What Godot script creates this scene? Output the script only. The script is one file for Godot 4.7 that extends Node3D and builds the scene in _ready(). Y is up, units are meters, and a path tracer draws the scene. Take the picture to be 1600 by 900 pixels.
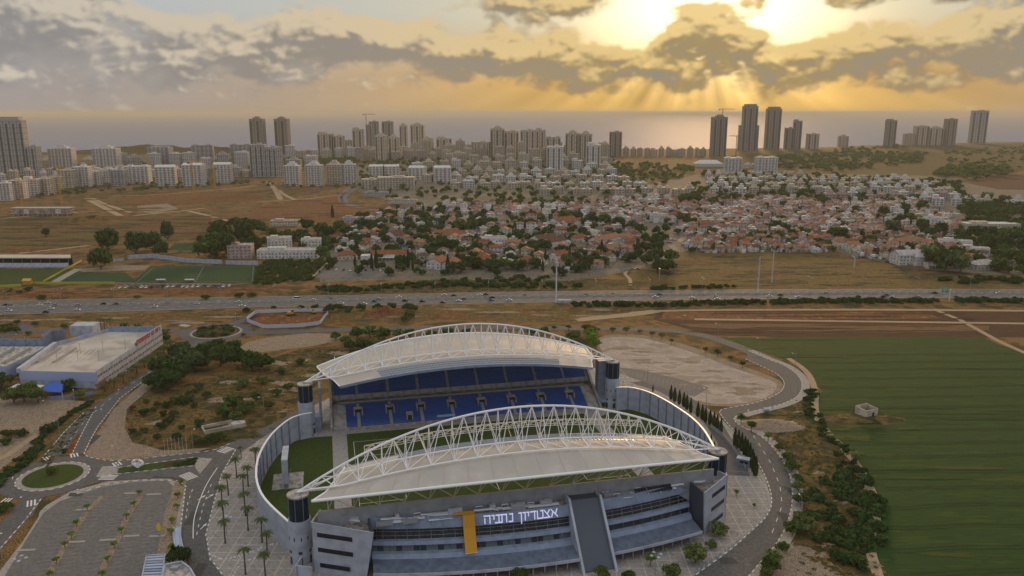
extends Node3D
# A football stadium on the edge of a coastal town at sunset, seen from a drone at 134 m. Metres, y up; west (the sea) is -z.

const CAMERA_HEIGHT := 133.7
var M := {}
var rng := RandomNumberGenerator.new()
var used := {}
const ORDINALS := ["first", "second", "third", "fourth", "fifth", "sixth", "seventh", "eighth", "ninth", "tenth", "eleventh", "twelfth", "thirteenth", "fourteenth", "fifteenth", "sixteenth", "seventeenth", "eighteenth", "nineteenth", "twentieth"]
const TENS := ["", "", "twenty", "thirty", "forty", "fifty", "sixty", "seventy", "eighty", "ninety"]

func ordinal(n: int) -> String:
	if n < 20: return ORDINALS[n]
	if (n + 1) % 10 == 0: return TENS[(n + 1) / 10].trim_suffix("y") + "ieth"
	return TENS[(n + 1) / 10] + "-" + ORDINALS[n % 10]

# ---------- mesh building ----------
class Shape:
	var v := PackedVector3Array()
	var c := PackedColorArray()
	var uv := PackedVector2Array()
	var tint := Color(1, 1, 1)
	var tinted := false
	var flat_uv := false
	func tri(a: Vector3, b: Vector3, d: Vector3) -> void:
		v.push_back(a); v.push_back(b); v.push_back(d)
		if tinted:
			c.push_back(tint); c.push_back(tint); c.push_back(tint)
	func quad(a: Vector3, b: Vector3, d: Vector3, e: Vector3) -> void:
		tri(a, b, d); tri(a, d, e)
	func hexa(p: Array) -> void:   # eight corners: four below, four above, in the same turn
		quad(p[0], p[1], p[2], p[3]); quad(p[4], p[5], p[6], p[7])
		for i in 4:
			var j := (i + 1) % 4
			quad(p[i], p[j], p[4 + j], p[4 + i])
	func box(at: Vector3, size: Vector3, turn := 0.0) -> void:
		var b := Basis(Vector3.UP, turn)
		var h := size / 2
		var p := []
		for y in [-1, 1]:
			for q in [[-1, -1], [1, -1], [1, 1], [-1, 1]]:
				p.append(at + b * Vector3(q[0] * h.x, y * h.y, q[1] * h.z))
		hexa(p)
	func tube(a: Vector3, b: Vector3, r0: float, r1 := -1.0, n := 6) -> void:
		if r1 < 0: r1 = r0
		var ax := (b - a).normalized()
		var s := ax.cross(Vector3.UP if absf(ax.y) < 0.9 else Vector3.RIGHT).normalized()
		var t := s.cross(ax)
		for i in n:
			var p := TAU * i / n
			var q := TAU * (i + 1) / n
			var d0 := s * cos(p) + t * sin(p)
			var d1 := s * cos(q) + t * sin(q)
			quad(a + d0 * r0, a + d1 * r0, b + d1 * r1, b + d0 * r1)
			if r1 > 0: tri(b, b + d0 * r1, b + d1 * r1)
			if r0 > 0: tri(a, a + d1 * r0, a + d0 * r0)
	func pipe(pts: Array, r: float, n := 6) -> void:
		for i in pts.size() - 1:
			tube(pts[i], pts[i + 1], r, r, n)
	func cap(poly: PackedVector2Array, y: float) -> void:
		var k := Geometry2D.triangulate_polygon(poly)
		if k.is_empty(): push_warning("not triangulated: %s" % poly[0])
		for i in range(0, k.size(), 3):
			tri(Vector3(poly[k[i]].x, y, poly[k[i]].y), Vector3(poly[k[i + 1]].x, y, poly[k[i + 1]].y), Vector3(poly[k[i + 2]].x, y, poly[k[i + 2]].y))
	func prism(poly: PackedVector2Array, y0: float, y1: float, bottom := false) -> void:
		cap(poly, y1)
		if bottom: cap(poly, y0)
		for i in poly.size():
			var a := poly[i]
			var b := poly[(i + 1) % poly.size()]
			quad(Vector3(a.x, y0, a.y), Vector3(b.x, y0, b.y), Vector3(b.x, y1, b.y), Vector3(a.x, y1, a.y))
	func mesh() -> ArrayMesh:
		var a := []
		a.resize(Mesh.ARRAY_MAX)
		a[Mesh.ARRAY_VERTEX] = v
		if tinted: a[Mesh.ARRAY_COLOR] = c
		if flat_uv:
			for p in v: uv.push_back(Vector2(p.x, p.z))
			a[Mesh.ARRAY_TEX_UV] = uv
			a[Mesh.ARRAY_TEX_UV2] = uv
		var m := ArrayMesh.new()
		m.add_surface_from_arrays(Mesh.PRIMITIVE_TRIANGLES, a)
		return m

# ---------- naming ----------
func numbered(n: String) -> String:
	var k: int = used.get(n, 0)
	used[n] = k + 1
	return n if k == 0 else "%s_%03d" % [n, k]

func part(called: String, s, m: Material, parent: Node3D, at := Vector3.ZERO, turn := 0.0) -> MeshInstance3D:
	var o := MeshInstance3D.new()
	o.name = called
	o.mesh = s.mesh() if s is Shape else s
	o.material_override = m
	o.position = at
	o.rotation.y = turn
	parent.add_child(o, true)
	return o

func stuff_part(called: String, s, m: Material, parent: Node3D, at := Vector3.ZERO) -> MeshInstance3D:
	var o := part(called, s, m, parent, at)
	o.set_meta("kind", "stuff")
	return o

func tag(o: Node3D, label: String, category: String, group := "") -> Node3D:
	o.set_meta("label", label)
	o.set_meta("category", category)
	if group: o.set_meta("group", group)
	return o

func thing(called: String, label: String, category: String, at := Vector3.ZERO, turn := 0.0, group := "") -> Node3D:
	var o := Node3D.new()
	o.name = numbered(called)
	add_child(o)
	o.position = at
	o.rotation.y = turn
	return tag(o, label, category, group)

func solo(called: String, s, m: Material, label: String, category: String, group := "", at := Vector3.ZERO, turn := 0.0) -> MeshInstance3D:
	var o := part(numbered(called), s, m, self, at, turn)
	tag(o, label, category, group)
	return o

func setting(called: String, s, m: Material, kind := "structure") -> MeshInstance3D:
	var o := part(numbered(called), s, m, self)
	o.set_meta("kind", kind)
	return o

func dup(o: Node3D, called: String, label: String, at: Vector3, turn := 0.0, size := Vector3.ONE, group := "") -> Node3D:
	var r: Node3D = o.duplicate()
	r.name = numbered(called)
	add_child(r)
	r.position = at
	r.rotation.y = turn
	r.scale = size
	tag(r, label, o.get_meta("category"), group if group else o.get_meta("group", ""))
	return r

func proto(category: String) -> Node3D:   # a model that is only copied from
	var o := Node3D.new()
	o.set_meta("category", category)
	return o

func line(n: Array) -> PackedVector2Array:   # x, z, x, z ...
	var p := PackedVector2Array()
	for i in range(0, n.size(), 2): p.push_back(Vector2(n[i], n[i + 1]))
	return p

func V(p: Vector2, y := 0.0) -> Vector3:
	return Vector3(p.x, y, p.y)

# ---------- materials ----------
func base(r: float, g: float, b: float) -> Color:
	return Color(r, g, b).linear_to_srgb()

func paint(called: String, r: float, g: float, b: float, rough := 0.8, metal := 0.0, shine := 0.5) -> StandardMaterial3D:
	var m := StandardMaterial3D.new()
	m.resource_name = called
	m.albedo_color = base(r, g, b)
	m.roughness = rough
	m.metallic = metal
	m.metallic_specular = shine
	M[called] = m
	return m

func noise(sd: int, freq: float, octaves := 5, kind := FastNoiseLite.TYPE_SIMPLEX_SMOOTH) -> FastNoiseLite:
	var n := FastNoiseLite.new()
	n.seed = sd
	n.frequency = freq
	n.noise_type = kind
	n.fractal_octaves = octaves
	return n

func noise_texture(sd: int, freq: float, cols: Array, size := 512, octaves := 5, kind := FastNoiseLite.TYPE_SIMPLEX_SMOOTH) -> NoiseTexture2D:
	var t := NoiseTexture2D.new()
	t.noise = noise(sd, freq, octaves, kind)
	t.width = size
	t.height = size
	t.seamless = true
	var g := Gradient.new()
	var offs := PackedFloat32Array()
	var cs := PackedColorArray()
	for i in cols.size():
		offs.push_back(lerpf(0.27, 0.73, i / float(cols.size() - 1)))
		cs.push_back(cols[i])
	g.offsets = offs
	g.colors = cs
	t.color_ramp = g
	return t

func earth(called: String, sd: int, cols: Array, spread: float, fine := 11.0, rough := 0.95, freq := 0.012, stretch := Vector2.ONE, detail_low := 0.62) -> StandardMaterial3D:
	# ground: a broad pattern repeating every «spread» metres under a fine one
	var m := paint(called, 1, 1, 1, rough, 0.0, 0.25)
	m.albedo_texture = noise_texture(sd, freq, cols, 1024, 6)
	m.uv1_scale = Vector3(stretch.x / spread, stretch.y / spread, 1)
	m.detail_enabled = true
	m.detail_uv_layer = BaseMaterial3D.DETAIL_UV_2
	m.detail_blend_mode = BaseMaterial3D.BLEND_MODE_MUL
	m.detail_albedo = noise_texture(sd + 50, 0.03, [Color(detail_low, detail_low, detail_low), Color(1, 1, 1)], 512, 5)
	m.uv2_scale = Vector3(1.0 / fine, 1.0 / fine, 1)
	return m

func weathered(called: String, r: float, g: float, b: float, rough := 0.8, scale_m := 9.0, low := 0.8) -> StandardMaterial3D:
	var m := paint(called, r, g, b, rough, 0.0, 0.4)
	m.albedo_texture = noise_texture(called.hash() % 1000, 0.01, [Color(low, low, low), Color(0.96, 0.95, 0.93), Color(1, 1, 1)], 256, 5)
	m.uv1_triplanar = true
	m.uv1_world_triplanar = true
	m.uv1_scale = Vector3.ONE / scale_m
	return m

# ---------- ground sheets ----------
func rough_edge(p: PackedVector2Array, amp: float, step := 8.0) -> PackedVector2Array:
	var out := PackedVector2Array()
	var n := noise(77, 0.06, 3)
	for i in p.size():
		var a := p[i]
		var b := p[(i + 1) % p.size()]
		var k := maxi(1, int(a.distance_to(b) / step))
		for j in k:
			var q := a.lerp(b, j / float(k))
			out.push_back(q + Vector2(n.get_noise_2d(q.x, q.y), n.get_noise_2d(q.x + 500, q.y)) * amp)
	return out

func smooth(p: PackedVector2Array, closed := true, times := 2) -> PackedVector2Array:
	for t in times:
		var out := PackedVector2Array()
		if not closed: out.push_back(p[0])
		for i in (p.size() if closed else p.size() - 1):
			var a := p[i]
			var b := p[(i + 1) % p.size()]
			out.push_back(a.lerp(b, 0.25))
			out.push_back(a.lerp(b, 0.75))
		if not closed: out.push_back(p[p.size() - 1])
		p = out
	return p

func sheet(called: String, p: PackedVector2Array, y: float, m: Material, kind := "structure") -> MeshInstance3D:
	var s := Shape.new()
	s.flat_uv = true
	s.cap(p, y)
	return setting(called, s, m, kind)

func ribbon_between(a: PackedVector2Array, b: PackedVector2Array, y: float, s: Shape) -> void:
	for i in a.size() - 1:
		s.quad(V(a[i], y), V(a[i + 1], y), V(b[i + 1], y), V(b[i], y))

func offset_line(p: PackedVector2Array, d: float) -> PackedVector2Array:
	var out := PackedVector2Array()
	for i in p.size():
		var t := (p[mini(i + 1, p.size() - 1)] - p[maxi(i - 1, 0)]).normalized()
		out.push_back(p[i] + Vector2(-t.y, t.x) * d)
	return out

func ribbon(called: String, p: PackedVector2Array, w: float, y: float, m: Material) -> MeshInstance3D:
	var s := Shape.new()
	s.flat_uv = true
	ribbon_between(offset_line(p, w / 2), offset_line(p, -w / 2), y, s)
	return setting(called, s, m)

func along(p: PackedVector2Array, step: float) -> Array:   # [point, direction] every «step» metres
	var out := []
	var left := 0.0
	for i in p.size() - 1:
		var l := p[i].distance_to(p[i + 1])
		var d := (p[i + 1] - p[i]) / maxf(l, 0.001)
		while left <= l:
			out.append([p[i] + d * left, d])
			left += step
		left -= l
	return out

func dashes(called: String, p: PackedVector2Array, w: float, on: float, off: float, y: float, m: Material) -> void:
	var s := Shape.new()
	s.flat_uv = true
	for q in along(p, on + off):
		var a: Vector2 = q[0]
		var d: Vector2 = q[1]
		var n := Vector2(-d.y, d.x) * w / 2
		s.quad(V(a + n, y), V(a + d * on + n, y), V(a + d * on - n, y), V(a - n, y))
	setting(called, s, m)

func kerb(called: String, p: PackedVector2Array, closed := false, w := 0.35, h := 0.14) -> void:
	# painted kerb stones, alternately white and grey
	var st := [Shape.new(), Shape.new()]
	if closed: p.push_back(p[0])
	var pts := along(p, 1.6)
	for i in pts.size():
		var a: Vector2 = pts[i][0]
		var d: Vector2 = pts[i][1]
		st[i % 2].box(V(a + d * 0.8, h / 2), Vector3(1.58, h, w), -atan2(d.y, d.x))
	var o := setting(called, st[0], M.kerb_white, "stuff")
	var e := setting(called, st[1], M.kerb_grey, "stuff")

# ---------- sky ----------
var cloud_a: FastNoiseLite
var cloud_b: FastNoiseLite
var cloud_c: FastNoiseLite
const SUN_AZ := 13.6
const SUN_EL := 6.8
const SKY_LIFT := 0.25   # how much brighter the sky overhead is than low down
# broad masses of cloud and gaps: azimuth, elevation, half width, half height (degrees), strength
const MASSES := [
	[12.6, 5.3, 3.1, 1.5, 1.4], [11.4, 2.9, 2.4, 0.8, 0.8], [16.5, 3.4, 2.2, 0.7, 0.35], [8.6, 5.9, 2.8, 1.2, -1.2], [5.5, 5.9, 2.5, 0.9, -0.5], [17.8, 5.8, 2.0, 1.5, -1.2], [14.0, 7.6, 2.5, 0.6, -1.0],
	[21.0, 6.1, 2.4, 0.7, -0.9], [26.0, 7.8, 8.0, 1.0, 0.8], [24.0, 3.9, 6.0, 1.5, 0.65], [31.0, 4.5, 5.0, 1.6, 0.5], [27.5, 6.1, 4.0, 0.6, -0.7], [2.5, 7.2, 3.5, 0.9, 0.6], [3.0, 4.2, 4.5, 1.6, 0.5],
	[-30.0, 5.6, 5.5, 2.0, 0.7], [-25.0, 3.4, 6.0, 1.3, 0.6], [-14.0, 4.4, 8.0, 1.6, 0.75], [-8.5, 5.4, 4.0, 1.3, 0.55], [-20.0, 7.2, 5.5, 0.9, -1.1], [-7.0, 7.0, 5.0, 0.9, -0.95], [-27.0, 7.9, 4.0, 0.5, 0.3],
	[-3.5, 5.9, 2.6, 1.0, -0.35], [0.0, 3.7, 5.0, 1.3, 0.55],
]

func cover(az: float, el: float) -> float:   # how thick the cloud stands in that direction
	var x := az * 1.0
	var y := el * 1.75
	var wx := cloud_b.get_noise_2d(x * 0.8, y * 0.8)
	var wy := cloud_b.get_noise_2d(x * 0.8 + 90.0, y * 0.8)
	var d := cloud_a.get_noise_2d(x + wx * 0.35, y + wy * 0.35) * 0.8 - cloud_c.get_noise_2d(x + wx * 0.3, y + wy * 0.3) * 0.28
	if el < 14.0 and absf(az) < 48.0:
		for m in MASSES:
			var p: float = (az + wx * 0.9 - m[0]) / m[2]
			var q: float = (el + wy * 0.5 - m[1]) / m[3]
			var r := p * p + q * q
			if r < 6.0: d += m[4] * exp(-r * 1.1) * 0.8
	return d + 0.25 - smoothstep(2.3, 0.5, el) * 0.5

func sky_color(az: float, el: float) -> Color:
	var side := absf(wrapf(az - SUN_AZ, -180.0, 180.0))
	var toward := exp(-pow(side / 25.0, 2.0))
	var wide := exp(-pow(side / 75.0, 2.0))
	# clear air: grey rose low on the left, gold under the sun, pale blue above and behind
	var low := Color(0.35, 0.295, 0.25).lerp(Color(0.72, 0.41, 0.085), toward)
	low = Color(0.30, 0.33, 0.40).lerp(low, wide)
	var high := Color(0.50, 0.52, 0.49).lerp(Color(0.72, 0.63, 0.42), toward)
	high = Color(0.34, 0.42, 0.56).lerp(high, wide)
	var c := low.lerp(high, smoothstep(1.8, 7.0, el))
	c = c.lerp(Color(0.40, 0.41, 0.43), smoothstep(12.0, 40.0, el))
	c = c * (1.0 + SKY_LIFT * smoothstep(12.0, 40.0, el))
	var sun := sqrt(pow(side * cos(deg_to_rad(el)), 2.0) + pow((el - SUN_EL) * 1.15, 2.0))
	var glow := exp(-(pow(side / 6.6, 2.0) + pow((el - SUN_EL) / 4.0, 2.0)))
	c += Color(1.7, 1.45, 0.9) * glow + Color(0.20, 0.13, 0.035) * exp(-pow(sun / 13.0, 2.0))
	var d := cover(az, el)
	var thick := smoothstep(-0.13, 0.36, d)
	if thick > 0.0:
		# light that reaches the cloud: from above, and from the sun's side
		var dx := clampf((SUN_AZ - az) / 20.0, -1.0, 1.0) * 0.45
		var above := cover(az + dx * 0.6, el + 0.28)
		var higher := cover(az + dx * 1.5, el + 0.95)
		var lit := clampf(0.27 + (d - above) * 2.0 + (d - higher) * 1.0 - maxf(d - 0.3, 0.0) * 0.3 + 0.16 * smoothstep(3.5, 6.5, el), 0.0, 1.0)
		var dark := Color(0.27, 0.245, 0.22).lerp(Color(0.225, 0.165, 0.075), toward)
		dark = Color(0.24, 0.26, 0.30).lerp(dark, wide)
		var bright := Color(0.62, 0.525, 0.385).lerp(Color(0.82, 0.58, 0.23), toward)
		bright = Color(0.52, 0.53, 0.56).lerp(bright, wide)
		var soft := cloud_b.get_noise_2d(az * 0.55 + 40.0, el * 1.1) * 0.55 + cloud_a.get_noise_2d(az * 2.0 + 70.0, el * 3.2) * 0.5
		var cl := (dark * (1.08 + 0.42 * soft)).lerp(bright, smoothstep(-0.12, 1.08, lit))
		cl += Color(1.0, 0.8, 0.4) * glow * (1.0 - smoothstep(0.04, 0.30, d)) * 1.2
		cl = cl * (1.0 + SKY_LIFT * smoothstep(12.0, 40.0, el))
		c = c.lerp(cl, thick * lerpf(0.95, 0.75, smoothstep(2.5, 0.6, el)))
	# shafts of light that fan out below the sun
	if el < SUN_EL and side < 50.0:
		var a := rad_to_deg(atan2(az - SUN_AZ + 0.8, SUN_EL + 0.2 - el))
		var ray := cloud_b.get_noise_2d(a * 0.13 + 300.0, 7.0) * 0.9 + cloud_b.get_noise_2d(a * 0.4 + 60.0, 30.0) * 0.4
		c = c * (1.0 + ray * 0.85 * smoothstep(2.2, 4.6, SUN_EL - el) * exp(-side / 20.0) * smoothstep(-0.6, 1.0, el))
	c = c * lerpf(0.73, 1.12, smoothstep(20.0, 45.0, el))  # low sky dimmed, unseen overhead sky raised to keep the ground lit
	if el < 0.0: c = Color(0.245, 0.22, 0.215)
	c.a = 1.0
	return c

func make_sky() -> ImageTexture:
	cloud_a = noise(11, 0.17, 6)
	cloud_b = noise(23, 0.25, 3)
	cloud_c = noise(37, 0.30, 5)
	cloud_c.fractal_type = FastNoiseLite.FRACTAL_RIDGED
	const W := 4096
	const H := 2048
	var coarse := Image.create_empty(256, 128, false, Image.FORMAT_RGBAF)
	for j in 128:
		for i in 256:
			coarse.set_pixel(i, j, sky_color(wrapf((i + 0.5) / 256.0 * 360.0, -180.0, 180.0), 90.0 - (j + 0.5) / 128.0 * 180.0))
	# column 0 looks straight out to sea; a margin on both sides keeps the resized picture seamless
	var wide := Image.create_empty(288, 128, false, Image.FORMAT_RGBAF)
	wide.blit_rect(coarse, Rect2i(0, 0, 256, 128), Vector2i(16, 0))
	wide.blit_rect(coarse, Rect2i(240, 0, 16, 128), Vector2i(0, 0))
	wide.blit_rect(coarse, Rect2i(0, 0, 16, 128), Vector2i(272, 0))
	wide.resize(288 * 16, H, Image.INTERPOLATE_CUBIC)
	coarse = wide.get_region(Rect2i(256, 0, W, H))
	# the stretch of sky over the sea, finely
	var half := int(W * 46.0 / 360.0)
	var y0 := int(H * (90.0 - 15.0) / 180.0)
	var y1 := int(H * (90.0 + 0.5) / 180.0)
	for j in range(y0, y1):
		for n in range(-half, half):
			var i := posmod(n, W)
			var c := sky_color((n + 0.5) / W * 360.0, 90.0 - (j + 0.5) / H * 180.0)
			var k := minf((half - absf(n)) / 60.0, (j - y0) / 40.0)
			if k < 1.0: c = coarse.get_pixel(i, j).lerp(c, k)
			coarse.set_pixel(i, j, c)
	return ImageTexture.create_from_image(coarse)

func make_camera_and_light() -> void:
	var cam := Camera3D.new()
	cam.name = "camera"
	cam.fov = 39.77
	cam.far = 150000.0
	cam.near = 1.0
	add_child(cam)
	cam.position = Vector3(0, CAMERA_HEIGHT, 0)
	cam.rotation.x = -deg_to_rad(12.4215)
	cam.current = true
	var sun := DirectionalLight3D.new()
	sun.name = "sun"
	sun.light_energy = 0.45
	sun.light_color = Color(1.0, 0.8, 0.55)
	sun.light_angular_distance = 9.0
	sun.shadow_enabled = true
	sun.rotation = Vector3(-deg_to_rad(SUN_EL + 2.0), PI - deg_to_rad(SUN_AZ), 0)
	add_child(sun)
	var e := Environment.new()
	e.background_mode = Environment.BG_SKY
	var sm := PanoramaSkyMaterial.new()
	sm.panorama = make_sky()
	e.sky = Sky.new()
	e.sky.sky_material = sm
	e.background_energy_multiplier = 1.0
	e.tonemap_mode = Environment.TONE_MAPPER_LINEAR
	e.tonemap_exposure = 1.36
	e.sdfgi_enabled = true
	e.ssao_enabled = true
	e.ssil_enabled = true
	e.fog_enabled = true
	e.fog_light_color = Color(0.93, 0.88, 0.78)
	e.fog_density = 0.00006
	var w := WorldEnvironment.new()
	w.name = "world"
	w.environment = e
	add_child(w)

func make_materials() -> void:
	M = {}
	# ground
	earth("dry_land", 1, [base(.090, .072, .026), base(.185, .115, .042), base(.27, .155, .055), base(.31, .16, .06), base(.13, .10, .035)], 330.0, 13.0)
	earth("scrub", 2, [base(.048, .055, .016), base(.11, .082, .028), base(.23, .14, .05), base(.07, .072, .021)], 120.0, 9.0)
	earth("straw", 3, [base(.22, .13, .038), base(.11, .09, .03), base(.28, .17, .055), base(.085, .08, .026), base(.19, .115, .038)], 150.0, 8.0)
	earth("red_soil", 4, [base(.19, .072, .024), base(.28, .115, .04), base(.13, .058, .024), base(.31, .155, .06)], 110.0, 9.0)
	earth("plough", 5, [base(.085, .043, .024), base(.12, .058, .03), base(.07, .038, .024)], 90.0, 5.0, 0.95, 0.012, Vector2(0.4, 2.2))
	earth("plough_pale", 6, [base(.19, .10, .05), base(.24, .13, .065), base(.15, .085, .045)], 90.0, 6.0, 0.95, 0.012, Vector2(0.4, 2.2))
	earth("crop", 7, [base(.032, .084, .017), base(.041, .100, .020), base(.027, .072, .016), base(.055, .110, .019)], 170.0, 3.0, 0.9, 0.012, Vector2(0.5, 3.6), 0.5)
	earth("lawn", 8, [base(.060, .092, .018), base(.074, .108, .022), base(.052, .080, .017)], 30.0, 3.0)
	earth("heath", 20, [base(.060, .058, .023), base(.105, .085, .035), base(.045, .047, .018), base(.135, .10, .042)], 260.0, 15.0)
	earth("crop_pale", 21, [base(.07, .105, .018), base(.09, .115, .022)], 90.0, 3.5, 0.9, 0.01, Vector2(0.3, 3.0), 0.5)
	earth("crop_dark", 22, [base(.02, .044, .011), base(.027, .054, .013)], 90.0, 3.5, 0.9, 0.01, Vector2(0.3, 3.0), 0.5)
	earth("turf", 9, [base(.036, .085, .032), base(.045, .10, .036), base(.034, .075, .03)], 40.0, 5.0)
	earth("dirt", 10, [base(.34, .26, .18), base(.42, .33, .24), base(.28, .21, .15), base(.38, .30, .22)], 60.0, 8.0)
	earth("pale_lot", 12, [base(.33, .265, .21), base(.40, .335, .28), base(.36, .295, .235), base(.45, .385, .33), base(.31, .25, .195)], 260.0, 17.0, 0.9, 0.008, Vector2(1.0, 1.6), 0.85)
	earth("asphalt", 13, [base(.115, .113, .111), base(.150, .147, .143), base(.098, .096, .095), base(.16, .155, .15)], 45.0, 4.0, 0.85, 0.012, Vector2.ONE, 0.8)
	earth("lot_asphalt", 14, [base(.165, .158, .152), base(.205, .195, .185), base(.14, .135, .13), base(.19, .18, .17)], 50.0, 5.0, 0.85, 0.012, Vector2.ONE, 0.8)
	earth("highway_asphalt", 15, [base(.135, .13, .125), base(.16, .153, .146)], 70.0, 6.0, 0.85, 0.012, Vector2.ONE, 0.85)
	earth("footway", 16, [base(.36, .33, .295), base(.43, .40, .36), base(.31, .285, .255)], 25.0, 3.0, 0.9, 0.012, Vector2.ONE, 0.8)
	earth("town_ground", 17, [base(.24, .20, .16), base(.17, .15, .10), base(.33, .28, .23), base(.12, .115, .06)], 90.0, 12.0)
	earth("track", 18, [base(.44, .33, .21), base(.38, .27, .165)], 30.0, 6.0, 0.95, 0.012, Vector2.ONE, 0.8)
	earth("asphalt_patch", 23, [base(.098, .096, .094), base(.118, .115, .112)], 20.0, 3.0)
	paint("sea_water", .23, .25, .315, 0.6, 0.0, 0.08)
	M.sea_water.heightmap_enabled = false
	M.sea_water.normal_enabled = true
	var nt := NoiseTexture2D.new()
	nt.noise = noise(5, 0.03, 5)
	nt.width = 512; nt.height = 512; nt.seamless = true; nt.as_normal_map = true; nt.bump_strength = 9.0
	M.sea_water.normal_texture = nt
	M.sea_water.normal_scale = 0.55
	M.sea_water.uv1_scale = Vector3(1 / 260.0, 1 / 90.0, 1)
	M.plaza_paving = earth("plaza_paving", 19, [base(.42, .385, .345), base(.49, .455, .41), base(.38, .345, .31)], 40.0, 1.0)
	M.plaza_paving.detail_albedo = paving_grid(0.80, 1.12)
	M.plaza_paving.uv2_scale = Vector3(1.0 / 4.4, 1.0 / 4.4, 1)
	# paint and building surfaces
	paint("road_paint", .62, .61, .58, 0.7)
	paint("worn_paint", .27, .26, .245, 0.8)
	paint("kerb_white", .60, .59, .56, 0.8)
	paint("kerb_grey", .16, .155, .15, 0.85)
	weathered("white_wall", .62, .60, .57, 0.75, 12.0, 0.82)
	weathered("cream_wall", .56, .49, .39, 0.8, 12.0, 0.8)
	weathered("sand_wall", .55, .475, .37, 0.8, 12.0, 0.8)
	weathered("grey_wall", .40, .39, .385, 0.8, 12.0, 0.8)
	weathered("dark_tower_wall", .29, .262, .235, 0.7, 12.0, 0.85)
	weathered("pink_wall", .46, .36, .32, 0.8, 12.0, 0.82)
	weathered("concrete", .38, .365, .34, 0.85, 7.0, 0.75)
	weathered("panel", .235, .295, .41, 0.5, 10.0, 0.88)
	weathered("canopy_top", .12, .155, .22, 0.6, 10.0, 0.85)  # darker copy of the panel colour, with the canopy's shade put into it
	weathered("rear_wall", .30, .315, .345, 0.7, 14.0, 0.88)
	weathered("panel_white", .40, .435, .51, 0.55, 10.0, 0.88)
	weathered("membrane", .47, .44, .395, 0.68, 30.0, 0.94)
	weathered("gravel_roof", .33, .29, .235, 0.95, 5.0, 0.7)
	weathered("deck", .46, .425, .375, 0.9, 45.0, 0.85)
	weathered("roof_tile", .29, .10, .042, 0.85, 6.0, 0.62)
	weathered("roof_tile_dark", .15, .068, .042, 0.85, 6.0, 0.62)
	weathered("roof_tile_pale", .33, .16, .082, 0.85, 6.0, 0.62)
	weathered("flat_roof", .46, .43, .39, 0.9, 7.0, 0.72)
	weathered("membrane_worn", .462, .432, .388, 0.68, 30.0, 0.94)
	paint("seam", .40, .375, .34, 0.6)
	paint("steel_white", .80, .80, .80, 0.4)
	paint("steel_cream", .62, .56, .44, 0.5)
	paint("translucent", .30, .32, .34, 0.3, 0.0, 0.5)
	paint("glass_dark", .012, .017, .022, 0.22, 0.0, 0.35)
	paint("glass_green", .07, .10, .10, 0.2, 0.0, 0.45)
	paint("glass_drum", .012, .026, .042, 0.3, 0.0, 0.25)
	paint("mullion", .16, .165, .175, 0.5)
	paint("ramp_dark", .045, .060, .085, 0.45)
	paint("window_dark", .035, .04, .045, 0.2)
	paint("window_shade", .10, .10, .10, 0.35)
	paint("seat_blue", .008, .068, .29, 0.5)
	paint("seat_blue_lightened", .013, .085, .31, 0.5)  # upper tier blue, lightened to make up for the roof's shade
	paint("aisle", .33, .32, .30, 0.85)
	paint("void_dark", .02, .02, .02, 0.9)
	paint("banner_yellow", .55, .26, .012, 0.7)
	paint("flag_yellow", .66, .55, .03, 0.7)
	paint("sign_backing", .20, .20, .30, 0.6)
	var glow := paint("sign_light", .80, .80, .95, 0.5)
	glow.emission_enabled = true
	glow.emission = Color(0.82, 0.80, 1.0)
	glow.emission_energy_multiplier = 0.3
	paint("sign_red", .36, .012, .02, 0.5)
	paint("duct", .58, .60, .63, 0.35, 0.4)
	paint("machine", .26, .27, .28, 0.6)
	paint("solar", .02, .022, .03, 0.2)
	paint("pole_grey", .30, .30, .30, 0.5, 0.3)
	paint("pole_white", .62, .62, .61, 0.5)
	paint("blue_cloth", .012, .085, .42, 0.7)
	paint("blue_wall", .33, .40, .58, 0.6)
	paint("red_cloth", .24, .03, .04, 0.8)
	paint("white_cloth", .58, .56, .52, 0.8)
	paint("crane_yellow", .52, .30, .03, 0.6)
	paint("crane_grey", .16, .14, .12, 0.6)
	paint("earth_machine", .50, .26, .05, 0.6)
	paint("board_green", .03, .27, .16, 0.6)
	paint("fence_yellow", .40, .39, .03, 0.7)
	paint("hoarding", .50, .52, .60, 0.6)
	paint("tyre", .02, .02, .02, 0.9)
	paint("car_glass", .02, .024, .028, 0.5, 0.0, 0.1)
	paint("car_white", .70, .70, .70, 0.55, 0.0, 0.15)
	paint("car_silver", .42, .43, .44, 0.55, 0.0, 0.15)
	paint("car_black", .02, .02, .022, 0.55, 0.0, 0.15)
	paint("car_blue", .04, .12, .28, 0.55, 0.0, 0.15)
	paint("car_red", .30, .02, .02, 0.55, 0.0, 0.15)
	paint("car_grey", .12, .12, .13, 0.55, 0.0, 0.15)
	paint("bark", .10, .075, .05, 0.95)
	paint("palm_bark", .085, .065, .05, 0.95)
	for a in [["leaf", .040, .056, .020], ["leaf_dark", .024, .038, .017], ["leaf_olive", .065, .070, .034], ["leaf_bright", .075, .105, .022], ["leaf_red", .085, .030, .022], ["leaf_mid", .034, .046, .018], ["leaf_blue", .030, .044, .026], ["leaf_dry", .17, .13, .055], ["palm_leaf", .050, .062, .026], ["cypress_leaf", .022, .033, .017]]:
		var k: float = 0.45 if a[0] == "leaf_dry" else 0.6 if a[0] == "palm_leaf" else 1.0
		var m := paint(a[0], a[1] * 2.5 * k, a[2] * 3.0 * k, a[3] * 1.7 * k, 0.75, 0.0, 0.3)
		m.vertex_color_use_as_albedo = true
		m.backlight_enabled = true
		m.backlight = base(0.30, 0.34, 0.10)
	# walls and roofs of the far houses, coloured one by one
	var vc := paint("town_mix", 1, 1, 1, 0.85)
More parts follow.
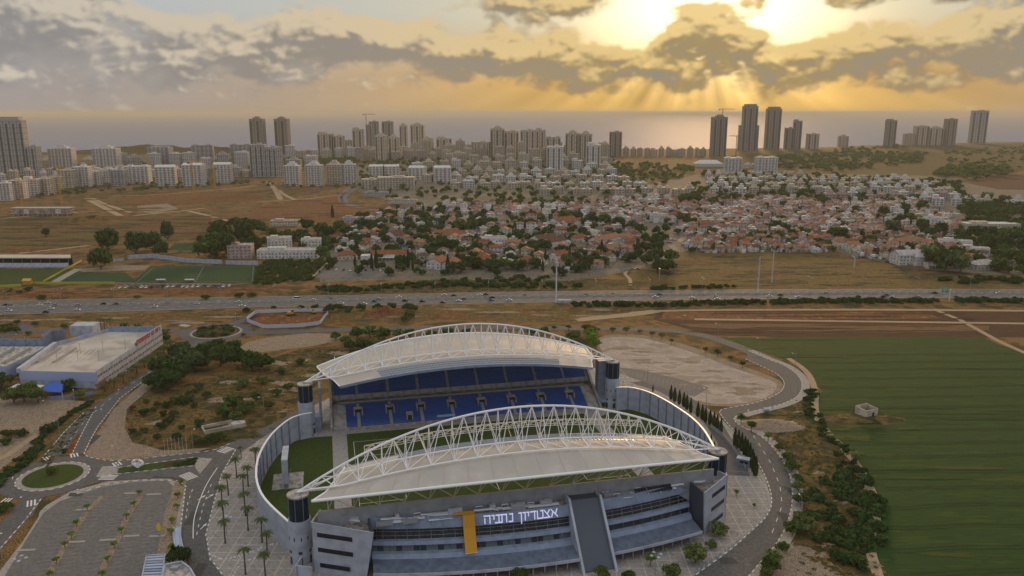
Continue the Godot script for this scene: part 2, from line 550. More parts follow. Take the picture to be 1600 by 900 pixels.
	vc.vertex_color_use_as_albedo = true

func paving_grid(low: float, high: float) -> ImageTexture:
	# square slabs with pale bands between, as laid
	var im := Image.create_empty(128, 128, false, Image.FORMAT_RGBA8)
	var n := noise(91, 0.09, 3)
	for j in 128:
		for i in 128:
			var line := i % 128 < 7 or j % 128 < 7
			var k := 1.0 if line else low + 0.05 * n.get_noise_2d(i, j) + 0.03 * float((i / 32 + j / 32) % 2)
			im.set_pixel(i, j, Color(k, k, k))
	return ImageTexture.create_from_image(im)

# ---------- the setting ----------
func make_land() -> void:
	# the plain behind the coast: one sheet from well behind the camera to the cliff
	var coast := line([-3474, -2573, -2738, -2654, -1725, -2717, -1524, -2783, -1301, -2877, -1081, -2902, -882, -2926, -708, -2977, -562, -2952, -240, -3030, 48, -3057, 476, -3003, 800, -3057, 1145, -3141, 1382, -3292, 1659, -3494, 2039, -3681, 2407, -3803, 3111, -3934, 5665, -3980])
	var shore := PackedVector2Array()
	var n := noise(77, 0.004, 4)
	for q in along(coast, 40.0):
		var p: Vector2 = q[0]
		shore.push_back(p + Vector2(0, n.get_noise_2d(p.x, 0.0) * 60.0))
	var land := PackedVector2Array(shore)
	land.push_back(Vector2(6500, -3300)); land.push_back(Vector2(6500, 600)); land.push_back(Vector2(-6500, 600)); land.push_back(Vector2(-6500, -2500))
	var s := Shape.new()
	s.flat_uv = true
	s.cap(land, 0.0)
	for i in shore.size() - 1:
		s.quad(V(shore[i], 0), V(shore[i + 1], 0), V(shore[i + 1], -31) + Vector3(0, 0, -25), V(shore[i], -31) + Vector3(0, 0, -25))
	setting("ground", s, M.dry_land)
	var w := Shape.new()
	w.flat_uv = true
	var step := [-1500.0, -3000.0, -8000.0, -20000.0, -55000.0]
	for i in 4:
		w.quad(Vector3(-45000, -30, step[i]), Vector3(45000, -30, step[i]), Vector3(45000, -30, step[i + 1]), Vector3(-45000, -30, step[i + 1]))
	setting("sea", w, M.sea_water)
	# dunes in front of the sea
	mound("dune_hill", Vector2(-1259, -2783), 330.0, 130.0, 27.0, 3)
	mound("dune_hill", Vector2(-1043, -2739), 300.0, 120.0, 24.0, 4)
	mound("dune_hill", Vector2(-1412, -2695), 240.0, 100.0, 12.0, 5)
	mound("dune_hill", Vector2(-806, -2783), 260.0, 90.0, 9.0, 6)
	mound("earth_mound", Vector2(-87.8, -529.5), 16.0, 9.0, 4.5, 7, M.red_soil)
	mound("earth_mound", Vector2(155.8, -334.6), 26.0, 9.0, 0.9, 8, M.scrub)
	mound("earth_mound", Vector2(113.4, -327.2), 17.0, 9.0, 2.0, 9, M.dirt)
	mound("earth_mound", Vector2(-532, -996), 40.0, 18.0, 9.0, 10, M.dry_land)

func mound(called: String, at: Vector2, rx: float, rz: float, h: float, sd: int, m: Material = M.scrub) -> void:
	var n := noise(sd, 2.2, 4)
	var s := Shape.new()
	s.flat_uv = true
	var k := 22
	var pt := func(i: int, j: int) -> Vector3:
		var u := i / float(k) * 2.0 - 1.0
		var v := j / float(k) * 2.0 - 1.0
		var r := sqrt(u * u + v * v)
		var y: float = maxf(0.0, cos(minf(r, 1.0) * PI) * 0.5 + 0.5) * h * (0.85 + 0.5 * n.get_noise_2d(u, v)) - 0.05
		return Vector3(at.x + u * rx, y, at.y + v * rz)
	for i in k:
		for j in k:
			s.quad(pt.call(i, j), pt.call(i + 1, j), pt.call(i + 1, j + 1), pt.call(i, j + 1))
	setting(called, s, m)

func make_fields() -> void:
	sheet("grass_verge", rough_edge(line([-464.8, -508.8, -342.3, -515.5, -240.6, -527.7, -177.8, -536.8, -80.8, -542.3, 0.0, -548.0, 91.6, -553.8, 92.7, -533.1, 68.0, -512.1, 41.6, -500.6, -42.3, -508.8, -115.8, -497.4, -179.1, -513.8, -248.9, -499.0, -326.0, -489.6, -437.8, -477.5]), 1.5), 0.02, M.straw)
	sheet("dry_field", rough_edge(line([-835, -1034, -660, -1021, -522, -1060, -423, -1047, -333, -1088, -224, -1067, -198, -1021, -258, -996, -304, -990, -327, -961, -349, -860, -425, -817, -498, -763, -611.2, -749.1]), 2.0, 12.0), 0.03, M.straw)
	sheet("red_field", rough_edge(line([-380, -1165, -347, -1199, -293, -1302, -257, -1253, -216, -1118, -155, -1067, -198, -1021, -261, -1009, -308, -1002, -338, -1047]), 3.0, 12.0), 0.06, M.red_soil)
	sheet("red_field", rough_edge(line([-624, -1253, -608, -1355, -508, -1377, -428, -1333, -383, -1253, -453, -1199, -563, -1165]), 2.0, 12.0), 0.06, M.red_soil)
	sheet("scrub_field", rough_edge(line([-1456, -1826, -1190, -1866, -1027, -2150, -724, -2462, -513, -2695, -353, -2783, -313, -2462, -411, -2150, -573, -1998, -713, -1787, -751, -1377, -1104, -1377]), 6.0, 30.0), 0.02, M.scrub)
	sheet("town_ground", rough_edge(line([-155.6, -631.1, -180.3, -749.1, -207, -1002, -150, -1165, -265, -1377, -390, -1998, -317, -2498, -44, -2783, 307, -2573, 291, -1826, 493, -1998, 713, -1787, 931, -1714, 927, -1377, 485.1, -657.1, 402.0, -662.6, 359.1, -685.3, 327, -756, 173, -756, 147.5, -722.2, 112.2, -685.3, 41.5, -631.1, -52.5, -638.7]), 4.0, 16.0), 0.02, M.town_ground)
	sheet("olive_field", rough_edge(line([243, -2178, 370, -2327, 558, -2265, 525, -1998, 387, -1732, 240, -1500, 207, -1616, 216, -1866]), 5.0, 20.0), 0.05, M.scrub)
	sheet("straw_field", rough_edge(line([334, -2097, 481, -2327, 544, -2206, 487, -1908, 387, -1866]), 3.0, 20.0), 0.08, M.straw)
	sheet("far_scrub", rough_edge(line([674, -2573, 1062, -2977, 1344, -3141, 1580, -3324, 1936, -3494, 2282, -3604, 2913, -3681, 3204, -3681, 1751, -1998, 1433, -1998, 950, -1750, 713, -1787, 556, -1787]), 5.0, 25.0), 0.05, M.heath)
	sheet("far_straw", rough_edge(line([981, -2327, 1571, -2829, 2054, -2877, 1503, -2097, 1020, -1826, 955, -1998]), 4.0, 25.0), 0.08, M.heath)
	sheet("far_plough", line([889, -1600, 1073, -1768, 1283, -1787, 1010, -1400, 867, -1424]), 0.11, M.plough)
	# meadow between the town and the highway
	sheet("dry_meadow", rough_edge(line([93.8, -616.4, 93.6, -651.8, 117.8, -685.3, 154, -756, 179, -785, 316, -793, 330.1, -742.2, 362.1, -691.2, 374.3, -651.8, 425.9, -616.4, 418.2, -604.7, 299.8, -607.0, 199.1, -604.7, 118.6, -600.1]), 2.0), 0.06, M.straw)
	sheet("scrub_bank", rough_edge(line([-156.5, -593.4, -121.7, -616.4, -57.0, -631.1, 41.5, -631.1, 100.0, -641.3, 98.8, -600.1, 0.0, -595.6, -96.8, -586.8, -177.1, -580.3, -198.4, -602.4]), 2.0), 0.05, M.scrub)
	# fields beyond the ring road
	sheet("plough_field", line([104.8, -538.6, 199.4, -534.9, 265.4, -534.0, 396.2, -531.3, 482.7, -529.5, 427.8, -466.0, 327.6, -467.4, 194.5, -466.0, 122.0, -471.7, 93.2, -510.5]), 0.03, M.plough)
	sheet("pale_field", rough_edge(line([107.9, -499.0, 199.1, -499.0, 306.3, -494.3, 300.0, -483.5, 238.8, -477.5, 160.6, -482.0, 114.4, -491.1]), 1.0), 0.06, M.plough_pale)
	sheet("red_strip", rough_edge(line([105.6, -531.3, 166.7, -529.5, 281.7, -531.3, 285.8, -513.8, 210.0, -505.5, 134.8, -507.1, 97.5, -510.5]), 1.0), 0.06, M.red_soil)
	sheet("crop_field", rough_edge(line([128.3, -466.0, 175.5, -467.4, 234.0, -467.4, 286.7, -467.4, 290.5, -433.1, 294.3, -391.8, 298.8, -316.6, 283.6, -211.4, 251.9, -159.3, 88.9, -159.3, 111.2, -211.4, 113.7, -229.3, 123.6, -244.8, 130.0, -265.1, 132.3, -279.8, 134.1, -294.1, 133.2, -311.2, 131.3, -329.4, 135.1, -346.4, 152.0, -370.5, 154.8, -393.8, 153.1, -417.7, 141.7, -439.3]), 1.2, 5.0), 0.05, M.crop)
	ribbon("dirt_track", smooth(line([80.9, -527.7, 97.2, -533.1, 133.1, -535.8, 200.0, -536.8, 266.7, -536.8, 396.8, -532.2]), false), 5.0, 0.09, M.track)
	ribbon("dirt_track", line([120.8, -510.5, 189.6, -507.1, 251.2, -503.9, 372.2, -497.4]), 4.5, 0.10, M.track)
	ribbon("dirt_track", line([293.4, -538.6, 295.8, -508.8, 291.4, -459.0, 292.1, -435.6, 294.1, -386.8]), 3.6, 0.12, M.track)
	ribbon("dirt_track", smooth(line([42.3, -508.8, 68.9, -519.0, 87.2, -525.9, 99.4, -533.1]), false), 9.0, 0.07, M.track)
	# scrub between ring road and crop
	sheet("scrub_strip", rough_edge(line([103.3, -346.4, 119.5, -346.4, 135.7, -359.0, 151.1, -381.9, 152.0, -370.5, 136.3, -346.4, 131.8, -329.4, 133.2, -309.8, 134.4, -293.5, 132.8, -279.8, 130.0, -264.1, 124.0, -244.8, 114.2, -229.3, 111.6, -211.4, 99.7, -182.2, 58.2, -182.2, 75.7, -214.8, 87.3, -229.3, 97.2, -245.6, 104.2, -264.1, 107.3, -282.5, 108.2, -306.6, 105.0, -327.2]), 1.0, 5.0), 0.03, M.scrub)
	sheet("bare_ground", rough_edge(line([74.3, -213.1, 82.1, -222.6, 90.0, -231.2, 96.9, -222.6, 98.3, -211.4, 92.6, -193.0, 61.1, -193.0]), 1.0, 5.0), 0.06, M.dirt)
	ribbon("dirt_track", smooth(line([154.0, -424.7, 156.6, -402.2, 149.8, -372.4, 139.3, -346.4, 134.9, -327.2, 135.4, -295.9, 131.3, -269.2, 125.5, -250.0, 112.9, -229.3, 108.2, -211.4]), false), 3.2, 0.08, M.track)
	# dry olive lot on the left
	sheet("dry_lot", rough_edge(line([-158.5, -309.8, -178.2, -346.4, -180.4, -363.3, -179.7, -386.8, -170.3, -372.4, -155.4, -391.8, -135.5, -424.7, -122.4, -443.2, -90.3, -449.6, -77.3, -463.2, -64.2, -424.7, -101.7, -402.2, -101.8, -363.3, -101.8, -330.9, -109.2, -309.8, -121.4, -299.6, -140.5, -295.9]), 1.5, 6.0), 0.03, M.scrub)
	sheet("straw_lot", rough_edge(line([-169.7, -330.9, -178.4, -359.0, -169.6, -370.5, -158.2, -381.9, -138.8, -363.3, -130.0, -334.6, -133.2, -309.8, -148.6, -308.5]), 1.5, 5.0), 0.05, M.straw)
	sheet("sandy_lot", rough_edge(line([-169.7, -294.7, -176.6, -316.6, -183.5, -346.4, -185.6, -367.8, -186.9, -389.8, -179.3, -385.8, -179.0, -365.1, -177.6, -346.4, -168.1, -325.0, -157.1, -308.5, -141.3, -300.8, -122.8, -303.4, -128.4, -297.7, -156.3, -291.7]), 0.8, 5.0), 0.07, M.dirt)
	sheet("verge", line([-190.8, -274.4, -193.3, -303.4, -198.6, -334.6, -201.2, -359.0, -194.3, -351.3, -190.5, -322.1, -187.0, -295.9, -186.7, -275.4, -185.9, -259.3]), 0.04, M.straw)
	sheet("dirt_yard", rough_edge(line([-274.4, -359.0, -228.2, -363.3, -201.9, -357.2, -202.2, -338.5, -197.1, -309.8, -195.9, -282.5, -197.5, -250.0]), 1.0), 0.03, M.dirt)
	ribbon("dirt_track", line([-205.7, -282.5, -201.8, -295.9, -201.8, -317.9]), 3.0, 0.08, M.track)
	sheet("dry_yard", rough_edge(line([-158.3, -456.3, -148.2, -467.4, -127.0, -476.0, -107.6, -474.6, -98.6, -463.2, -119.7, -447.0, -145.6, -434.4, -159.5, -443.2]), 1.0), 0.06, M.dirt)
	sheet("building_site", line([-175.5, -510.5, -175.0, -527.7, -154.0, -527.7, -126.8, -531.3, -124.5, -499.0, -134.9, -491.1, -158.9, -489.6]), 0.09, M.red_soil)

func blotches(zone: PackedVector2Array, n: int, rx: float, rz: float, m: Material, y: float) -> void:
	# uneven patches of other growth or soil, drawn out along the slope
	var s := Shape.new()
	s.flat_uv = true
	var box := Rect2(zone[0], Vector2.ZERO)
	for p in zone: box = box.expand(p)
	var k := noise(int(y * 1000.0), 0.9, 3)
	for i in n * 6:
		if s.v.size() > n * 90: break
		var c := Vector2(rng.randf_range(box.position.x, box.end.x), rng.randf_range(box.position.y, box.end.y))
		if not Geometry2D.is_point_in_polygon(c, zone): continue
		var size := rng.randf_range(0.35, 1.2)
		var p := PackedVector2Array()
		for j in 30:
			var d := Vector2.from_angle(TAU * j / 30)
			var r := size * (0.8 + 0.75 * k.get_noise_2d(d.x * 1.6 + i * 7.0, d.y * 1.6))
			p.push_back(c + Vector2(d.x * rx, d.y * rz) * maxf(r, 0.12))
		s.cap(p, y + i * 0.0015)
	setting("ground_patch", s, m)

func make_blotches() -> void:
	var left := line([-648, -1002, -516, -1047, -423, -1047, -327, -1067, -292, -1002, -327, -961, -349, -860, -425, -817, -498, -763])
	blotches(left, 26, 45.0, 12.0, M.heath, 0.10)
	blotches(left, 22, 40.0, 8.0, M.plough_pale, 0.17)
	blotches(left, 20, 35.0, 9.0, M.red_soil, 0.24)
	blotches(left, 14, 30.0, 8.0, M.scrub, 0.31)
	var upper := line([-1165, -1826, -955, -1998, -685, -2327, -483, -2535, -432, -2265, -474, -1647, -590, -1474, -883, -1377])
	blotches(upper, 40, 70.0, 22.0, M.scrub, 0.10)
	blotches(line([-732, -1322, -507, -1585, -265, -1377, -374, -1225, -533, -1103, -637, -1182]), 22, 40.0, 12.0, M.straw, 0.20)
	blotches(line([-380, -1182, -290, -1292, -178, -1165, -200, -1034, -313, -1021]), 16, 35.0, 9.0, M.plough_pale, 0.13)
	blotches(line([-380, -1182, -290, -1292, -178, -1165, -200, -1034, -313, -1021]), 12, 30.0, 8.0, M.plough, 0.19)
	var meadow := line([110.6, -641.3, 157.5, -742.2, 311, -778, 359.1, -685.3, 411.7, -626.2, 303.1, -614.1, 124.9, -607.0])
	blotches(meadow, 26, 26.0, 7.0, M.heath, 0.12)
	blotches(meadow, 20, 22.0, 5.0, M.scrub, 0.18)
	blotches(meadow, 12, 16.0, 3.0, M.plough_pale, 0.24)
	var verge := line([-340.1, -512.1, -176.1, -531.3, -80.0, -536.8, 45.0, -544.2, 88.9, -536.8, 42.3, -508.8, -42.6, -513.8, -124.8, -500.6, -329.9, -495.8])
	blotches(verge, 26, 16.0, 3.5, M.red_soil, 0.045)
	blotches(verge, 22, 14.0, 3.0, M.dirt, 0.060)
	blotches(verge, 14, 12.0, 3.0, M.heath, 0.070)
	blotches(line([-395.4, -600.1, -309.8, -607.0, -209.9, -607.0, -162.9, -618.8, -154.3, -584.6, -239.3, -580.3, -375.1, -567.8]), 24, 26.0, 4.0, M.red_soil, 0.10)
	var lot := line([-158.9, -316.6, -175.6, -346.4, -172.3, -377.1, -154.7, -389.8, -121.4, -439.3, -80.3, -457.7, -83.0, -410.9, -102.9, -367.8, -110.3, -313.2, -122.8, -303.4])
	blotches(lot, 26, 9.0, 5.0, M.straw, 0.055)
	blotches(lot, 18, 7.0, 4.0, M.dirt, 0.075)
	blotches(lot, 18, 8.0, 4.0, M.heath, 0.09)
	var strip := line([107.1, -303.4, 131.3, -346.4, 132.9, -334.6, 131.9, -306.6, 131.1, -277.0, 126.2, -254.6, 111.7, -229.3, 110.4, -213.1, 85.7, -213.1, 103.8, -259.3])
	blotches(strip, 24, 6.0, 4.0, M.straw, 0.055)
	blotches(strip, 18, 6.0, 4.0, M.heath, 0.070)
	blotches(strip, 10, 5.0, 3.0, M.dirt, 0.085)
	var crop := line([135.0, -461.8, 282.3, -463.2, 288.2, -429.5, 292.9, -389.8, 297.6, -315.2, 192.1, -193.0, 103.9, -193.0, 111.9, -211.4, 115.0, -229.3, 124.8, -245.6, 131.3, -266.1, 135.4, -295.9, 131.8, -329.4, 136.3, -346.4, 153.2, -370.5, 155.7, -421.2])
	blotches(crop, 22, 16.0, 2.2, M.crop_pale, 0.065)
	blotches(crop, 12, 30.0, 0.7, M.crop_dark, 0.11)
	# wheel tracks of the sprayer, in pairs across the field
	var tracks := Shape.new()
	tracks.flat_uv = true
	var sway := noise(8, 0.02, 2)
	for i in 17:
		var z := -432.0 + i * 13.5
		for pair in [0.0, 1.9]:
			var x := 100.0
			while x < 420.0:
				var a := Vector2(x, z + pair - (x - 200.0) * 0.03 + sway.get_noise_2d(x, z) * 1.6)
				var b := Vector2(x + 6.0, z + pair - (x - 194.0) * 0.03 + sway.get_noise_2d(x + 6.0, z) * 1.6)
				if Geometry2D.is_point_in_polygon(a, crop) and Geometry2D.is_point_in_polygon(b, crop):
					tracks.quad(V(a, 0.135), V(b, 0.135), V(b + Vector2(0, 0.26), 0.135), V(a + Vector2(0, 0.26), 0.135))
				x += 6.0
	setting("wheel_tracks", tracks, M.crop_dark)
	blotches(line([134.3, -334.6, 153.0, -325.0, 179.1, -338.5, 173.9, -322.1, 141.2, -309.8, 129.0, -316.6]), 10, 9.0, 3.0, M.crop_pale, 0.16)
	var north := line([685, -2462, 1273, -3030, 1521, -3200, 2190, -3458, 2464, -3458, 1400, -1952, 998, -1787, 728, -1826, 621, -1998])
	blotches(north, 40, 80.0, 30.0, M.heath, 0.15)
	blotches(north, 34, 70.0, 18.0, M.scrub, 0.22)
	blotches(north, 18, 60.0, 9.0, M.straw, 0.29)
	blotches(line([234, -2097, 555, -2327, 509, -1998, 244, -1528]), 18, 35.0, 14.0, M.scrub, 0.14)
	blotches(line([-58.1, -643.9, 42.1, -641.3, 98.5, -631.1, 94.9, -607.0, -49.6, -602.4, -152.1, -595.6]), 22, 18.0, 6.0, M.heath, 0.10)
	blotches(line([96.8, -531.3, 286.1, -531.3, 307.9, -500.6, 292.8, -474.6, 126.6, -474.6]), 24, 30.0, 2.0, M.plough, 0.13)
	blotches(line([60.2, -449.6, 87.6, -443.2, 114.6, -400.1, 130.8, -381.9, 107.0, -359.8, 82.8, -376.1]), 14, 9.0, 3.0, M.dirt, 0.085)

func make_roads() -> void:
	# the highway
	var far := line([-589.3, -548.0, -454.8, -549.9, -395.8, -556.7, -371.9, -562.7, -328.2, -567.8, -283.3, -571.9, -190.1, -576.1, -96.4, -584.6, 0.0, -593.4, 98.5, -597.9, 198.3, -601.9, 298.1, -603.3, 396.8, -602.4, 495.0, -601.0, 689.4, -597.9])
	var near := line([-539.3, -499.0, -421.2, -507.1, -367.9, -515.5, -346.6, -522.4, -305.7, -526.8, -264.1, -531.3, -179.8, -543.3, -91.0, -549.9, 0.0, -555.8, 93.1, -563.7, 187.9, -568.8, 283.3, -571.9, 377.0, -570.9, 470.5, -569.8, 656.4, -567.8])
	var s := Shape.new()
	s.flat_uv = true
	ribbon_between(far, near, 0.12, s)
	setting("highway", s, M.highway_asphalt)
	var lines := PackedVector2Array()
	for q in [0.03, 0.18, 0.32, 0.58, 0.72, 0.86, 0.97]:
		var p := PackedVector2Array()
		for i in far.size(): p.push_back(far[i].lerp(near[i], q))
		if q in [0.03, 0.97]: ribbon("road_marking", p, 0.25, 0.16, M.road_paint)
		else: dashes("road_marking", p, 0.22, 3.0, 7.0, 0.16, M.road_paint)
	var mid := PackedVector2Array()
	for i in far.size(): mid.push_back(far[i].lerp(near[i], 0.46))
	ribbon("highway_median", mid, 2.4, 0.15, M.footway)
	var bar := thing("crash_barrier", "long concrete barrier down the middle of the highway", "barrier")
	var b := Shape.new()
	for i in mid.size() - 1:
		var d := (mid[i + 1] - mid[i]).normalized()
		var n := Vector2(-d.y, d.x)
		b.hexa([V(mid[i] + n * 0.3, 0.16), V(mid[i + 1] + n * 0.3, 0.16), V(mid[i + 1] - n * 0.3, 0.16), V(mid[i] - n * 0.3, 0.16), V(mid[i] + n * 0.1, 1.0), V(mid[i + 1] + n * 0.1, 1.0), V(mid[i + 1] - n * 0.1, 1.0), V(mid[i] - n * 0.1, 1.0)])
	part("barrier_wall", b, M.concrete, bar)
	# street that runs past the mall to both roundabouts
	var r := Shape.new()
	r.flat_uv = true
	ribbon_between(line([-185.8, -294.7, -191.7, -319.3, -195.2, -341.6, -194.7, -370.5, -193.4, -404.4, -193.3, -428.3, -192.3, -460.4, -190.2, -477.5]), line([-171.8, -297.7, -175.8, -309.8, -180.3, -325.0, -187.9, -361.6, -187.8, -400.1, -187.2, -424.7, -185.0, -449.6, -181.8, -463.2]), 0.10, r)
	setting("road", r, M.asphalt)
	var left_ring := circle(Vector2(-172.8, -277.6), 18.0)
	sheet("roundabout", left_ring, 0.105, M.asphalt)
	var far_ring := circle(Vector2(-184.4, -479.0), 21.5)
	sheet("roundabout", far_ring, 0.105, M.asphalt)
	sheet("roundabout", circle(Vector2(-322.6, -480.5), 20.0), 0.105, M.asphalt)
	r = Shape.new()
	r.flat_uv = true
	ribbon_between(line([-169.9, -293.5, -155.6, -290.2, -138.6, -295.6, -121.1, -300.2, -116.2, -308.5, -110.3, -319.3, -102.9, -334.6, -98.3, -345.6, -92.5, -363.3]), line([-159.6, -265.1, -152.6, -273.3, -138.3, -275.4, -122.5, -275.4, -110.7, -277.0, -108.7, -300.2, -106.0, -309.8, -98.5, -325.0, -93.6, -336.2, -86.7, -351.3]), 0.10, r)
	setting("road", r, M.asphalt)
	r = Shape.new()
	r.flat_uv = true
	ribbon_between(line([-123.0, -275.4, -119.9, -270.7, -115.9, -258.3, -109.9, -241.3, -103.1, -225.5, -93.7, -212.1, -80.3, -193.0]), line([-112.2, -301.5, -109.8, -278.7, -104.1, -254.6, -99.3, -235.2, -92.8, -221.1, -85.3, -211.4, -72.5, -193.0]), 0.09, r)
	setting("road", r, M.asphalt)
	r = Shape.new()
	r.flat_uv = true
	ribbon_between(line([-177.0, -267.1, -173.1, -256.9, -170.1, -241.3, -167.2, -218.3]), line([-167.0, -261.2, -163.0, -247.4, -159.7, -224.8, -156.2, -201.8]), 0.095, r)
	setting("road", r, M.asphalt)
	# service road behind the highway verge and along the top of the lots
	var back := smooth(line([-399.1, -479.0, -344.3, -480.5, -310.4, -477.5, -276.2, -488.0, -226.8, -486.5, -190.5, -476.0, -159.2, -477.5, -128.5, -482.0, -96.9, -485.0, -73.1, -488.0, -16.3, -489.6, 40.6, -488.0, 64.8, -486.5, 96.9, -485.0, 118.4, -473.1, 133.9, -444.4, 144.6, -417.7]), false)
	ribbon("road", back, 8.5, 0.085, M.asphalt)
	var stub := smooth(line([-191.5, -489.6, -176.4, -505.5, -173.3, -522.4]), false)
	ribbon("road", stub, 8.0, 0.09, M.asphalt)
	# the outer ring road on the right: a hairpin, then down past the plaza
	r = Shape.new()
	r.flat_uv = true
	var outer := line([136.2, -439.3, 142.1, -422.9, 147.7, -413.2, 149.7, -398.0, 147.2, -381.9, 139.1, -364.2, 128.2, -353.8, 117.9, -348.0, 106.3, -341.6, 98.7, -336.2, 100.2, -325.0, 104.6, -319.3, 106.9, -309.2, 107.0, -293.5, 105.5, -278.7, 100.6, -261.2, 93.0, -243.5, 84.5, -229.3, 76.7, -219.7, 66.7, -206.5, 55.9, -193.0])
	var inner := line([129.8, -423.5, 136.1, -406.0, 138.9, -398.0, 138.9, -385.8, 134.4, -374.2, 129.1, -366.9, 121.6, -359.8, 111.7, -353.0, 101.0, -348.8, 94.8, -345.6, 94.5, -333.1, 95.8, -319.3, 96.5, -295.9, 95.3, -275.4, 91.9, -257.4, 86.2, -246.5, 79.6, -238.8, 68.0, -225.1, 54.0, -211.8, 47.5, -203.4, 41.9, -193.0])
	ribbon_between(smooth(outer, false), smooth(inner, false), 0.10, r)
	setting("road", r, M.asphalt)
	var sw := Shape.new()
	sw.flat_uv = true
	var so := smooth(outer, false)
	ribbon_between(offset_line(so, 0.2), offset_line(so, -3.4), 0.14, sw)
	setting("footpath", sw, M.footway)
	kerb("kerb", offset_line(so, 0.3))
	var inner_s := smooth(inner, false)
	kerb("kerb", inner_s)
	# gravel car park north of the stadium, its kerb and the marked bays beside it
	var lot := smooth(line([51.5, -467.4, 78.0, -467.4, 89.7, -455.0, 103.8, -434.4, 117.2, -409.8, 129.0, -391.8, 134.3, -384.8, 130.3, -371.5, 119.5, -359.0, 105.1, -353.0, 90.5, -354.7, 80.5, -365.1, 70.0, -376.1, 61.2, -391.8, 56.0, -410.9, 51.0, -434.4]))
	sheet("gravel_lot", lot, 0.07, M.pale_lot)
	sheet("footpath", smooth(line([51.3, -473.1, 79.1, -474.6, 94.5, -461.8, 109.2, -441.9, 122.2, -415.4, 133.6, -395.9, 137.9, -384.8, 132.2, -369.6, 119.7, -355.5, 104.2, -349.7, 89.1, -351.3, 76.7, -361.6, 66.2, -372.4, 57.2, -386.8, 53.2, -407.6, 48.7, -433.1])), 0.05, M.dirt)
	sheet("bay_asphalt", line([57.1, -408.7, 68.1, -404.4, 85.6, -389.8, 98.1, -376.1, 87.9, -363.3, 76.1, -374.2, 61.2, -391.8]), 0.10, M.lot_asphalt)
	bays(Vector2(58.7, -405.4), Vector2(95.5, -376.1), 5.0, 2.5, 0.13, Vector2(-0.45, 0.9))
	bays(Vector2(58.4, -395.9), Vector2(86.4, -370.5), 5.0, 2.5, 0.13, Vector2(0.45, -0.9))
	# the plaza round the stadium
	sheet("plaza", line([-112.2, -301.5, -109.8, -278.7, -104.1, -254.6, -99.3, -235.2, -92.8, -221.1, -85.3, -211.4, -71.6, -190.2, 39.7, -190.2, 47.5, -203.4, 54.0, -211.8, 68.0, -225.1, 79.6, -238.8, 86.2, -246.5, 91.4, -257.4, 94.8, -275.4, 96.0, -295.9, 95.3, -319.3, 93.7, -334.6, 90.9, -346.4, 81.6, -370.5, 68.5, -385.8, 54.6, -400.1, 44.6, -407.6, -34.3, -407.6, -77.5, -381.9, -95.0, -346.4, -98.5, -325.0, -106.0, -309.8]), 0.06, M.plaza_paving)
	kerb("kerb", line([-112.2, -301.5, -109.8, -278.7, -104.1, -254.6, -99.3, -235.2, -92.8, -221.1, -85.3, -211.4]))
	r = Shape.new()
	r.flat_uv = true
	ribbon_between(line([60.0, -383.8, 72.2, -370.5, 80.7, -351.3, 84.9, -330.9, 85.2, -309.8, 82.2, -290.0, 81.3, -278.7]), line([70.4, -387.8, 82.4, -374.2, 89.1, -351.3, 92.6, -327.9, 92.0, -303.4, 90.8, -286.5, 89.7, -277.6]), 0.09, r)
	setting("service_road", r, M.asphalt)
	# car park on the left
	var park := line([-160.1, -249.1, -159.4, -257.4, -155.7, -262.2, -149.8, -268.7, -140.0, -272.8, -128.1, -273.8, -124.2, -269.2, -120.8, -260.2, -117.1, -247.8, -111.7, -229.3, -106.3, -211.4, -98.8, -187.5, -149.8, -187.5, -149.8, -211.4, -155.5, -231.2])
	sheet("parking_lot", park, 0.08, M.lot_asphalt)
	sheet("footpath", line([-152.1, -209.8, -156.3, -231.2, -160.3, -246.5, -161.9, -250.0, -162.3, -254.6, -159.6, -265.1, -149.7, -273.3, -129.0, -276.0, -120.2, -270.7, -112.8, -250.0, -103.3, -225.5, -94.5, -211.4, -82.1, -193.0, -148.3, -190.2]), 0.055, M.footway)
	kerb("kerb", line([-156.2, -263.2, -148.7, -271.2, -136.0, -274.4, -123.8, -273.8, -119.6, -269.2, -115.3, -256.9, -109.9, -241.3]))
	kerb("kerb", line([-160.6, -226.3, -163.6, -244.8, -166.8, -259.3]))
	# planted strips between the rows, and the bays
	var rows := [line([-146.0, -261.2, -145.9, -250.0, -141.6, -230.1, -137.1, -211.4]), line([-132.8, -263.2, -130.6, -247.8, -126.8, -233.2, -122.7, -214.8])]
	for q in rows:
		ribbon("planting_strip", q, 2.0, 0.11, M.dirt)
		for side in [1.0, -1.0]:
			bays_along(q, side * 1.1, 4.6, 2.45, 0.115)
	ribbon("planting_strip", line([-122.9, -273.3, -119.8, -261.7, -116.7, -250.0, -111.8, -235.2, -107.3, -221.8, -103.3, -209.8]), 4.2, 0.11, M.dirt)
	bays_along(line([-118.5, -250.0, -114.3, -237.2, -110.5, -225.5, -105.9, -211.4]), 1.0, 4.6, 2.45, 0.115)
	for q in [Vector2(-147.7, -251.4), Vector2(-138.7, -230.4), Vector2(-136.9, -263.6), Vector2(-128.4, -262.7), Vector2(-129.5, -231.6), Vector2(-123.0, -234.0), Vector2(-114.6, -234.0), Vector2(-151.7, -225.5)]:
		var isl := Shape.new()
		isl.box(V(q, 0.12), Vector3(5.0, 0.16, 1.2), 0.1)
		setting("kerb_island", isl, M.footway)
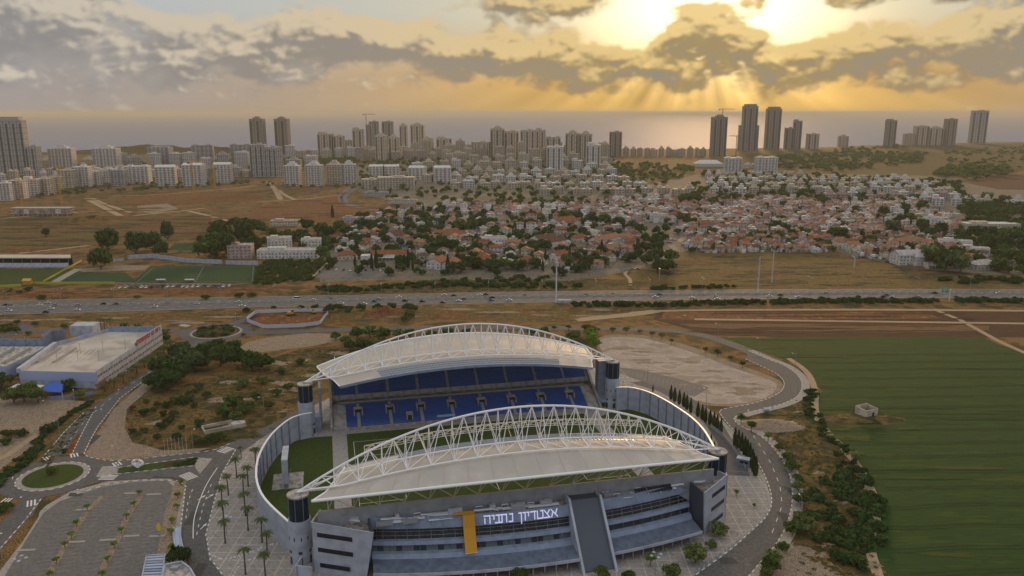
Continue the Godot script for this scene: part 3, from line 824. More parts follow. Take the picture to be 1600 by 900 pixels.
	# mended patches and tyre stained places
	for q in [[Vector2(-109.7, -250.0), 3.0, 9.0], [Vector2(90.4, -250.0), 3.0, 12.0], [Vector2(98.9, -269.2), 2.0, 7.0], [Vector2(101.6, -325.0), 2.5, 8.0], [Vector2(-176.6, -316.6), 2.5, 9.0], [Vector2(-194.4, -381.9), 2.2, 8.0], [Vector2(-159.0, -264.1), 5.0, 3.0], [Vector2(-135.0, -277.6), 8.0, 2.0], [Vector2(-95.3, -218.3), 3.0, 8.0], [Vector2(-105.7, -325.0), 6.0, 3.0], [Vector2(63.1, -221.8), 5.0, 4.0]]:
		sheet("asphalt_patch", rough_edge(PackedVector2Array([q[0], q[0] + Vector2(q[1], 0.6), q[0] + Vector2(q[1] + 0.8, q[2]), q[0] + Vector2(0.6, q[2])]), 0.4, 1.5), 0.119, M.asphalt_patch)
	# islands
	sheet("grass_island", circle(Vector2(-172.8, -277.6), 10.2), 0.13, M.lawn)
	ring_strip("kerb_ring", Vector2(-172.8, -277.6), 10.2, 12.2, 0.12, M.footway)
	kerb("kerb", circle(Vector2(-172.8, -277.6), 12.3), true)
	sheet("shrub_bed", circle(Vector2(-184.4, -479.0), 14.0), 0.13, M.scrub)
	ring_strip("kerb_ring", Vector2(-184.4, -479.0), 14.0, 15.5, 0.12, M.footway)
	sheet("shrub_bed", circle(Vector2(-324.5, -483.5), 13.0), 0.13, M.scrub)
	sheet("grass_island", line([-149.5, -279.8, -151.2, -284.8, -144.1, -287.1, -135.9, -290.0, -133.9, -284.2, -142.5, -280.9]), 0.13, M.lawn)
	sheet("footpath", line([-156.4, -277.0, -158.4, -285.9, -152.5, -286.5, -149.5, -279.2]), 0.125, M.footway)
	sheet("planting_bed", line([-133.9, -284.2, -136.2, -290.5, -125.2, -294.7, -123.2, -287.1, -128.5, -285.3]), 0.13, M.scrub)
	sheet("footpath", line([-122.8, -285.9, -124.5, -294.1, -118.4, -292.9, -118.2, -279.2]), 0.125, M.footway)
	kerb("kerb", line([-155.9, -277.0, -149.5, -279.2, -133.7, -283.6, -123.0, -286.5]))
	kerb("kerb", line([-152.0, -284.8, -136.2, -290.5, -125.2, -294.7]))
	sheet("planting_bed", line([-178.8, -295.9, -184.3, -313.8, -185.1, -319.3, -181.9, -313.8, -176.1, -296.5]), 0.13, M.red_soil)
	kerb("kerb", line([-176.1, -296.5, -181.9, -313.8, -188.6, -334.6, -193.5, -349.7]))
	kerb("kerb", line([-171.8, -297.7, -175.8, -309.8, -180.3, -325.0, -187.9, -361.6, -187.8, -400.1]))
	kerb("kerb", line([-186.1, -293.5, -191.7, -319.3, -195.2, -341.6]))
	kerb("kerb", smooth(line([-172.2, -298.4, -168.1, -294.1, -155.6, -290.2, -138.6, -295.6, -121.1, -300.2, -116.2, -308.5]), false))
	# zebra crossings
	for q in [[Vector2(-184.9, -292.3), Vector2(-182.0, -295.3), 4.0], [Vector2(-175.9, -295.3), Vector2(-172.4, -297.7), 4.0], [Vector2(-154.8, -287.1), Vector2(-151.7, -290.0), 4.0], [Vector2(-151.5, -274.4), Vector2(-151.2, -279.2), 6.0], [Vector2(-169.6, -255.5), Vector2(-166.2, -257.4), 5.0], [Vector2(-179.7, -257.4), Vector2(-176.1, -257.4), 5.0], [Vector2(-124.1, -279.2), Vector2(-118.1, -274.4), 4.5], [Vector2(-117.3, -299.0), Vector2(-114.3, -304.6), 5.0], [Vector2(-211.1, -492.7), Vector2(-208.9, -497.4), 7.0]]:
		zebra(q[0], q[1], q[2])
	ribbon("road_marking", smooth(line([-113.5, -284.8, -112.6, -270.7, -109.5, -254.6, -106.7, -243.5, -102.4, -232.4]), false), 0.3, 0.13, M.road_paint)
	dashes("road_marking", line([-110.7, -270.7, -107.5, -254.6, -104.6, -243.5, -101.5, -232.4]), 0.25, 2.0, 3.0, 0.13, M.road_paint)
	dashes("road_marking", line([-116.0, -266.6, -113.8, -256.9, -110.3, -246.5]), 0.25, 2.0, 3.0, 0.13, M.road_paint)
	for q in [[Vector2(-110.3, -260.2), 0.35], [Vector2(-107.7, -261.2), 0.35], [Vector2(-102.0, -240.1), 0.15]]: arrow(q[0], q[1])
	dashes("road_marking", line([-182.9, -303.4, -190.1, -334.6, -192.5, -366.0, -191.0, -401.1]), 0.2, 3.0, 5.0, 0.13, M.road_paint)
	dashes("road_marking", line([109.2, -346.4, 102.9, -334.6, 102.0, -307.9, 101.0, -288.2, 98.2, -269.2, 94.1, -254.6, 85.7, -238.0]), 0.2, 3.0, 5.0, 0.13, M.road_paint)
	ribbon("road_marking", line([-106.3, -309.2, -100.2, -325.0, -95.3, -338.5]), 0.2, 0.13, M.road_paint)
	# roads in the open land and the town
	var tw := [[line([-913, -1322, -830, -1400, -752, -1400, -703, -1514, -607, -1616, -494, -1768]), 7.0, true], [line([-695, -1292, -627, -1199, -516, -1047]), 9.0, false], [line([-699, -1312, -604, -1182, -522, -1088]), 7.0, false], [line([-477, -1570, -426, -1436, -364, -1253]), 9.0, false], [line([-413, -1412, -377, -1322, -342, -1253]), 7.0, false], [line([-389, -1225, -332, -1253, -287, -1322]), 6.0, false], [line([-276, -1500, -282, -1377, -275, -1292, -251, -1199, -221, -1141, -169, -1103, -107, -1103]), 11.0, true], [line([-299, -1528, -294, -1412, -279, -1292, -260, -1216]), 8.0, true],
		[line([-680, -1002, -620, -1067, -578, -1103]), 5.0, false], [line([-507, -1047, -450, -1118, -441, -1141]), 6.0, false], [line([-449, -1103, -397, -1047, -356, -996]), 7.0, false], [line([-669, -1302, -594, -1322, -520, -1412, -480, -1500]), 6.0, false], [line([-479, -763, -443, -801, -430, -825]), 6.0, false],
		[line([73.9, -668.1, 88.7, -676.6, 113.1, -691.2, 140.5, -732.1, 162, -778, 165, -817, 165, -851]), 7.5, true], [line([93.8, -616.4, 97.4, -641.3, 95.1, -662.6, 99.4, -673.7]), 3.0, false], [line([176, -834, 203, -893, 216, -973, 224, -1067]), 7.0, false], [line([239, -1998, 201, -1570, 189, -1272]), 9.0, true]]
	for q in tw: ribbon("road" if q[2] else "dirt_track", smooth(q[0], false), q[1], 0.14, M.lot_asphalt if q[2] else M.track)
	sheet("car_park", line([-163.4, -646.5, -166.4, -722.2, -107.5, -691.2, -103.5, -646.5]), 0.1, M.lot_asphalt)
	sheet("builders_yard", line([-549, -1165, -519, -1199, -476, -1133, -485, -1074, -521, -1103]), 0.1, M.dirt)

func circle(c: Vector2, r: float, n := 40) -> PackedVector2Array:
	var p := PackedVector2Array()
	for i in n: p.push_back(c + Vector2.from_angle(TAU * i / n) * r)
	return p

func ring_strip(called: String, c: Vector2, r0: float, r1: float, y: float, m: Material) -> void:
	var s := Shape.new()
	s.flat_uv = true
	for i in 48:
		var a := Vector2.from_angle(TAU * i / 48)
		var b := Vector2.from_angle(TAU * (i + 1) / 48)
		s.quad(V(c + a * r0, y), V(c + a * r1, y), V(c + b * r1, y), V(c + b * r0, y))
	setting(called, s, m)

func bays(a: Vector2, b: Vector2, deep: float, wide: float, y: float, dir: Vector2) -> void:
	var s := Shape.new()
	s.flat_uv = true
	var d := (b - a).normalized()
	for i in int(a.distance_to(b) / wide) + 1:
		var p := a + d * wide * i
		var e := dir.normalized() * deep
		s.quad(V(p, y), V(p + d * 0.14, y), V(p + e + d * 0.14, y), V(p + e, y))
	setting("bay_marking", s, M.worn_paint)

func bays_along(path: PackedVector2Array, off: float, deep: float, wide: float, y: float) -> void:
	var s := Shape.new()
	s.flat_uv = true
	var sg := signf(off)
	for q in along(path, wide):
		var d: Vector2 = q[1]
		var n := Vector2(-d.y, d.x)
		var p: Vector2 = q[0] + n * off
		var e := n * sg * deep
		s.quad(V(p, y), V(p + d * 0.13, y), V(p + e + d * 0.13, y), V(p + e, y))
	setting("bay_marking", s, M.worn_paint)

func zebra(a: Vector2, b: Vector2, long: float) -> void:
	var s := Shape.new()
	s.flat_uv = true
	var d := (b - a).normalized()
	var n := Vector2(-d.y, d.x) * long / 2
	for i in int(a.distance_to(b) / 1.1):
		var p := a + d * 1.1 * i
		s.quad(V(p + n, 0.135), V(p + d * 0.55 + n, 0.135), V(p + d * 0.55 - n, 0.135), V(p - n, 0.135))
	setting("zebra_crossing", s, M.road_paint)

func arrow(at: Vector2, turn: float) -> void:
	var s := Shape.new()
	s.flat_uv = true
	var b := Transform2D(turn, at)
	s.quad(V(b * Vector2(-0.15, 2), 0.13), V(b * Vector2(0.15, 2), 0.13), V(b * Vector2(0.15, -0.5), 0.13), V(b * Vector2(-0.15, -0.5), 0.13))
	s.tri(V(b * Vector2(-0.6, -0.5), 0.13), V(b * Vector2(0.6, -0.5), 0.13), V(b * Vector2(0, -2.2), 0.13))
	setting("road_marking", s, M.road_paint)

# ---------- the stadium: local x runs along the stands, local z towards the main facade ----------
const ST := Vector3(-8.92, 0, -285.45)
const ST_TURN := 0.2285
const HALF := 68.75   # from the middle to the towers

func at_stadium(p: Vector3) -> Vector3:
	return ST + Basis(Vector3.UP, ST_TURN) * p

func local_sheet(called: String, p: PackedVector2Array, y: float, m: Material) -> void:
	var q := PackedVector2Array()
	for a in p:
		var w := at_stadium(Vector3(a.x, 0, a.y))
		q.push_back(Vector2(w.x, w.z))
	sheet(called, q, y, m)

func rect(x0: float, z0: float, x1: float, z1: float) -> PackedVector2Array:
	return PackedVector2Array([Vector2(x0, z0), Vector2(x1, z0), Vector2(x1, z1), Vector2(x0, z1)])

func extrude(s: Shape, poly: Array, x0: float, x1: float) -> void:   # poly holds (z, y) pairs
	var pp := PackedVector2Array(poly)
	var k := Geometry2D.triangulate_polygon(pp)
	for x in [x0, x1]:
		for i in range(0, k.size(), 3):
			s.tri(Vector3(x, pp[k[i]].y, pp[k[i]].x), Vector3(x, pp[k[i + 1]].y, pp[k[i + 1]].x), Vector3(x, pp[k[i + 2]].y, pp[k[i + 2]].x))
	for i in pp.size():
		var a := pp[i]
		var b := pp[(i + 1) % pp.size()]
		s.quad(Vector3(x0, a.y, a.x), Vector3(x1, a.y, a.x), Vector3(x1, b.y, b.x), Vector3(x0, b.y, b.x))

func make_stadium() -> void:
	make_pitch()
	make_far_stand()
	make_main_stand()
	make_stadium_roof(1.0, "white arched stand roof nearest the sign, its facade side on cream struts")
	make_stadium_roof(-1.0, "white arched stand roof over the blue far seats")
	make_towers()
	make_perimeter(PackedVector2Array([Vector2(-66.5, -46), Vector2(-74.3, -43.5), Vector2(-80.4, -30), Vector2(-83.3, -18.3), Vector2(-85.2, -4.1), Vector2(-84.7, 11), Vector2(-82.7, 22.3), Vector2(-80.2, 30), Vector2(-77.0, 37), Vector2(-74.0, 43), Vector2(-71.2, 48.5)]), "tall curved concrete wall around the grass corner with the scoreboard")
	make_perimeter(PackedVector2Array([Vector2(68.8, -46.5), Vector2(75, -46.3), Vector2(81, -39), Vector2(84.4, -26.2), Vector2(86, -13.3), Vector2(86.6, -2.8), Vector2(85.6, 8), Vector2(82.8, 20.1), Vector2(79, 33), Vector2(72.5, 47)]), "tall curved concrete wall beside the rows of cypresses")
	make_sign()
	make_rooftop()

func make_pitch() -> void:
	local_sheet("stadium_apron", rect(-64, -56, 64, 50), 0.09, M.footway)
	local_sheet("grass_corner", PackedVector2Array([Vector2(-58.6, -44.5), Vector2(-66, -44.8), Vector2(-74.5, -42.5), Vector2(-80, -29), Vector2(-82.8, -18), Vector2(-84.6, -4), Vector2(-84.1, 11), Vector2(-82.1, 22), Vector2(-79.7, 29.5), Vector2(-76.5, 36.5), Vector2(-73.5, 42.5), Vector2(-70, 46), Vector2(-58.6, 44)]), 0.11, M.lawn)
	local_sheet("grass_corner", PackedVector2Array([Vector2(59.5, -40), Vector2(68, -44.8), Vector2(75, -45.5), Vector2(80.5, -38), Vector2(83.8, -26), Vector2(85.5, -13), Vector2(86, -3), Vector2(85, 8), Vector2(82, 20), Vector2(78, 33), Vector2(71, 46), Vector2(59.5, 44)]), 0.11, M.lawn)
	local_sheet("football_pitch", rect(-52.6, -45, 53, 43), 0.12, M.lawn)
	local_sheet("concrete_pad", rect(-80.5, -12, -69.5, 1.5), 0.13, M.concrete)
	local_sheet("footpath", rect(-69.5, 2.5, -58.6, 5.5), 0.125, M.footway)
	var s := Shape.new()
	s.flat_uv = true
	var stripe := func(a: Vector2, b: Vector2) -> void:
		var n := (b - a).orthogonal().normalized() * 0.09
		s.quad(at_stadium(V(a + n, 0.14)), at_stadium(V(b + n, 0.14)), at_stadium(V(b - n, 0.14)), at_stadium(V(a - n, 0.14)))
	for q in [[-50, -36, 50, 34], [-50, -21, -33.5, 19], [-50, -10, -44.5, 8], [33.5, -21, 50, 19], [44.5, -10, 50, 8]]:
		var p := rect(q[0], q[1], q[2], q[3])
		for i in 4: stripe.call(p[i], p[(i + 1) % 4])
	stripe.call(Vector2(0, -36), Vector2(0, 34))
	var c := circle(Vector2(0, -1), 9.15, 28)
	for i in 28: stripe.call(c[i], c[(i + 1) % 28])
	setting("pitch_marking", s, M.road_paint)
	for q in [-50.0, 50.0]:
		var g := Shape.new()
		g.pipe([Vector3(0, 0.14, -3.66), Vector3(0, 2.5, -3.66), Vector3(0, 2.5, 3.66), Vector3(0, 0.14, 3.66)], 0.08)
		solo("goal", g, M.steel_white, "white football goal on the pitch at the %s end" % ("grass corner and scoreboard" if q < 0 else "cypress wall"), "goal", "", at_stadium(Vector3(q, 0, -1)), ST_TURN)
	var sb := thing("scoreboard", "tall slab shaped scoreboard standing on a concrete pad in the grass corner", "scoreboard", at_stadium(Vector3(-75.4, 0.13, -4)), ST_TURN)
	var b := Shape.new()
	b.box(Vector3(0, 7.0, 0), Vector3(2.2, 9.4, 13))
	part("cabinet", b, M.panel_white, sb)
	b = Shape.new()
	b.box(Vector3(0, 1.1, -3.5), Vector3(1.2, 2.3, 0.9)); part("leg", b, M.machine, sb)
	b = Shape.new()
	b.box(Vector3(0, 1.1, 4.5), Vector3(1.6, 2.3, 2.5)); part("leg", b, M.machine, sb)
	b = Shape.new()
	b.box(Vector3(1.12, 7.2, 0), Vector3(0.06, 8.0, 12)); part("screen", b, M.window_dark, sb)

const AISLES := [-47.0, -33.1, -19.4, -5.5, 8.4, 22.4, 36.4, 50.3]

func seat_rows(s: Shape, x0: float, x1: float, z0: float, y0: float, z1: float, y1: float, n: int) -> void:
	for i in n:
		var za := lerpf(z0, z1, i / float(n))
		var zb := lerpf(z0, z1, (i + 1) / float(n))
		var y := lerpf(y0, y1, (i + 1) / float(n))
		var yl := lerpf(y0, y1, i / float(n)) - 0.3
		s.quad(Vector3(x0, yl, za), Vector3(x1, yl, za), Vector3(x1, y, za), Vector3(x0, y, za))
		s.quad(Vector3(x0, y, za), Vector3(x1, y, za), Vector3(x1, y, lerpf(za, zb, 0.62)), Vector3(x0, y, lerpf(za, zb, 0.62)))
		s.quad(Vector3(x0, y, lerpf(za, zb, 0.62)), Vector3(x1, y, lerpf(za, zb, 0.62)), Vector3(x1, y - 0.32, lerpf(za, zb, 0.66)), Vector3(x0, y - 0.32, lerpf(za, zb, 0.66)))
		s.quad(Vector3(x0, y - 0.32, lerpf(za, zb, 0.66)), Vector3(x1, y - 0.32, lerpf(za, zb, 0.66)), Vector3(x1, y - 0.32, zb), Vector3(x0, y - 0.32, zb))

func make_far_stand() -> void:
	var o := thing("far_stand", "two tier stand with blue seats facing the camera across the pitch", "grandstand", ST, ST_TURN)
	var s := Shape.new()
	extrude(s, [Vector2(-49.4, 0), Vector2(-49.4, 1.1), Vector2(-63.4, 6.6), Vector2(-68.0, 6.6), Vector2(-68.0, 8.2), Vector2(-65.6, 8.2), Vector2(-65.6, 9.5), Vector2(-66.2, 9.5), Vector2(-66.2, 8.7), Vector2(-79.6, 18.0), Vector2(-80.4, 21.0), Vector2(-81.4, 21.0), Vector2(-81.4, 0)], -58.0, 62.0)
	part("terrace_body", s, M.concrete, o)
	var lo := [-53.0] + AISLES + [57.5]
	var up := [-57.6] + AISLES + [61.6]
	for i in lo.size() - 1:
		s = Shape.new()
		seat_rows(s, lo[i] + 0.7, lo[i + 1] - 0.7, -49.6, 1.2, -63.2, 6.9, 17)
		part("lower_seat_block", s, M.seat_blue, o)
		s = Shape.new()
		seat_rows(s, up[i] + 0.65, up[i + 1] - 0.65, -66.5, 9.0, -79.4, 18.1, 14)
		part("upper_seat_block", s, M.seat_blue_lightened, o)
	for x in AISLES:
		s = Shape.new()
		seat_rows(s, x - 0.68, x + 0.68, -49.6, 0.95, -63.2, 6.65, 17)
		part("aisle", s, M.aisle, o)
		s = Shape.new()
		seat_rows(s, x - 0.63, x + 0.63, -66.5, 8.75, -79.4, 17.85, 14)
		part("aisle", s, M.aisle, o)
		# a stair opening in the lower tier
		s = Shape.new()
		for q in [-1.75, 1.75]: s.box(Vector3(x + q, 4.6, -58.2), Vector3(0.5, 2.9, 4.6))
		s.box(Vector3(x, 6.0, -59.4), Vector3(3.9, 0.4, 2.6))
		var mouth := part("stair_opening", s, M.concrete, o)
		s = Shape.new()
		s.box(Vector3(x, 4.6, -58.6), Vector3(2.9, 2.3, 1.4))
		part("doorway", s, M.void_dark, mouth)
		s = Shape.new()
		s.box(Vector3(x, 15.6, -76.4), Vector3(3.2, 1.9, 2.2))
		part("upper_opening", s, M.window_shade, o)
	s = Shape.new()
	s.box(Vector3(-9.6, 3.0, -51.6), Vector3(2.6, 4.6, 2.6)); s.box(Vector3(34.0, 3.0, -51.6), Vector3(2.6, 4.6, 2.6))
	s = Shape.new()
	s.box(Vector3(-25.0, 2.4, -52.6), Vector3(2.8, 4.2, 3.4)); var tunnel := part("players_tunnel", s, M.concrete, o)
	s = Shape.new()
	s.box(Vector3(-25.0, 2.3, -50.88), Vector3(1.9, 3.6, 0.1)); part("doorway", s, M.void_dark, tunnel)
	s = Shape.new()
	s.box(Vector3(29.5, 2.0, -52.2), Vector3(2.6, 3.4, 3.0)); tunnel = part("players_tunnel", s, M.concrete, o)
	s = Shape.new()
	s.box(Vector3(29.5, 1.9, -50.68), Vector3(1.8, 2.9, 0.1)); part("doorway", s, M.void_dark, tunnel)
	s = Shape.new()
	s.box(Vector3(-9.0, 2.3, -51.2), Vector3(8.0, 1.0, 0.15)); part("blue_banner", s, M.blue_wall, o)
	s = Shape.new()
	s.box(Vector3(2.0, 9.9, -65.7), Vector3(119.6, 0.9, 0.12)); part("balcony_rail", s, M.concrete, o)
	s = Shape.new()
	s.box(Vector3(2.0, 7.4, -63.6), Vector3(114, 0.8, 0.1)); part("walkway_rail", s, M.machine, o)
	for x in [-58.6, 62.6]:
		s = Shape.new()
		extrude(s, [Vector2(-49, 0), Vector2(-49, 2.0), Vector2(-64.5, 10.3), Vector2(-81.4, 21.4), Vector2(-81.4, 0)], x - 0.5, x + 0.5)
		part("side_wall", s, M.concrete, o)
	s = Shape.new()
	s.box(Vector3(-63.0, 9.5, -57.0), Vector3(0.9, 19.0, 9.0)); s.box(Vector3(-64.5, 3.4, -53.0), Vector3(3.0, 6.8, 5.5))
	part("end_block", s, M.panel, o)
	s = Shape.new()
	s.box(Vector3(65.6, 10.5, -57.5), Vector3(4.4, 21.0, 4.5)); s.box(Vector3(65.2, 3.4, -52.6), Vector3(5.0, 1.2, 6.0))
	part("end_block", s, M.panel, o)
	for x in range(-56, 63, 8):
		s = Shape.new()
		s.tube(Vector3(x, 20.5, -80.6), Vector3(x, 24.5, -78.0), 0.2)
		part("roof_post", s, M.steel_white, o)

func front_line(x: float) -> float:   # how far out the main facade stands
	return 64.3 - 0.0024 * (x - 2.0) * (x - 2.0)

func facade_piece(x0: float, x1: float, yt: float, zt: float, yb: float, zb: float, deep := 0.5) -> Shape:
	var s := Shape.new()
	var a := front_line(x0)
	var b := front_line(x1)
	s.hexa([Vector3(x0, yb, a + zb), Vector3(x1, yb, b + zb), Vector3(x1, yb, b + zb - deep), Vector3(x0, yb, a + zb - deep), Vector3(x0, yt, a + zt), Vector3(x1, yt, b + zt), Vector3(x1, yt, b + zt - deep), Vector3(x0, yt, a + zt - deep)])
	return s

func make_main_stand() -> void:
	var o := thing("main_stand", "grey panelled main stand building with ribbon windows and lit lettering", "grandstand", ST, ST_TURN)
	var s := Shape.new()
	extrude(s, [Vector2(45.5, 0), Vector2(45.5, 1.2), Vector2(57.4, 17.9), Vector2(57.4, 19.0), Vector2(58.1, 19.0), Vector2(58.1, 0)], -63.0, 64.0)
	part("terrace_body", s, M.rear_wall, o)
	var ends := [-62.0] + AISLES + [63.0]
	for i in ends.size() - 1:
		s = Shape.new()
		seat_rows(s, ends[i] + 0.7, ends[i + 1] - 0.7, 45.6, 1.4, 57.3, 18.2, 20)
		part("seat_block", s, M.seat_blue, o)
	# flat roof behind the parapet
	var p := PackedVector2Array()
	for i in 25: p.push_back(Vector2(-48 + i * 4.25, maxf(front_line(-48 + i * 4.25) - 0.4, 58.4)))
	p.push_back(Vector2(54, 58.12)); p.push_back(Vector2(-48, 58.12))
	s = Shape.new()
	s.prism(p, 13.4, 14.2, true)
	part("flat_roof", s, M.gravel_roof, o)
	for wing in [[-48.0, 12.4, 17], [23.4, 55.0, 9]]:
		var w: float = (wing[1] - wing[0]) / wing[2]
		for i in int(wing[2]):
			var x0: float = wing[0] + i * w
			part("parapet_panel", facade_piece(x0, x0 + w - 0.04, 15.3, 0.0, 11.9, 0.6), M.panel, o)
			part("spandrel_panel", facade_piece(x0, x0 + w - 0.03, 8.7, 2.1, 7.6, 2.5, 2.4), M.panel, o)
			part("lower_panel", facade_piece(x0, x0 + w - 0.03, 5.6, 4.0, 4.2, 4.9, 3.2), M.panel, o)
			for k in 2:
				var xa := x0 + w * k / 2.0
				var upper := part("upper_pane", facade_piece(xa + 0.06, xa + w / 2 - 0.06, 11.9, -0.5, 8.7, 0.7, 0.1), M.glass_dark, o)
				part("lower_pane", facade_piece(xa + 0.06, xa + w / 2 - 0.06, 7.6, 1.3, 5.6, 2.2, 0.1), M.glass_green if (i * 7 + k * 3) % 5 < 3 and wing[0] < 0 else M.glass_dark, o)
		s = Shape.new()
		for i in int(wing[2]) + 1:
			var x: float = wing[0] + i * w
			s.tube(Vector3(x, 11.9, front_line(x) - 0.42), Vector3(x, 8.7, front_line(x) + 0.78), 0.09, 0.09, 4)
			s.tube(Vector3(x, 7.6, front_line(x) + 1.38), Vector3(x, 5.6, front_line(x) + 2.28), 0.08, 0.08, 4)
		stuff_part("mullions", s, M.mullion, o)
		s = Shape.new()
		for i in int(wing[2]):
			var x0: float = wing[0] + i * w
			for q in [0.35, 0.7]:
				var y: float = lerpf(11.9, 8.7, q)
				var z: float = lerpf(-0.42, 0.78, q)
				s.tube(Vector3(x0, y, front_line(x0) + z), Vector3(x0 + w, y, front_line(x0 + w) + z), 0.07, 0.07, 4)
		stuff_part("louvres", s, M.machine, o)
		s = Shape.new()
		for i in int(wing[2]):
			var x0: float = wing[0] + i * w
			var a := front_line(x0)
			var b := front_line(x0 + w)
			s.hexa([Vector3(x0, 4.1, a + 2.0), Vector3(x0 + w, 4.1, b + 2.0), Vector3(x0 + w, 3.3, b + 12.0), Vector3(x0, 3.3, a + 12.0), Vector3(x0, 4.6, a + 2.0), Vector3(x0 + w, 4.6, b + 2.0), Vector3(x0 + w, 3.95, b + 12.0), Vector3(x0, 3.95, a + 12.0)])
		part("entrance_canopy", s, M.canopy_top, o)
		s = Shape.new()
		for i in int(wing[2]):
			var x0: float = wing[0] + i * w
			var a := front_line(x0)
			var b := front_line(x0 + w)
			s.hexa([Vector3(x0, 3.3, a + 12.02), Vector3(x0 + w, 3.3, b + 12.02), Vector3(x0 + w, 3.3, b + 12.3), Vector3(x0, 3.3, a + 12.3), Vector3(x0, 4.2, a + 12.02), Vector3(x0 + w, 4.2, b + 12.02), Vector3(x0 + w, 4.2, b + 12.3), Vector3(x0, 4.2, a + 12.3)])
		part("canopy_edge", s, M.panel_white, o)
		for i in int(wing[2]):
			var x0: float = wing[0] + i * w
			part("entrance_pane", facade_piece(x0 + 0.1, x0 + w - 0.1, 4.0, 2.2, 0.1, 2.2, 0.2), M.glass_dark, o)
			s = Shape.new()
			s.tube(Vector3(x0, 0, front_line(x0) + 10.5), Vector3(x0, 3.5, front_line(x0) + 10.5), 0.22, 0.22, 8)
			part("column", s, M.concrete, o)
	# the dark sloping front between two white fins
	s = Shape.new()
	extrude(s, [Vector2(62.2, 15.8), Vector2(77.6, 0.3), Vector2(77.6, 0), Vector2(60, 0), Vector2(58.2, 14.2), Vector2(58.2, 15.4)], 13.2, 22.6)
	part("sloping_front", s, M.ramp_dark, o)
	for x in [12.8, 23.0]:
		s = Shape.new()
		extrude(s, [Vector2(58.2, 16.2), Vector2(62.8, 16.8), Vector2(79.2, 0), Vector2(60, 0)], x - 0.38, x + 0.38)
		part("fin", s, M.panel_white, o)
	# corner blocks with slit windows
	corner_block(o, Vector2(-65.3, 58.6), Vector2(-47.5, 68.0), Vector2(-50.0, 66.0), Vector2(-48.2, 59.0), Vector2(-62.6, 51.2))
	corner_block(o, Vector2(69.4, 57.6), Vector2(56.4, 67.0), Vector2(57.8, 65.6), Vector2(55.4, 58.6), Vector2(66.4, 50.2))
	s = Shape.new()
	s.box(Vector3(-67.6, 2.2, 62.2), Vector3(4.6, 4.4, 0.4), -0.45); s.box(Vector3(-69.4, 2.2, 59.4), Vector3(0.4, 4.4, 5.0), -0.3)
	part("yard_wall", s, M.panel_white, o)

func corner_block(o: Node3D, a: Vector2, b: Vector2, b0: Vector2, c: Vector2, d: Vector2) -> void:
	var h := 15.6
	var s := Shape.new()
	var inward := ((c + d) / 2 - (a + b) / 2).normalized() * 0.5
	s.hexa([V(a, 0), V(b0, 0), V(b0 + inward, 0), V(a + inward, 0), V(a, h + 0.6), V(b, h), V(b + inward, h), V(a + inward, h + 0.6)])
	var face := part("block_wall", s, M.panel_white, o)
	var n := -inward.normalized()
	for q in [[0.10, 0.66, 13.2, 11.8], [0.10, 0.66, 8.4, 7.0], [0.12, 0.60, 3.4, 2.0]]:
		s = Shape.new()
		var p := a.lerp(b, q[0]) + n * 0.02
		var r: Vector2 = a.lerp(b, q[1]) + n * 0.02
		var u := n * 0.06
		s.hexa([V(p, q[3]), V(r, q[3]), V(r + u, q[3]), V(p + u, q[3]), V(p, q[2]), V(r, q[2]), V(r + u, q[2]), V(p + u, q[2])])
		part("slit_window", s, M.glass_dark, face)
	var side := (b - a).normalized() * 0.5
	s = Shape.new()
	s.hexa([V(a, 0), V(a + side, 0), V(d + side, 0), V(d, 0), V(a, h + 0.6), V(a + side, h + 0.6), V(d + side, h + 0.6), V(d, h + 0.6)])
	part("block_wall", s, M.panel_white, o)
	s = Shape.new()
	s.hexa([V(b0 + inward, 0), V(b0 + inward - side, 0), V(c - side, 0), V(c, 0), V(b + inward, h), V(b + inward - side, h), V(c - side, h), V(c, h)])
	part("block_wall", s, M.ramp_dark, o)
	s = Shape.new()
	s.prism(PackedVector2Array([a + inward + side, b + inward - side, c - side, d + side]), 13.0, 13.8, true)
	part("terrace", s, M.gravel_roof, o)

func chord(x: float, rise: float) -> float:
	return 22.5 + rise * (1.0 - pow(x / HALF, 2.0))

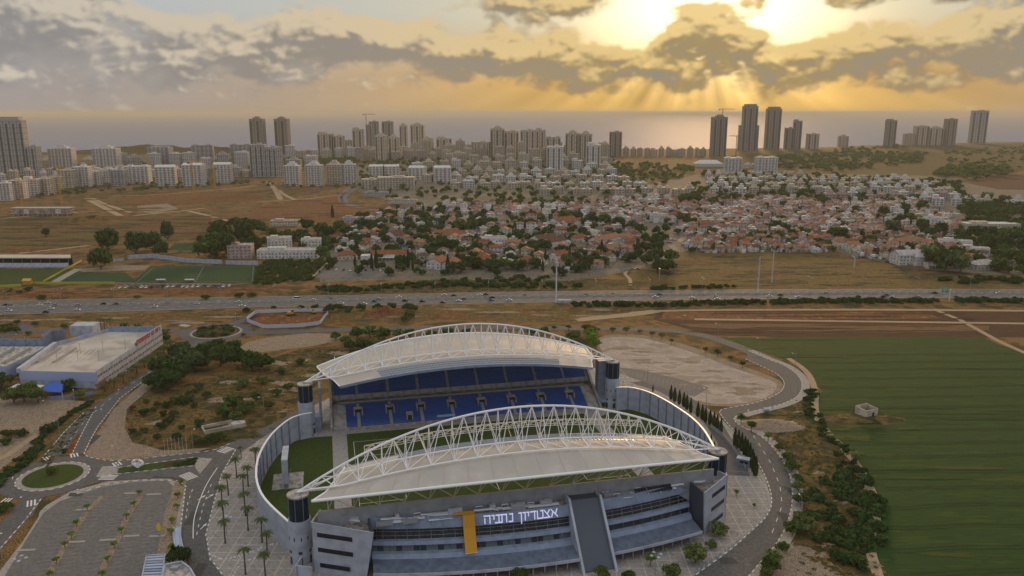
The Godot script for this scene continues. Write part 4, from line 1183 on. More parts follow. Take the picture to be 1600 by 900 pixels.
func make_stadium_roof(sg: float, label: String) -> void:
	var o := thing("stand_roof", label, "roof", ST, ST_TURN)
	# rows of the skin from the outer edge to the pitch side: [z at the tips, z in the middle, y at the tips, y in the middle, half length]
	var outer := [59.5, 65.0, 23.3, 26.3, 64.5] if sg > 0 else [75.5, 84.0, 21.3, 30.4, 64.0]
	var row := func(k: int, u: float) -> Vector3:
		var f := 1.0 - u * u
		var half: float = [outer[4], 60.5, 57.0, 54.5][k]
		var x: float = u * half
		if k == 0: return Vector3(x, lerpf(outer[2], outer[3], f), sg * lerpf(outer[0], outer[1], f))
		var y: float = chord(x, 7.8) - [0, 0.7, 0.8, 1.5 if sg < 0 else 2.2][k]
		return Vector3(x, y, sg * [0, 55.2, 47.0, 38.5][k])
	var skin := func(k: int, j: int, u0: float, u1: float, n: int, sub: int) -> Shape:
		var s := Shape.new()
		for i in n:
			var a := lerpf(u0, u1, i / float(n))
			var b := lerpf(u0, u1, (i + 1) / float(n))
			for m in sub:
				var p := m / float(sub)
				var q := (m + 1) / float(sub)
				var sag := func(t: float) -> Vector3: return Vector3(0, -0.08 * sin(t * PI), 0)
				s.quad(row.call(k, a).lerp(row.call(j, a), p) + sag.call(p), row.call(k, b).lerp(row.call(j, b), p) + sag.call(p), row.call(k, b).lerp(row.call(j, b), q) + sag.call(q), row.call(k, a).lerp(row.call(j, a), q) + sag.call(q))
		return s
	var strips := 17
	var seams := Shape.new()
	for i in strips:   # strips of fabric from edge to truss, each welded to the next
		var u0 := -1.0 + 2.0 * i / strips
		var u1 := -1.0 + 2.0 * (i + 1) / strips
		var cloth: Material = M.membrane_worn if (i * 5) % 7 < 2 else M.membrane
		part("membrane_strip", skin.call(0, 1, u0, u1, 3, 5), cloth, o)
		part("membrane_strip", skin.call(1, 2, u0, u1, 3, 1), cloth, o)
		if i > 0:
			for m in 5: seams.tube(row.call(0, u0).lerp(row.call(1, u0), m / 5.0) + Vector3(0, -0.04, 0), row.call(0, u0).lerp(row.call(1, u0), (m + 1) / 5.0) + Vector3(0, -0.04, 0), 0.07, 0.07, 4)
	stuff_part("seams", seams, M.seam, o)
	part("end_membrane", skin.call(2, 3, -1.0, -0.68, 6, 2), M.membrane, o)
	part("end_membrane", skin.call(2, 3, 0.72, 1.0, 6, 2), M.membrane, o)
	part("clear_sheeting", skin.call(2, 3, -0.68, 0.72, 24, 1), M.translucent, o)
	var s := Shape.new()
	for i in 60:
		var u := lerpf(-0.68, 0.72, i / 59.0)
		s.tube(row.call(2, u) + Vector3(0, 0.12, 0), row.call(3, u) + Vector3(0, 0.12, 0), 0.09, 0.09, 4)
	for q in [0.3, 0.55, 0.8]:
		for i in 24:
			var a := lerpf(-0.68, 0.72, i / 24.0)
			var b := lerpf(-0.68, 0.72, (i + 1) / 24.0)
			s.tube(row.call(2, a).lerp(row.call(3, a), q) + Vector3(0, 0.18, 0), row.call(2, b).lerp(row.call(3, b), q) + Vector3(0, 0.18, 0), 0.12, 0.12, 4)
	stuff_part("sheeting_ribs", s, M.panel, o)
	# edges
	s = Shape.new()
	for i in 34: s.tube(row.call(0, -1.0 + i / 17.0), row.call(0, -1.0 + (i + 1) / 17.0), 0.48, 0.48, 8)
	part("edge_beam", s, M.steel_white, o)
	for e in [-1.0, 1.0]:
		s = Shape.new()
		s.pipe([row.call(0, e), row.call(1, e), row.call(2, e), row.call(3, e)], 0.3)
		part("edge_beam", s, M.steel_white, o)
	s = Shape.new()
	for i in 28:
		var a: Vector3 = row.call(3, -1.0 + i / 14.0)
		var b: Vector3 = row.call(3, -1.0 + (i + 1) / 14.0)
		s.hexa([a + Vector3(0, -0.9, 0), b + Vector3(0, -0.9, 0), b + Vector3(0, -0.9, -sg * 0.3), a + Vector3(0, -0.9, -sg * 0.3), a + Vector3(0, 0.15, 0), b + Vector3(0, 0.15, 0), b + Vector3(0, 0.15, -sg * 0.3), a + Vector3(0, 0.15, -sg * 0.3)])
	part("fascia", s, M.panel, o)
	# the great arch: one tube above, two below, and the lattice between them
	var zc := sg * 51.2
	var wide := func(x: float) -> float: return 4.0 * smoothstep(HALF, HALF - 15.0, absf(x)) + 0.25
	var top := func(x: float) -> Vector3: return Vector3(x, chord(x, 21.2), zc)
	var low := func(x: float, side: float) -> Vector3: return Vector3(x, chord(x, 7.8) + 0.1, zc + side * wide.call(x))
	var n := 38
	var pitch := 2.0 * HALF / n
	for c in 3:
		s = Shape.new()
		for i in n:
			var a := -HALF + pitch * i
			var b := a + pitch
			if c == 0: s.tube(top.call(a), top.call(b), 0.37, 0.37, 8)
			else: s.tube(low.call(a, 1.0 if c == 1 else -1.0), low.call(b, 1.0 if c == 1 else -1.0), 0.25, 0.25, 7)
		part("arch_chord", s, M.steel_white, o)
	for i in range(1, n):
		var x := -HALF + pitch * i
		for side in [-1.0, 1.0]:
			if i % 2 == 1:
				member(o, "lattice_bar", top.call(x), low.call(x, side), 0.14)
				if side > 0: member(o, "cross_bar", low.call(x, -1.0), low.call(x, 1.0), 0.15)
				if side > 0 and i < n - 1: member(o, "bracing_bar", low.call(x, 1.0 if x < 0 else -1.0), low.call(x + 2 * pitch, -1.0 if x < 0 else 1.0), 0.12)
			else:
				member(o, "lattice_bar", top.call(x), low.call(x - pitch, side), 0.14)
				member(o, "lattice_bar", top.call(x), low.call(x + pitch, side), 0.14)
	if sg > 0:
		# struts from the rear wall up to the edge beam
		for i in 17:
			var x := -60.0 + i * 7.5
			var u := x / 64.5
			var foot := Vector3(x, 19.0, 57.8)
			var head: Vector3 = row.call(0, u)
			member(o, "edge_strut", foot, head, 0.16, M.steel_cream)
			var lean := 1.4 if x < 0 else 1.9
			member(o, "edge_strut", foot, row.call(0, (x + lean) / 64.5), 0.12, M.steel_cream)
			var back := -7.5 if x <= 0 else 7.5
			if absf(x + back) < 64.0: member(o, "edge_strut", foot, row.call(0, (x + back + (1.6 if x <= 0 else -0.4)) / 64.5), 0.13, M.steel_cream)
		# catwalk lattice over the pitch side
		s = Shape.new()
		var pts := []
		for i in 31:
			var x := -48.0 + i * 3.2
			pts.append(Vector3(x, chord(x, 7.8) - 0.4, 33.0))
		for i in 30:
			var a: Vector3 = pts[i]
			var b: Vector3 = pts[i + 1]
			var up := Vector3(0, 1.5, 0)
			var w := Vector3(0, 0, 1.6)
			for e in [[a, b], [a + up, b + up], [a + w, b + w], [a, b + up], [a + up, b + up + w], [a + w, b + up], [a + up, a + w]]: s.tube(e[0], e[1], 0.11, 0.11, 4)
			if i % 3 == 0: s.tube(a, row.call(3, a.x / 54.5), 0.1, 0.1, 4)
		part("catwalk", s, M.steel_cream, o)
	else:
		for i in 9:
			var x := -48.0 + i * 12.0
			s = Shape.new()
			s.box(Vector3(x, chord(x, 7.8) - 2.6, -43.0), Vector3(1.2, 0.7, 0.9))
			part("roof_box", s, M.machine, o)

func member(o: Node3D, called: String, a: Vector3, b: Vector3, r: float, m: Material = null) -> void:
	var s := Shape.new()
	s.tube(a, b, r, r, 6)
	part(called, s, m if m else M.steel_white, o)

func make_towers() -> void:
	var at := [[-HALF, 51.2, "beside the slit windowed corner block and the plaza palms"], [HALF, 51.2, "half hidden by the nearer roof, toward the cypresses"], [-HALF, -51.2, "at the far end of the scoreboard grass corner"], [HALF, -51.2, "between the blue seats and the gravel lot"]]
	for k in 4:
		var o := thing("stair_tower", "white stair tower with glass drum, " + at[k][2], "tower", at_stadium(Vector3(at[k][0], 0, at[k][1])), ST_TURN, "four round stair towers of the stadium")
		var s := Shape.new()
		s.tube(Vector3(0, 0, 0), Vector3(0, 14.2, 0), 3.35, 3.35, 28)
		part("shaft", s, M.panel_white, o)
		s = Shape.new()
		s.tube(Vector3(0, 14.2, 0), Vector3(0, 21.6, 0), 3.05, 3.05, 28)
		part("glass_drum", s, M.glass_drum, o)
		for i in 8:
			s = Shape.new()
			var a := TAU * i / 8 + 0.3
			s.tube(Vector3(cos(a) * 3.08, 14.2, sin(a) * 3.08), Vector3(cos(a) * 3.08, 21.6, sin(a) * 3.08), 0.11, 0.11, 5)
			part("glass_rib", s, M.mullion, o)
		s = Shape.new()
		s.tube(Vector3(0, 21.6, 0), Vector3(0, 22.1, 0), 3.25, 3.25, 28)
		s.tube(Vector3(0, 22.1, 0), Vector3(0, 22.8, 0), 1.0, 0.8, 12)
		part("tower_cap", s, M.concrete, o)
		for i in 10:
			s = Shape.new()
			var a := TAU * i / 10 + 0.2
			s.box(Vector3(cos(a) * 3.36, 8.6, sin(a) * 3.36), Vector3(0.12, 1.1, 0.35), -a)
			part("slit_window", s, M.window_dark, o)
		for i in 6:
			s = Shape.new()
			var a := TAU * i / 6 + 0.55
			s.box(Vector3(cos(a) * 3.36, 4.2, sin(a) * 3.36), Vector3(0.12, 0.9, 1.1), -a)
			s.box(Vector3(cos(a) * 3.36, 1.3, sin(a) * 3.36), Vector3(0.12, 2.4, 1.1), -a)
			part("window", s, M.window_dark, o)

func make_perimeter(p: PackedVector2Array, label: String) -> void:
	var o := thing("perimeter_wall", label, "wall", ST, ST_TURN)
	p = smooth(p, false, 3)
	var pts := along(p, 3.0)
	for i in pts.size() - 1:
		var a: Vector2 = pts[i][0]
		var b: Vector2 = pts[i + 1][0]
		var d := b - a
		var s := Shape.new()
		s.box(V((a + b) / 2, 5.3), Vector3(d.length() - 0.05, 10.6, 0.4), -atan2(d.y, d.x))
		part("wall_panel", s, M.panel_white, o)
		s = Shape.new()
		s.box(V((a + b) / 2, 10.75), Vector3(d.length() + 0.02, 0.3, 0.7), -atan2(d.y, d.x))
		part("coping", s, M.steel_white, o)
		if i % 2 == 0:
			var n := Vector2(-d.y, d.x).normalized()
			if n.dot(a) > 0: n = -n
			s = Shape.new()
			s.box(V(a + n * 0.45, 5.2), Vector3(0.35, 10.4, 0.55), -atan2(d.y, d.x))
			part("buttress", s, M.panel, o)

func make_sign() -> void:
	# the lit name on the parapet, letter by letter from left to right
	var glyphs := {
		"he": [[0, 1, .8, 1], [.8, 1, .8, 0], [.1, .66, .1, 0]], "yod": [[0, 1, .3, 1], [.3, 1, .27, .5]], "nun": [[.12, 1, .55, 1], [.55, 1, .55, 0], [0, 0, .55, 0]],
		"tav": [[0, 1, .8, 1], [.8, 1, .8, 0], [.22, 1, .22, 0], [.22, 0, 0, 0]], "final_nun": [[0, 1, .3, 1], [.3, 1, .3, -.38]], "vav": [[0, 1, .3, 1], [.3, 1, .3, 0]],
		"dalet": [[0, 1, .8, 1], [.62, 1, .62, 0]], "tet": [[0, 1, 0, 0], [0, 0, .78, 0], [.78, 0, .78, 1], [.78, 1, .48, 1]], "tsadi": [[0, 1, .72, .06], [.72, 1, .42, .5], [0, 0, .78, 0]], "alef": [[0, 1, .8, 0], [.75, 1, .55, .38], [.05, 0, .22, .68]],
	}
	var o := thing("stadium_sign", "glowing white Hebrew letters across the grey parapet", "sign", ST, ST_TURN)
	var k := 22.9 / 1135.0
	for q in [["he", 205, 90], ["yod", 325, 38], ["nun", 375, 58], ["tav", 450, 98], ["nun", 582, 58], ["final_nun", 735, 45], ["vav", 800, 38], ["yod", 858, 34], ["dalet", 912, 88], ["tet", 1022, 90], ["tsadi", 1130, 92], ["alef", 1240, 100]]:
		var s := Shape.new()
		var x0: float = -14.4 + (q[1] - 205) * k
		var w: float = q[2] * k / 0.82 if q[2] > 60 else q[2] * k / (0.58 if q[0] == "nun" else 0.36)
		for g in glyphs[q[0]]:
			var a := Vector2(x0 + g[0] * w, 12.45 + g[1] * 2.25)
			var b := Vector2(x0 + g[2] * w, 12.45 + g[3] * 2.25)
			var d := (b - a).normalized() * 0.145
			var n := Vector2(-d.y, d.x)
			var c := [a - d - n, b + d - n, b + d + n, a - d + n]
			var lo := []
			var hi := []
			for e in c:
				var z: float = front_line(e.x) + (15.3 - e.y) / 3.4 * 0.6
				lo.append(Vector3(e.x, e.y, z + 0.04)); hi.append(Vector3(e.x, e.y, z + 0.24))
			s.hexa(lo + hi)
		part("letter", s, M.sign_light, o)
	var f := thing("yellow_banner", "long yellow banner hanging down the facade beside the lit letters", "banner", ST, ST_TURN)
	var s := Shape.new()
	var prof := [Vector3(0, 15.75, 62.6), Vector3(0, 15.62, 64.1), Vector3(0, 12.0, 64.95), Vector3(0, 8.7, 66.45), Vector3(0, 5.6, 68.3)]
	for i in prof.size() - 1:
		for j in 6:
			var xa := lerpf(-20.9, -17.3, j / 6.0)
			var xb := lerpf(-20.9, -17.3, (j + 1) / 6.0)
			var za := Vector3(0, 0, 0.10 * sin(j * 2.1))
			var zb := Vector3(0, 0, 0.10 * sin((j + 1) * 2.1))
			s.quad(prof[i] + za + Vector3(xa, 0, 0), prof[i] + zb + Vector3(xb, 0, 0), prof[i + 1] + zb + Vector3(xb, 0, 0), prof[i + 1] + za + Vector3(xa, 0, 0))
	part("cloth", s, M.banner_yellow, f)
	s = Shape.new()
	s.box(Vector3(-20.3, 15.9, 62.8), Vector3(6.6, 0.12, 1.6))
	part("cloth_top", s, M.banner_yellow, f)
	s = Shape.new()
	s.tube(Vector3(-21.0, 5.6, 68.4), Vector3(-17.2, 5.6, 68.4), 0.08)
	part("bottom_pole", s, M.pole_white, f)

func make_rooftop() -> void:
	var roof := func(x: float, z: float) -> Vector3: return at_stadium(Vector3(x, 14.2, z))
	# ducts on the flat roof
	var runs := [[[-60, 55.5], [-57, 55.8], [-55.5, 57.0], [-51, 59.3]], [[-45, 59.6], [-39, 60.2], [-38.6, 61.0], [-32, 61.5]], [[-33, 59.6], [-27, 60.0], [-24, 60.0]], [[-17, 60.6], [-11, 60.8], [-9.5, 62.0]], [[56.5, 56.0], [57.0, 58.0], [60.0, 58.5], [63.0, 56.5]], [[-30, 60.8], [-24.5, 61.0]], [[40, 59.3], [47, 58.9], [53, 58.6]]]
	var near := ["beside the slit windowed block toward the palms", "bent twice along the parapet beside the vent rack", "short and straight behind the vent rack", "behind the yellow banner", "curving over the terrace toward the cypress end", "low run next to the tilted white sheet", "along the edge behind the solar panels"]
	for k in runs.size():
		var s := Shape.new()
		var pts := []
		for q in runs[k]: pts.append(Vector3(q[0], 0.95, q[1]))
		s.pipe(pts, 0.42, 8)
		var o := thing("roof_duct", "silver air duct on the flat roof, " + near[k], "duct", at_stadium(Vector3(0, 14.2, 0)), ST_TURN, "ducts on the flat roof")
		part("duct_run", s, M.duct, o)
		for q in pts:
			s = Shape.new()
			s.box(q - Vector3(0, 0.5, 0), Vector3(0.3, 0.9, 0.3))
			part("duct_foot", s, M.machine, o)
	var k2 := 0
	for q in [[-42, -36, 60.4], [-35, -25, 59.2], [-31, -23, 61.6], [-16, -8, 59.4], [-8, 2, 59.9], [0, 10, 60.6], [25, 38, 59.0], [36, 50, 58.8], [28, 34, 61.2]]:
		var s := Shape.new()
		for e in [0.0, 0.55, 1.1]: s.pipe([Vector3(q[0], 0.4, q[2] + e), Vector3(q[1], 0.4, q[2] + e)], 0.16, 6)
		s.pipe([Vector3(q[0], 0.0, q[2]), Vector3(q[0], 1.5, q[2]), Vector3(q[0] + 2.0, 1.5, q[2]), Vector3(q[0] + 2.0, 0.0, q[2])], 0.14, 6)
		var o := thing("pipe_bundle", "bundle of three thin pipes on the stadium's flat roof, %s from the palm side" % ordinal(k2), "pipe", at_stadium(Vector3(0, 14.2, 0)), ST_TURN, "pipes on the flat roof")
		part("pipes", s, M.duct, o)
		s = Shape.new()
		for e in int((q[1] - q[0]) / 2.0) + 1: s.box(Vector3(q[0] + e * 2.0, 0.15, q[2] + 0.55), Vector3(0.2, 0.3, 1.6))
		stuff_part("sleepers", s, M.machine, o)
		k2 += 1
	var boxes := [[-52.5, 57.6, 2.4, 1.8, "next to the bent duct on the palm side terrace"], [-50.0, 57.2, 1.6, 1.4, "small one on the palm side terrace"], [-44.0, 61.3, 5.0, 0.8, "long and low behind the parapet's palm end"], [-40.0, 59.4, 1.2, 2.2, "upright beside the vent rack"], [-36.4, 61.6, 4.6, 1.2, "dark slatted rack behind the parapet"], [-11.0, 59.8, 1.8, 2.0, "brown block just past the yellow banner"], [-3.0, 60.5, 4.5, 1.6, "pale row above the lit letters"], [6.0, 60.0, 3.8, 1.5, "above the last lit letter"], [27.0, 59.6, 4.0, 1.4, "beside the white fin toward the solar panels"], [31.5, 60.4, 5.0, 1.0, "dark pit like box left of the solar panels"], [46.0, 57.0, 2.4, 1.6, "behind the solar panels"], [50.5, 57.2, 3.0, 1.8, "near the terrace at the cypress end"], [54.0, 55.4, 1.6, 1.3, "small one at the cypress end"]]
	for q in boxes:
		var o := thing("roof_unit", "grey machine on the flat roof, " + q[4], "air conditioner", roof.call(q[0], q[1]), ST_TURN, "machines on the flat roof")
		var s := Shape.new()
		s.box(Vector3(0, q[3] / 2, 0), Vector3(q[2], q[3], 1.7))
		part("casing", s, M.machine if q[3] < 1.5 else M.duct, o)
		s = Shape.new()
		var n := int(q[2] / 0.5)
		for i in n: s.box(Vector3((i - n / 2.0 + 0.5) * 0.5, q[3] * 0.55, 0.88), Vector3(0.12, q[3] * 0.7, 0.06))
		stuff_part("slats", s, M.panel_white, o)
		s = Shape.new()
		s.tube(Vector3(-q[2] * 0.25, q[3], 0), Vector3(-q[2] * 0.25, q[3] + 0.25, 0), 0.5, 0.5, 12)
		part("fan", s, M.machine, o)
	var o := thing("solar_rack", "tilted rack of dark solar panels behind the parapet of the cypress end", "solar panel", roof.call(42.0, 60.0), ST_TURN + 0.07)
	for i in 12:
		for j in 2:
			var s := Shape.new()
			var a := Vector3(-6.6 + i * 1.1, 0.5 + j * 0.55, 0.9 - j * 0.95)
			s.hexa([a, a + Vector3(1.02, 0, 0), a + Vector3(1.02, 0.5, -0.88), a + Vector3(0, 0.5, -0.88), a + Vector3(0, 0.07, 0.02), a + Vector3(1.02, 0.07, 0.02), a + Vector3(1.02, 0.57, -0.86), a + Vector3(0, 0.57, -0.86)])
			part("panel", s, M.solar, o)
	var fr := Shape.new()
	for i in 4: fr.pipe([Vector3(-6.5 + i * 4.3, 0, 0.9), Vector3(-6.5 + i * 4.3, 0.5, 0.9), Vector3(-6.5 + i * 4.3, 1.6, -1.0), Vector3(-6.5 + i * 4.3, 0, -1.0)], 0.07, 4)
	part("frame", fr, M.steel_white, o)
	var sh := Shape.new()
	sh.hexa([Vector3(-2.2, 0.9, 1.0), Vector3(2.2, 0.9, 1.0), Vector3(2.2, 1.9, -1.3), Vector3(-2.2, 1.9, -1.3), Vector3(-2.2, 1.0, 1.0), Vector3(2.2, 1.0, 1.0), Vector3(2.2, 2.0, -1.3), Vector3(-2.2, 2.0, -1.3)])
	var w := thing("roof_hatch", "tilted plain white sheet on the flat roof beside the yellow banner", "roof panel", roof.call(-22.6, 60.9), ST_TURN)
	part("sheet", sh, M.panel_white, w)
	for i in 4:
		var s := Shape.new()
		s.box(Vector3(-2.0 if i % 2 else 2.0, 0.5 if i < 2 else 0.95, 0.9 if i < 2 else -1.2), Vector3(0.15, 1.0 if i < 2 else 1.9, 0.15))
		part("leg", s, M.machine, w)

# ---------- the town ----------
func block(called: String, label: String, category: String, group: String, at: Vector2, w: float, d: float, h: float, turn: float, m: Material, crown: int, columns: int, open := 0.5, windows: Material = null) -> Node3D:
	var o := thing(called, label, category, V(at), turn, group)
	block_parts(o, w, d, h, m, crown, columns, open, windows)
	return o

func block_parts(o: Node3D, w: float, d: float, h: float, m: Material, crown: int, columns: int, open: float, windows: Material = null) -> void:
	var s := Shape.new()
	s.box(Vector3(0, h / 2, 0), Vector3(w, h, d))
	part("walls", s, m, o)
	var floors := maxi(2, int(h / 3.3))
	var fh := h / (floors + 0.4)
	var bays_ := Shape.new()
	var rails := Shape.new()
	var cw := w / columns
	for f in floors:
		var y := 1.2 + f * fh
		for c in columns:
			var x := -w / 2 + cw * (c + 0.5)
			var wide := cw * (0.62 if c % 2 == 0 else 0.45)
			if h > 55.0:   # tall towers: continuous dark bays crossed by thin balcony slabs
				if c % 2 == 0:
					if f == 0: bays_.box(Vector3(x, h * 0.48, d / 2), Vector3(wide, h * 0.93, 0.3))
					rails.box(Vector3(x, y, d / 2 + 0.4), Vector3(wide * 0.9, fh * 0.16, 1.0))
				else: bays_.box(Vector3(x, y + fh * 0.45, d / 2), Vector3(cw * 0.3, fh * 0.45, 0.3))
				continue
			bays_.box(Vector3(x, y + fh * 0.45, d / 2), Vector3(wide, fh * (0.55 if c % 2 else 0.62), 0.3))
			if c % 2 == 0 and open > 0.3: rails.box(Vector3(x, y + fh * 0.10, d / 2 + 0.7), Vector3(wide + 0.5, fh * 0.34, 1.2))
		var side := maxi(1, int(d / 6.0))
		for c in side:
			var z := -d / 2 + d / side * (c + 0.5)
			for q in [-1.0, 1.0]: bays_.box(Vector3(q * w / 2, y + fh * 0.45, z), Vector3(0.3, fh * 0.5, d / side * 0.45))
	stuff_part("windows", bays_, windows if windows else M.window_shade, o)
	if rails.v.size(): stuff_part("balconies", rails, m, o)
	s = Shape.new()
	s.box(Vector3(0, h + 0.45, 0), Vector3(w + 0.3, 0.9, d + 0.3))
	match crown:
		0: s.box(Vector3(w * 0.08, h + 2.2, 0), Vector3(w * 0.3, 3.0, d * 0.4))
		1:
			s.box(Vector3(0, h + 2.5, 0), Vector3(w * 0.55, 4.5, d * 0.6)); s.box(Vector3(0, h + 6.0, 0), Vector3(w * 0.3, 4.0, d * 0.4))
		2: s.box(Vector3(-w * 0.2, h + 3.0, 0), Vector3(w * 0.5, 5.5, d * 0.7))
		3:
			for q in [-0.3, 0.3]: s.box(Vector3(q * w, h + 1.8, 0), Vector3(w * 0.22, 2.4, d * 0.5))
		4:
			s.quad(Vector3(-w / 2, h + 0.9, d / 2), Vector3(w / 2, h + 0.9, d / 2), Vector3(w / 2, h + 4.5, 0), Vector3(-w / 2, h + 4.5, 0))
			s.quad(Vector3(-w / 2, h + 0.9, -d / 2), Vector3(w / 2, h + 0.9, -d / 2), Vector3(w / 2, h + 4.5, 0), Vector3(-w / 2, h + 4.5, 0))
			for q in [-1, 1]: s.tri(Vector3(q * w / 2, h + 0.9, d / 2), Vector3(q * w / 2, h + 4.5, 0), Vector3(q * w / 2, h + 0.9, -d / 2))
		5: s.box(Vector3(0, h + 4.0, 0), Vector3(w * 0.8, 7.0, d * 0.8))
	part("roof", s, m, o)

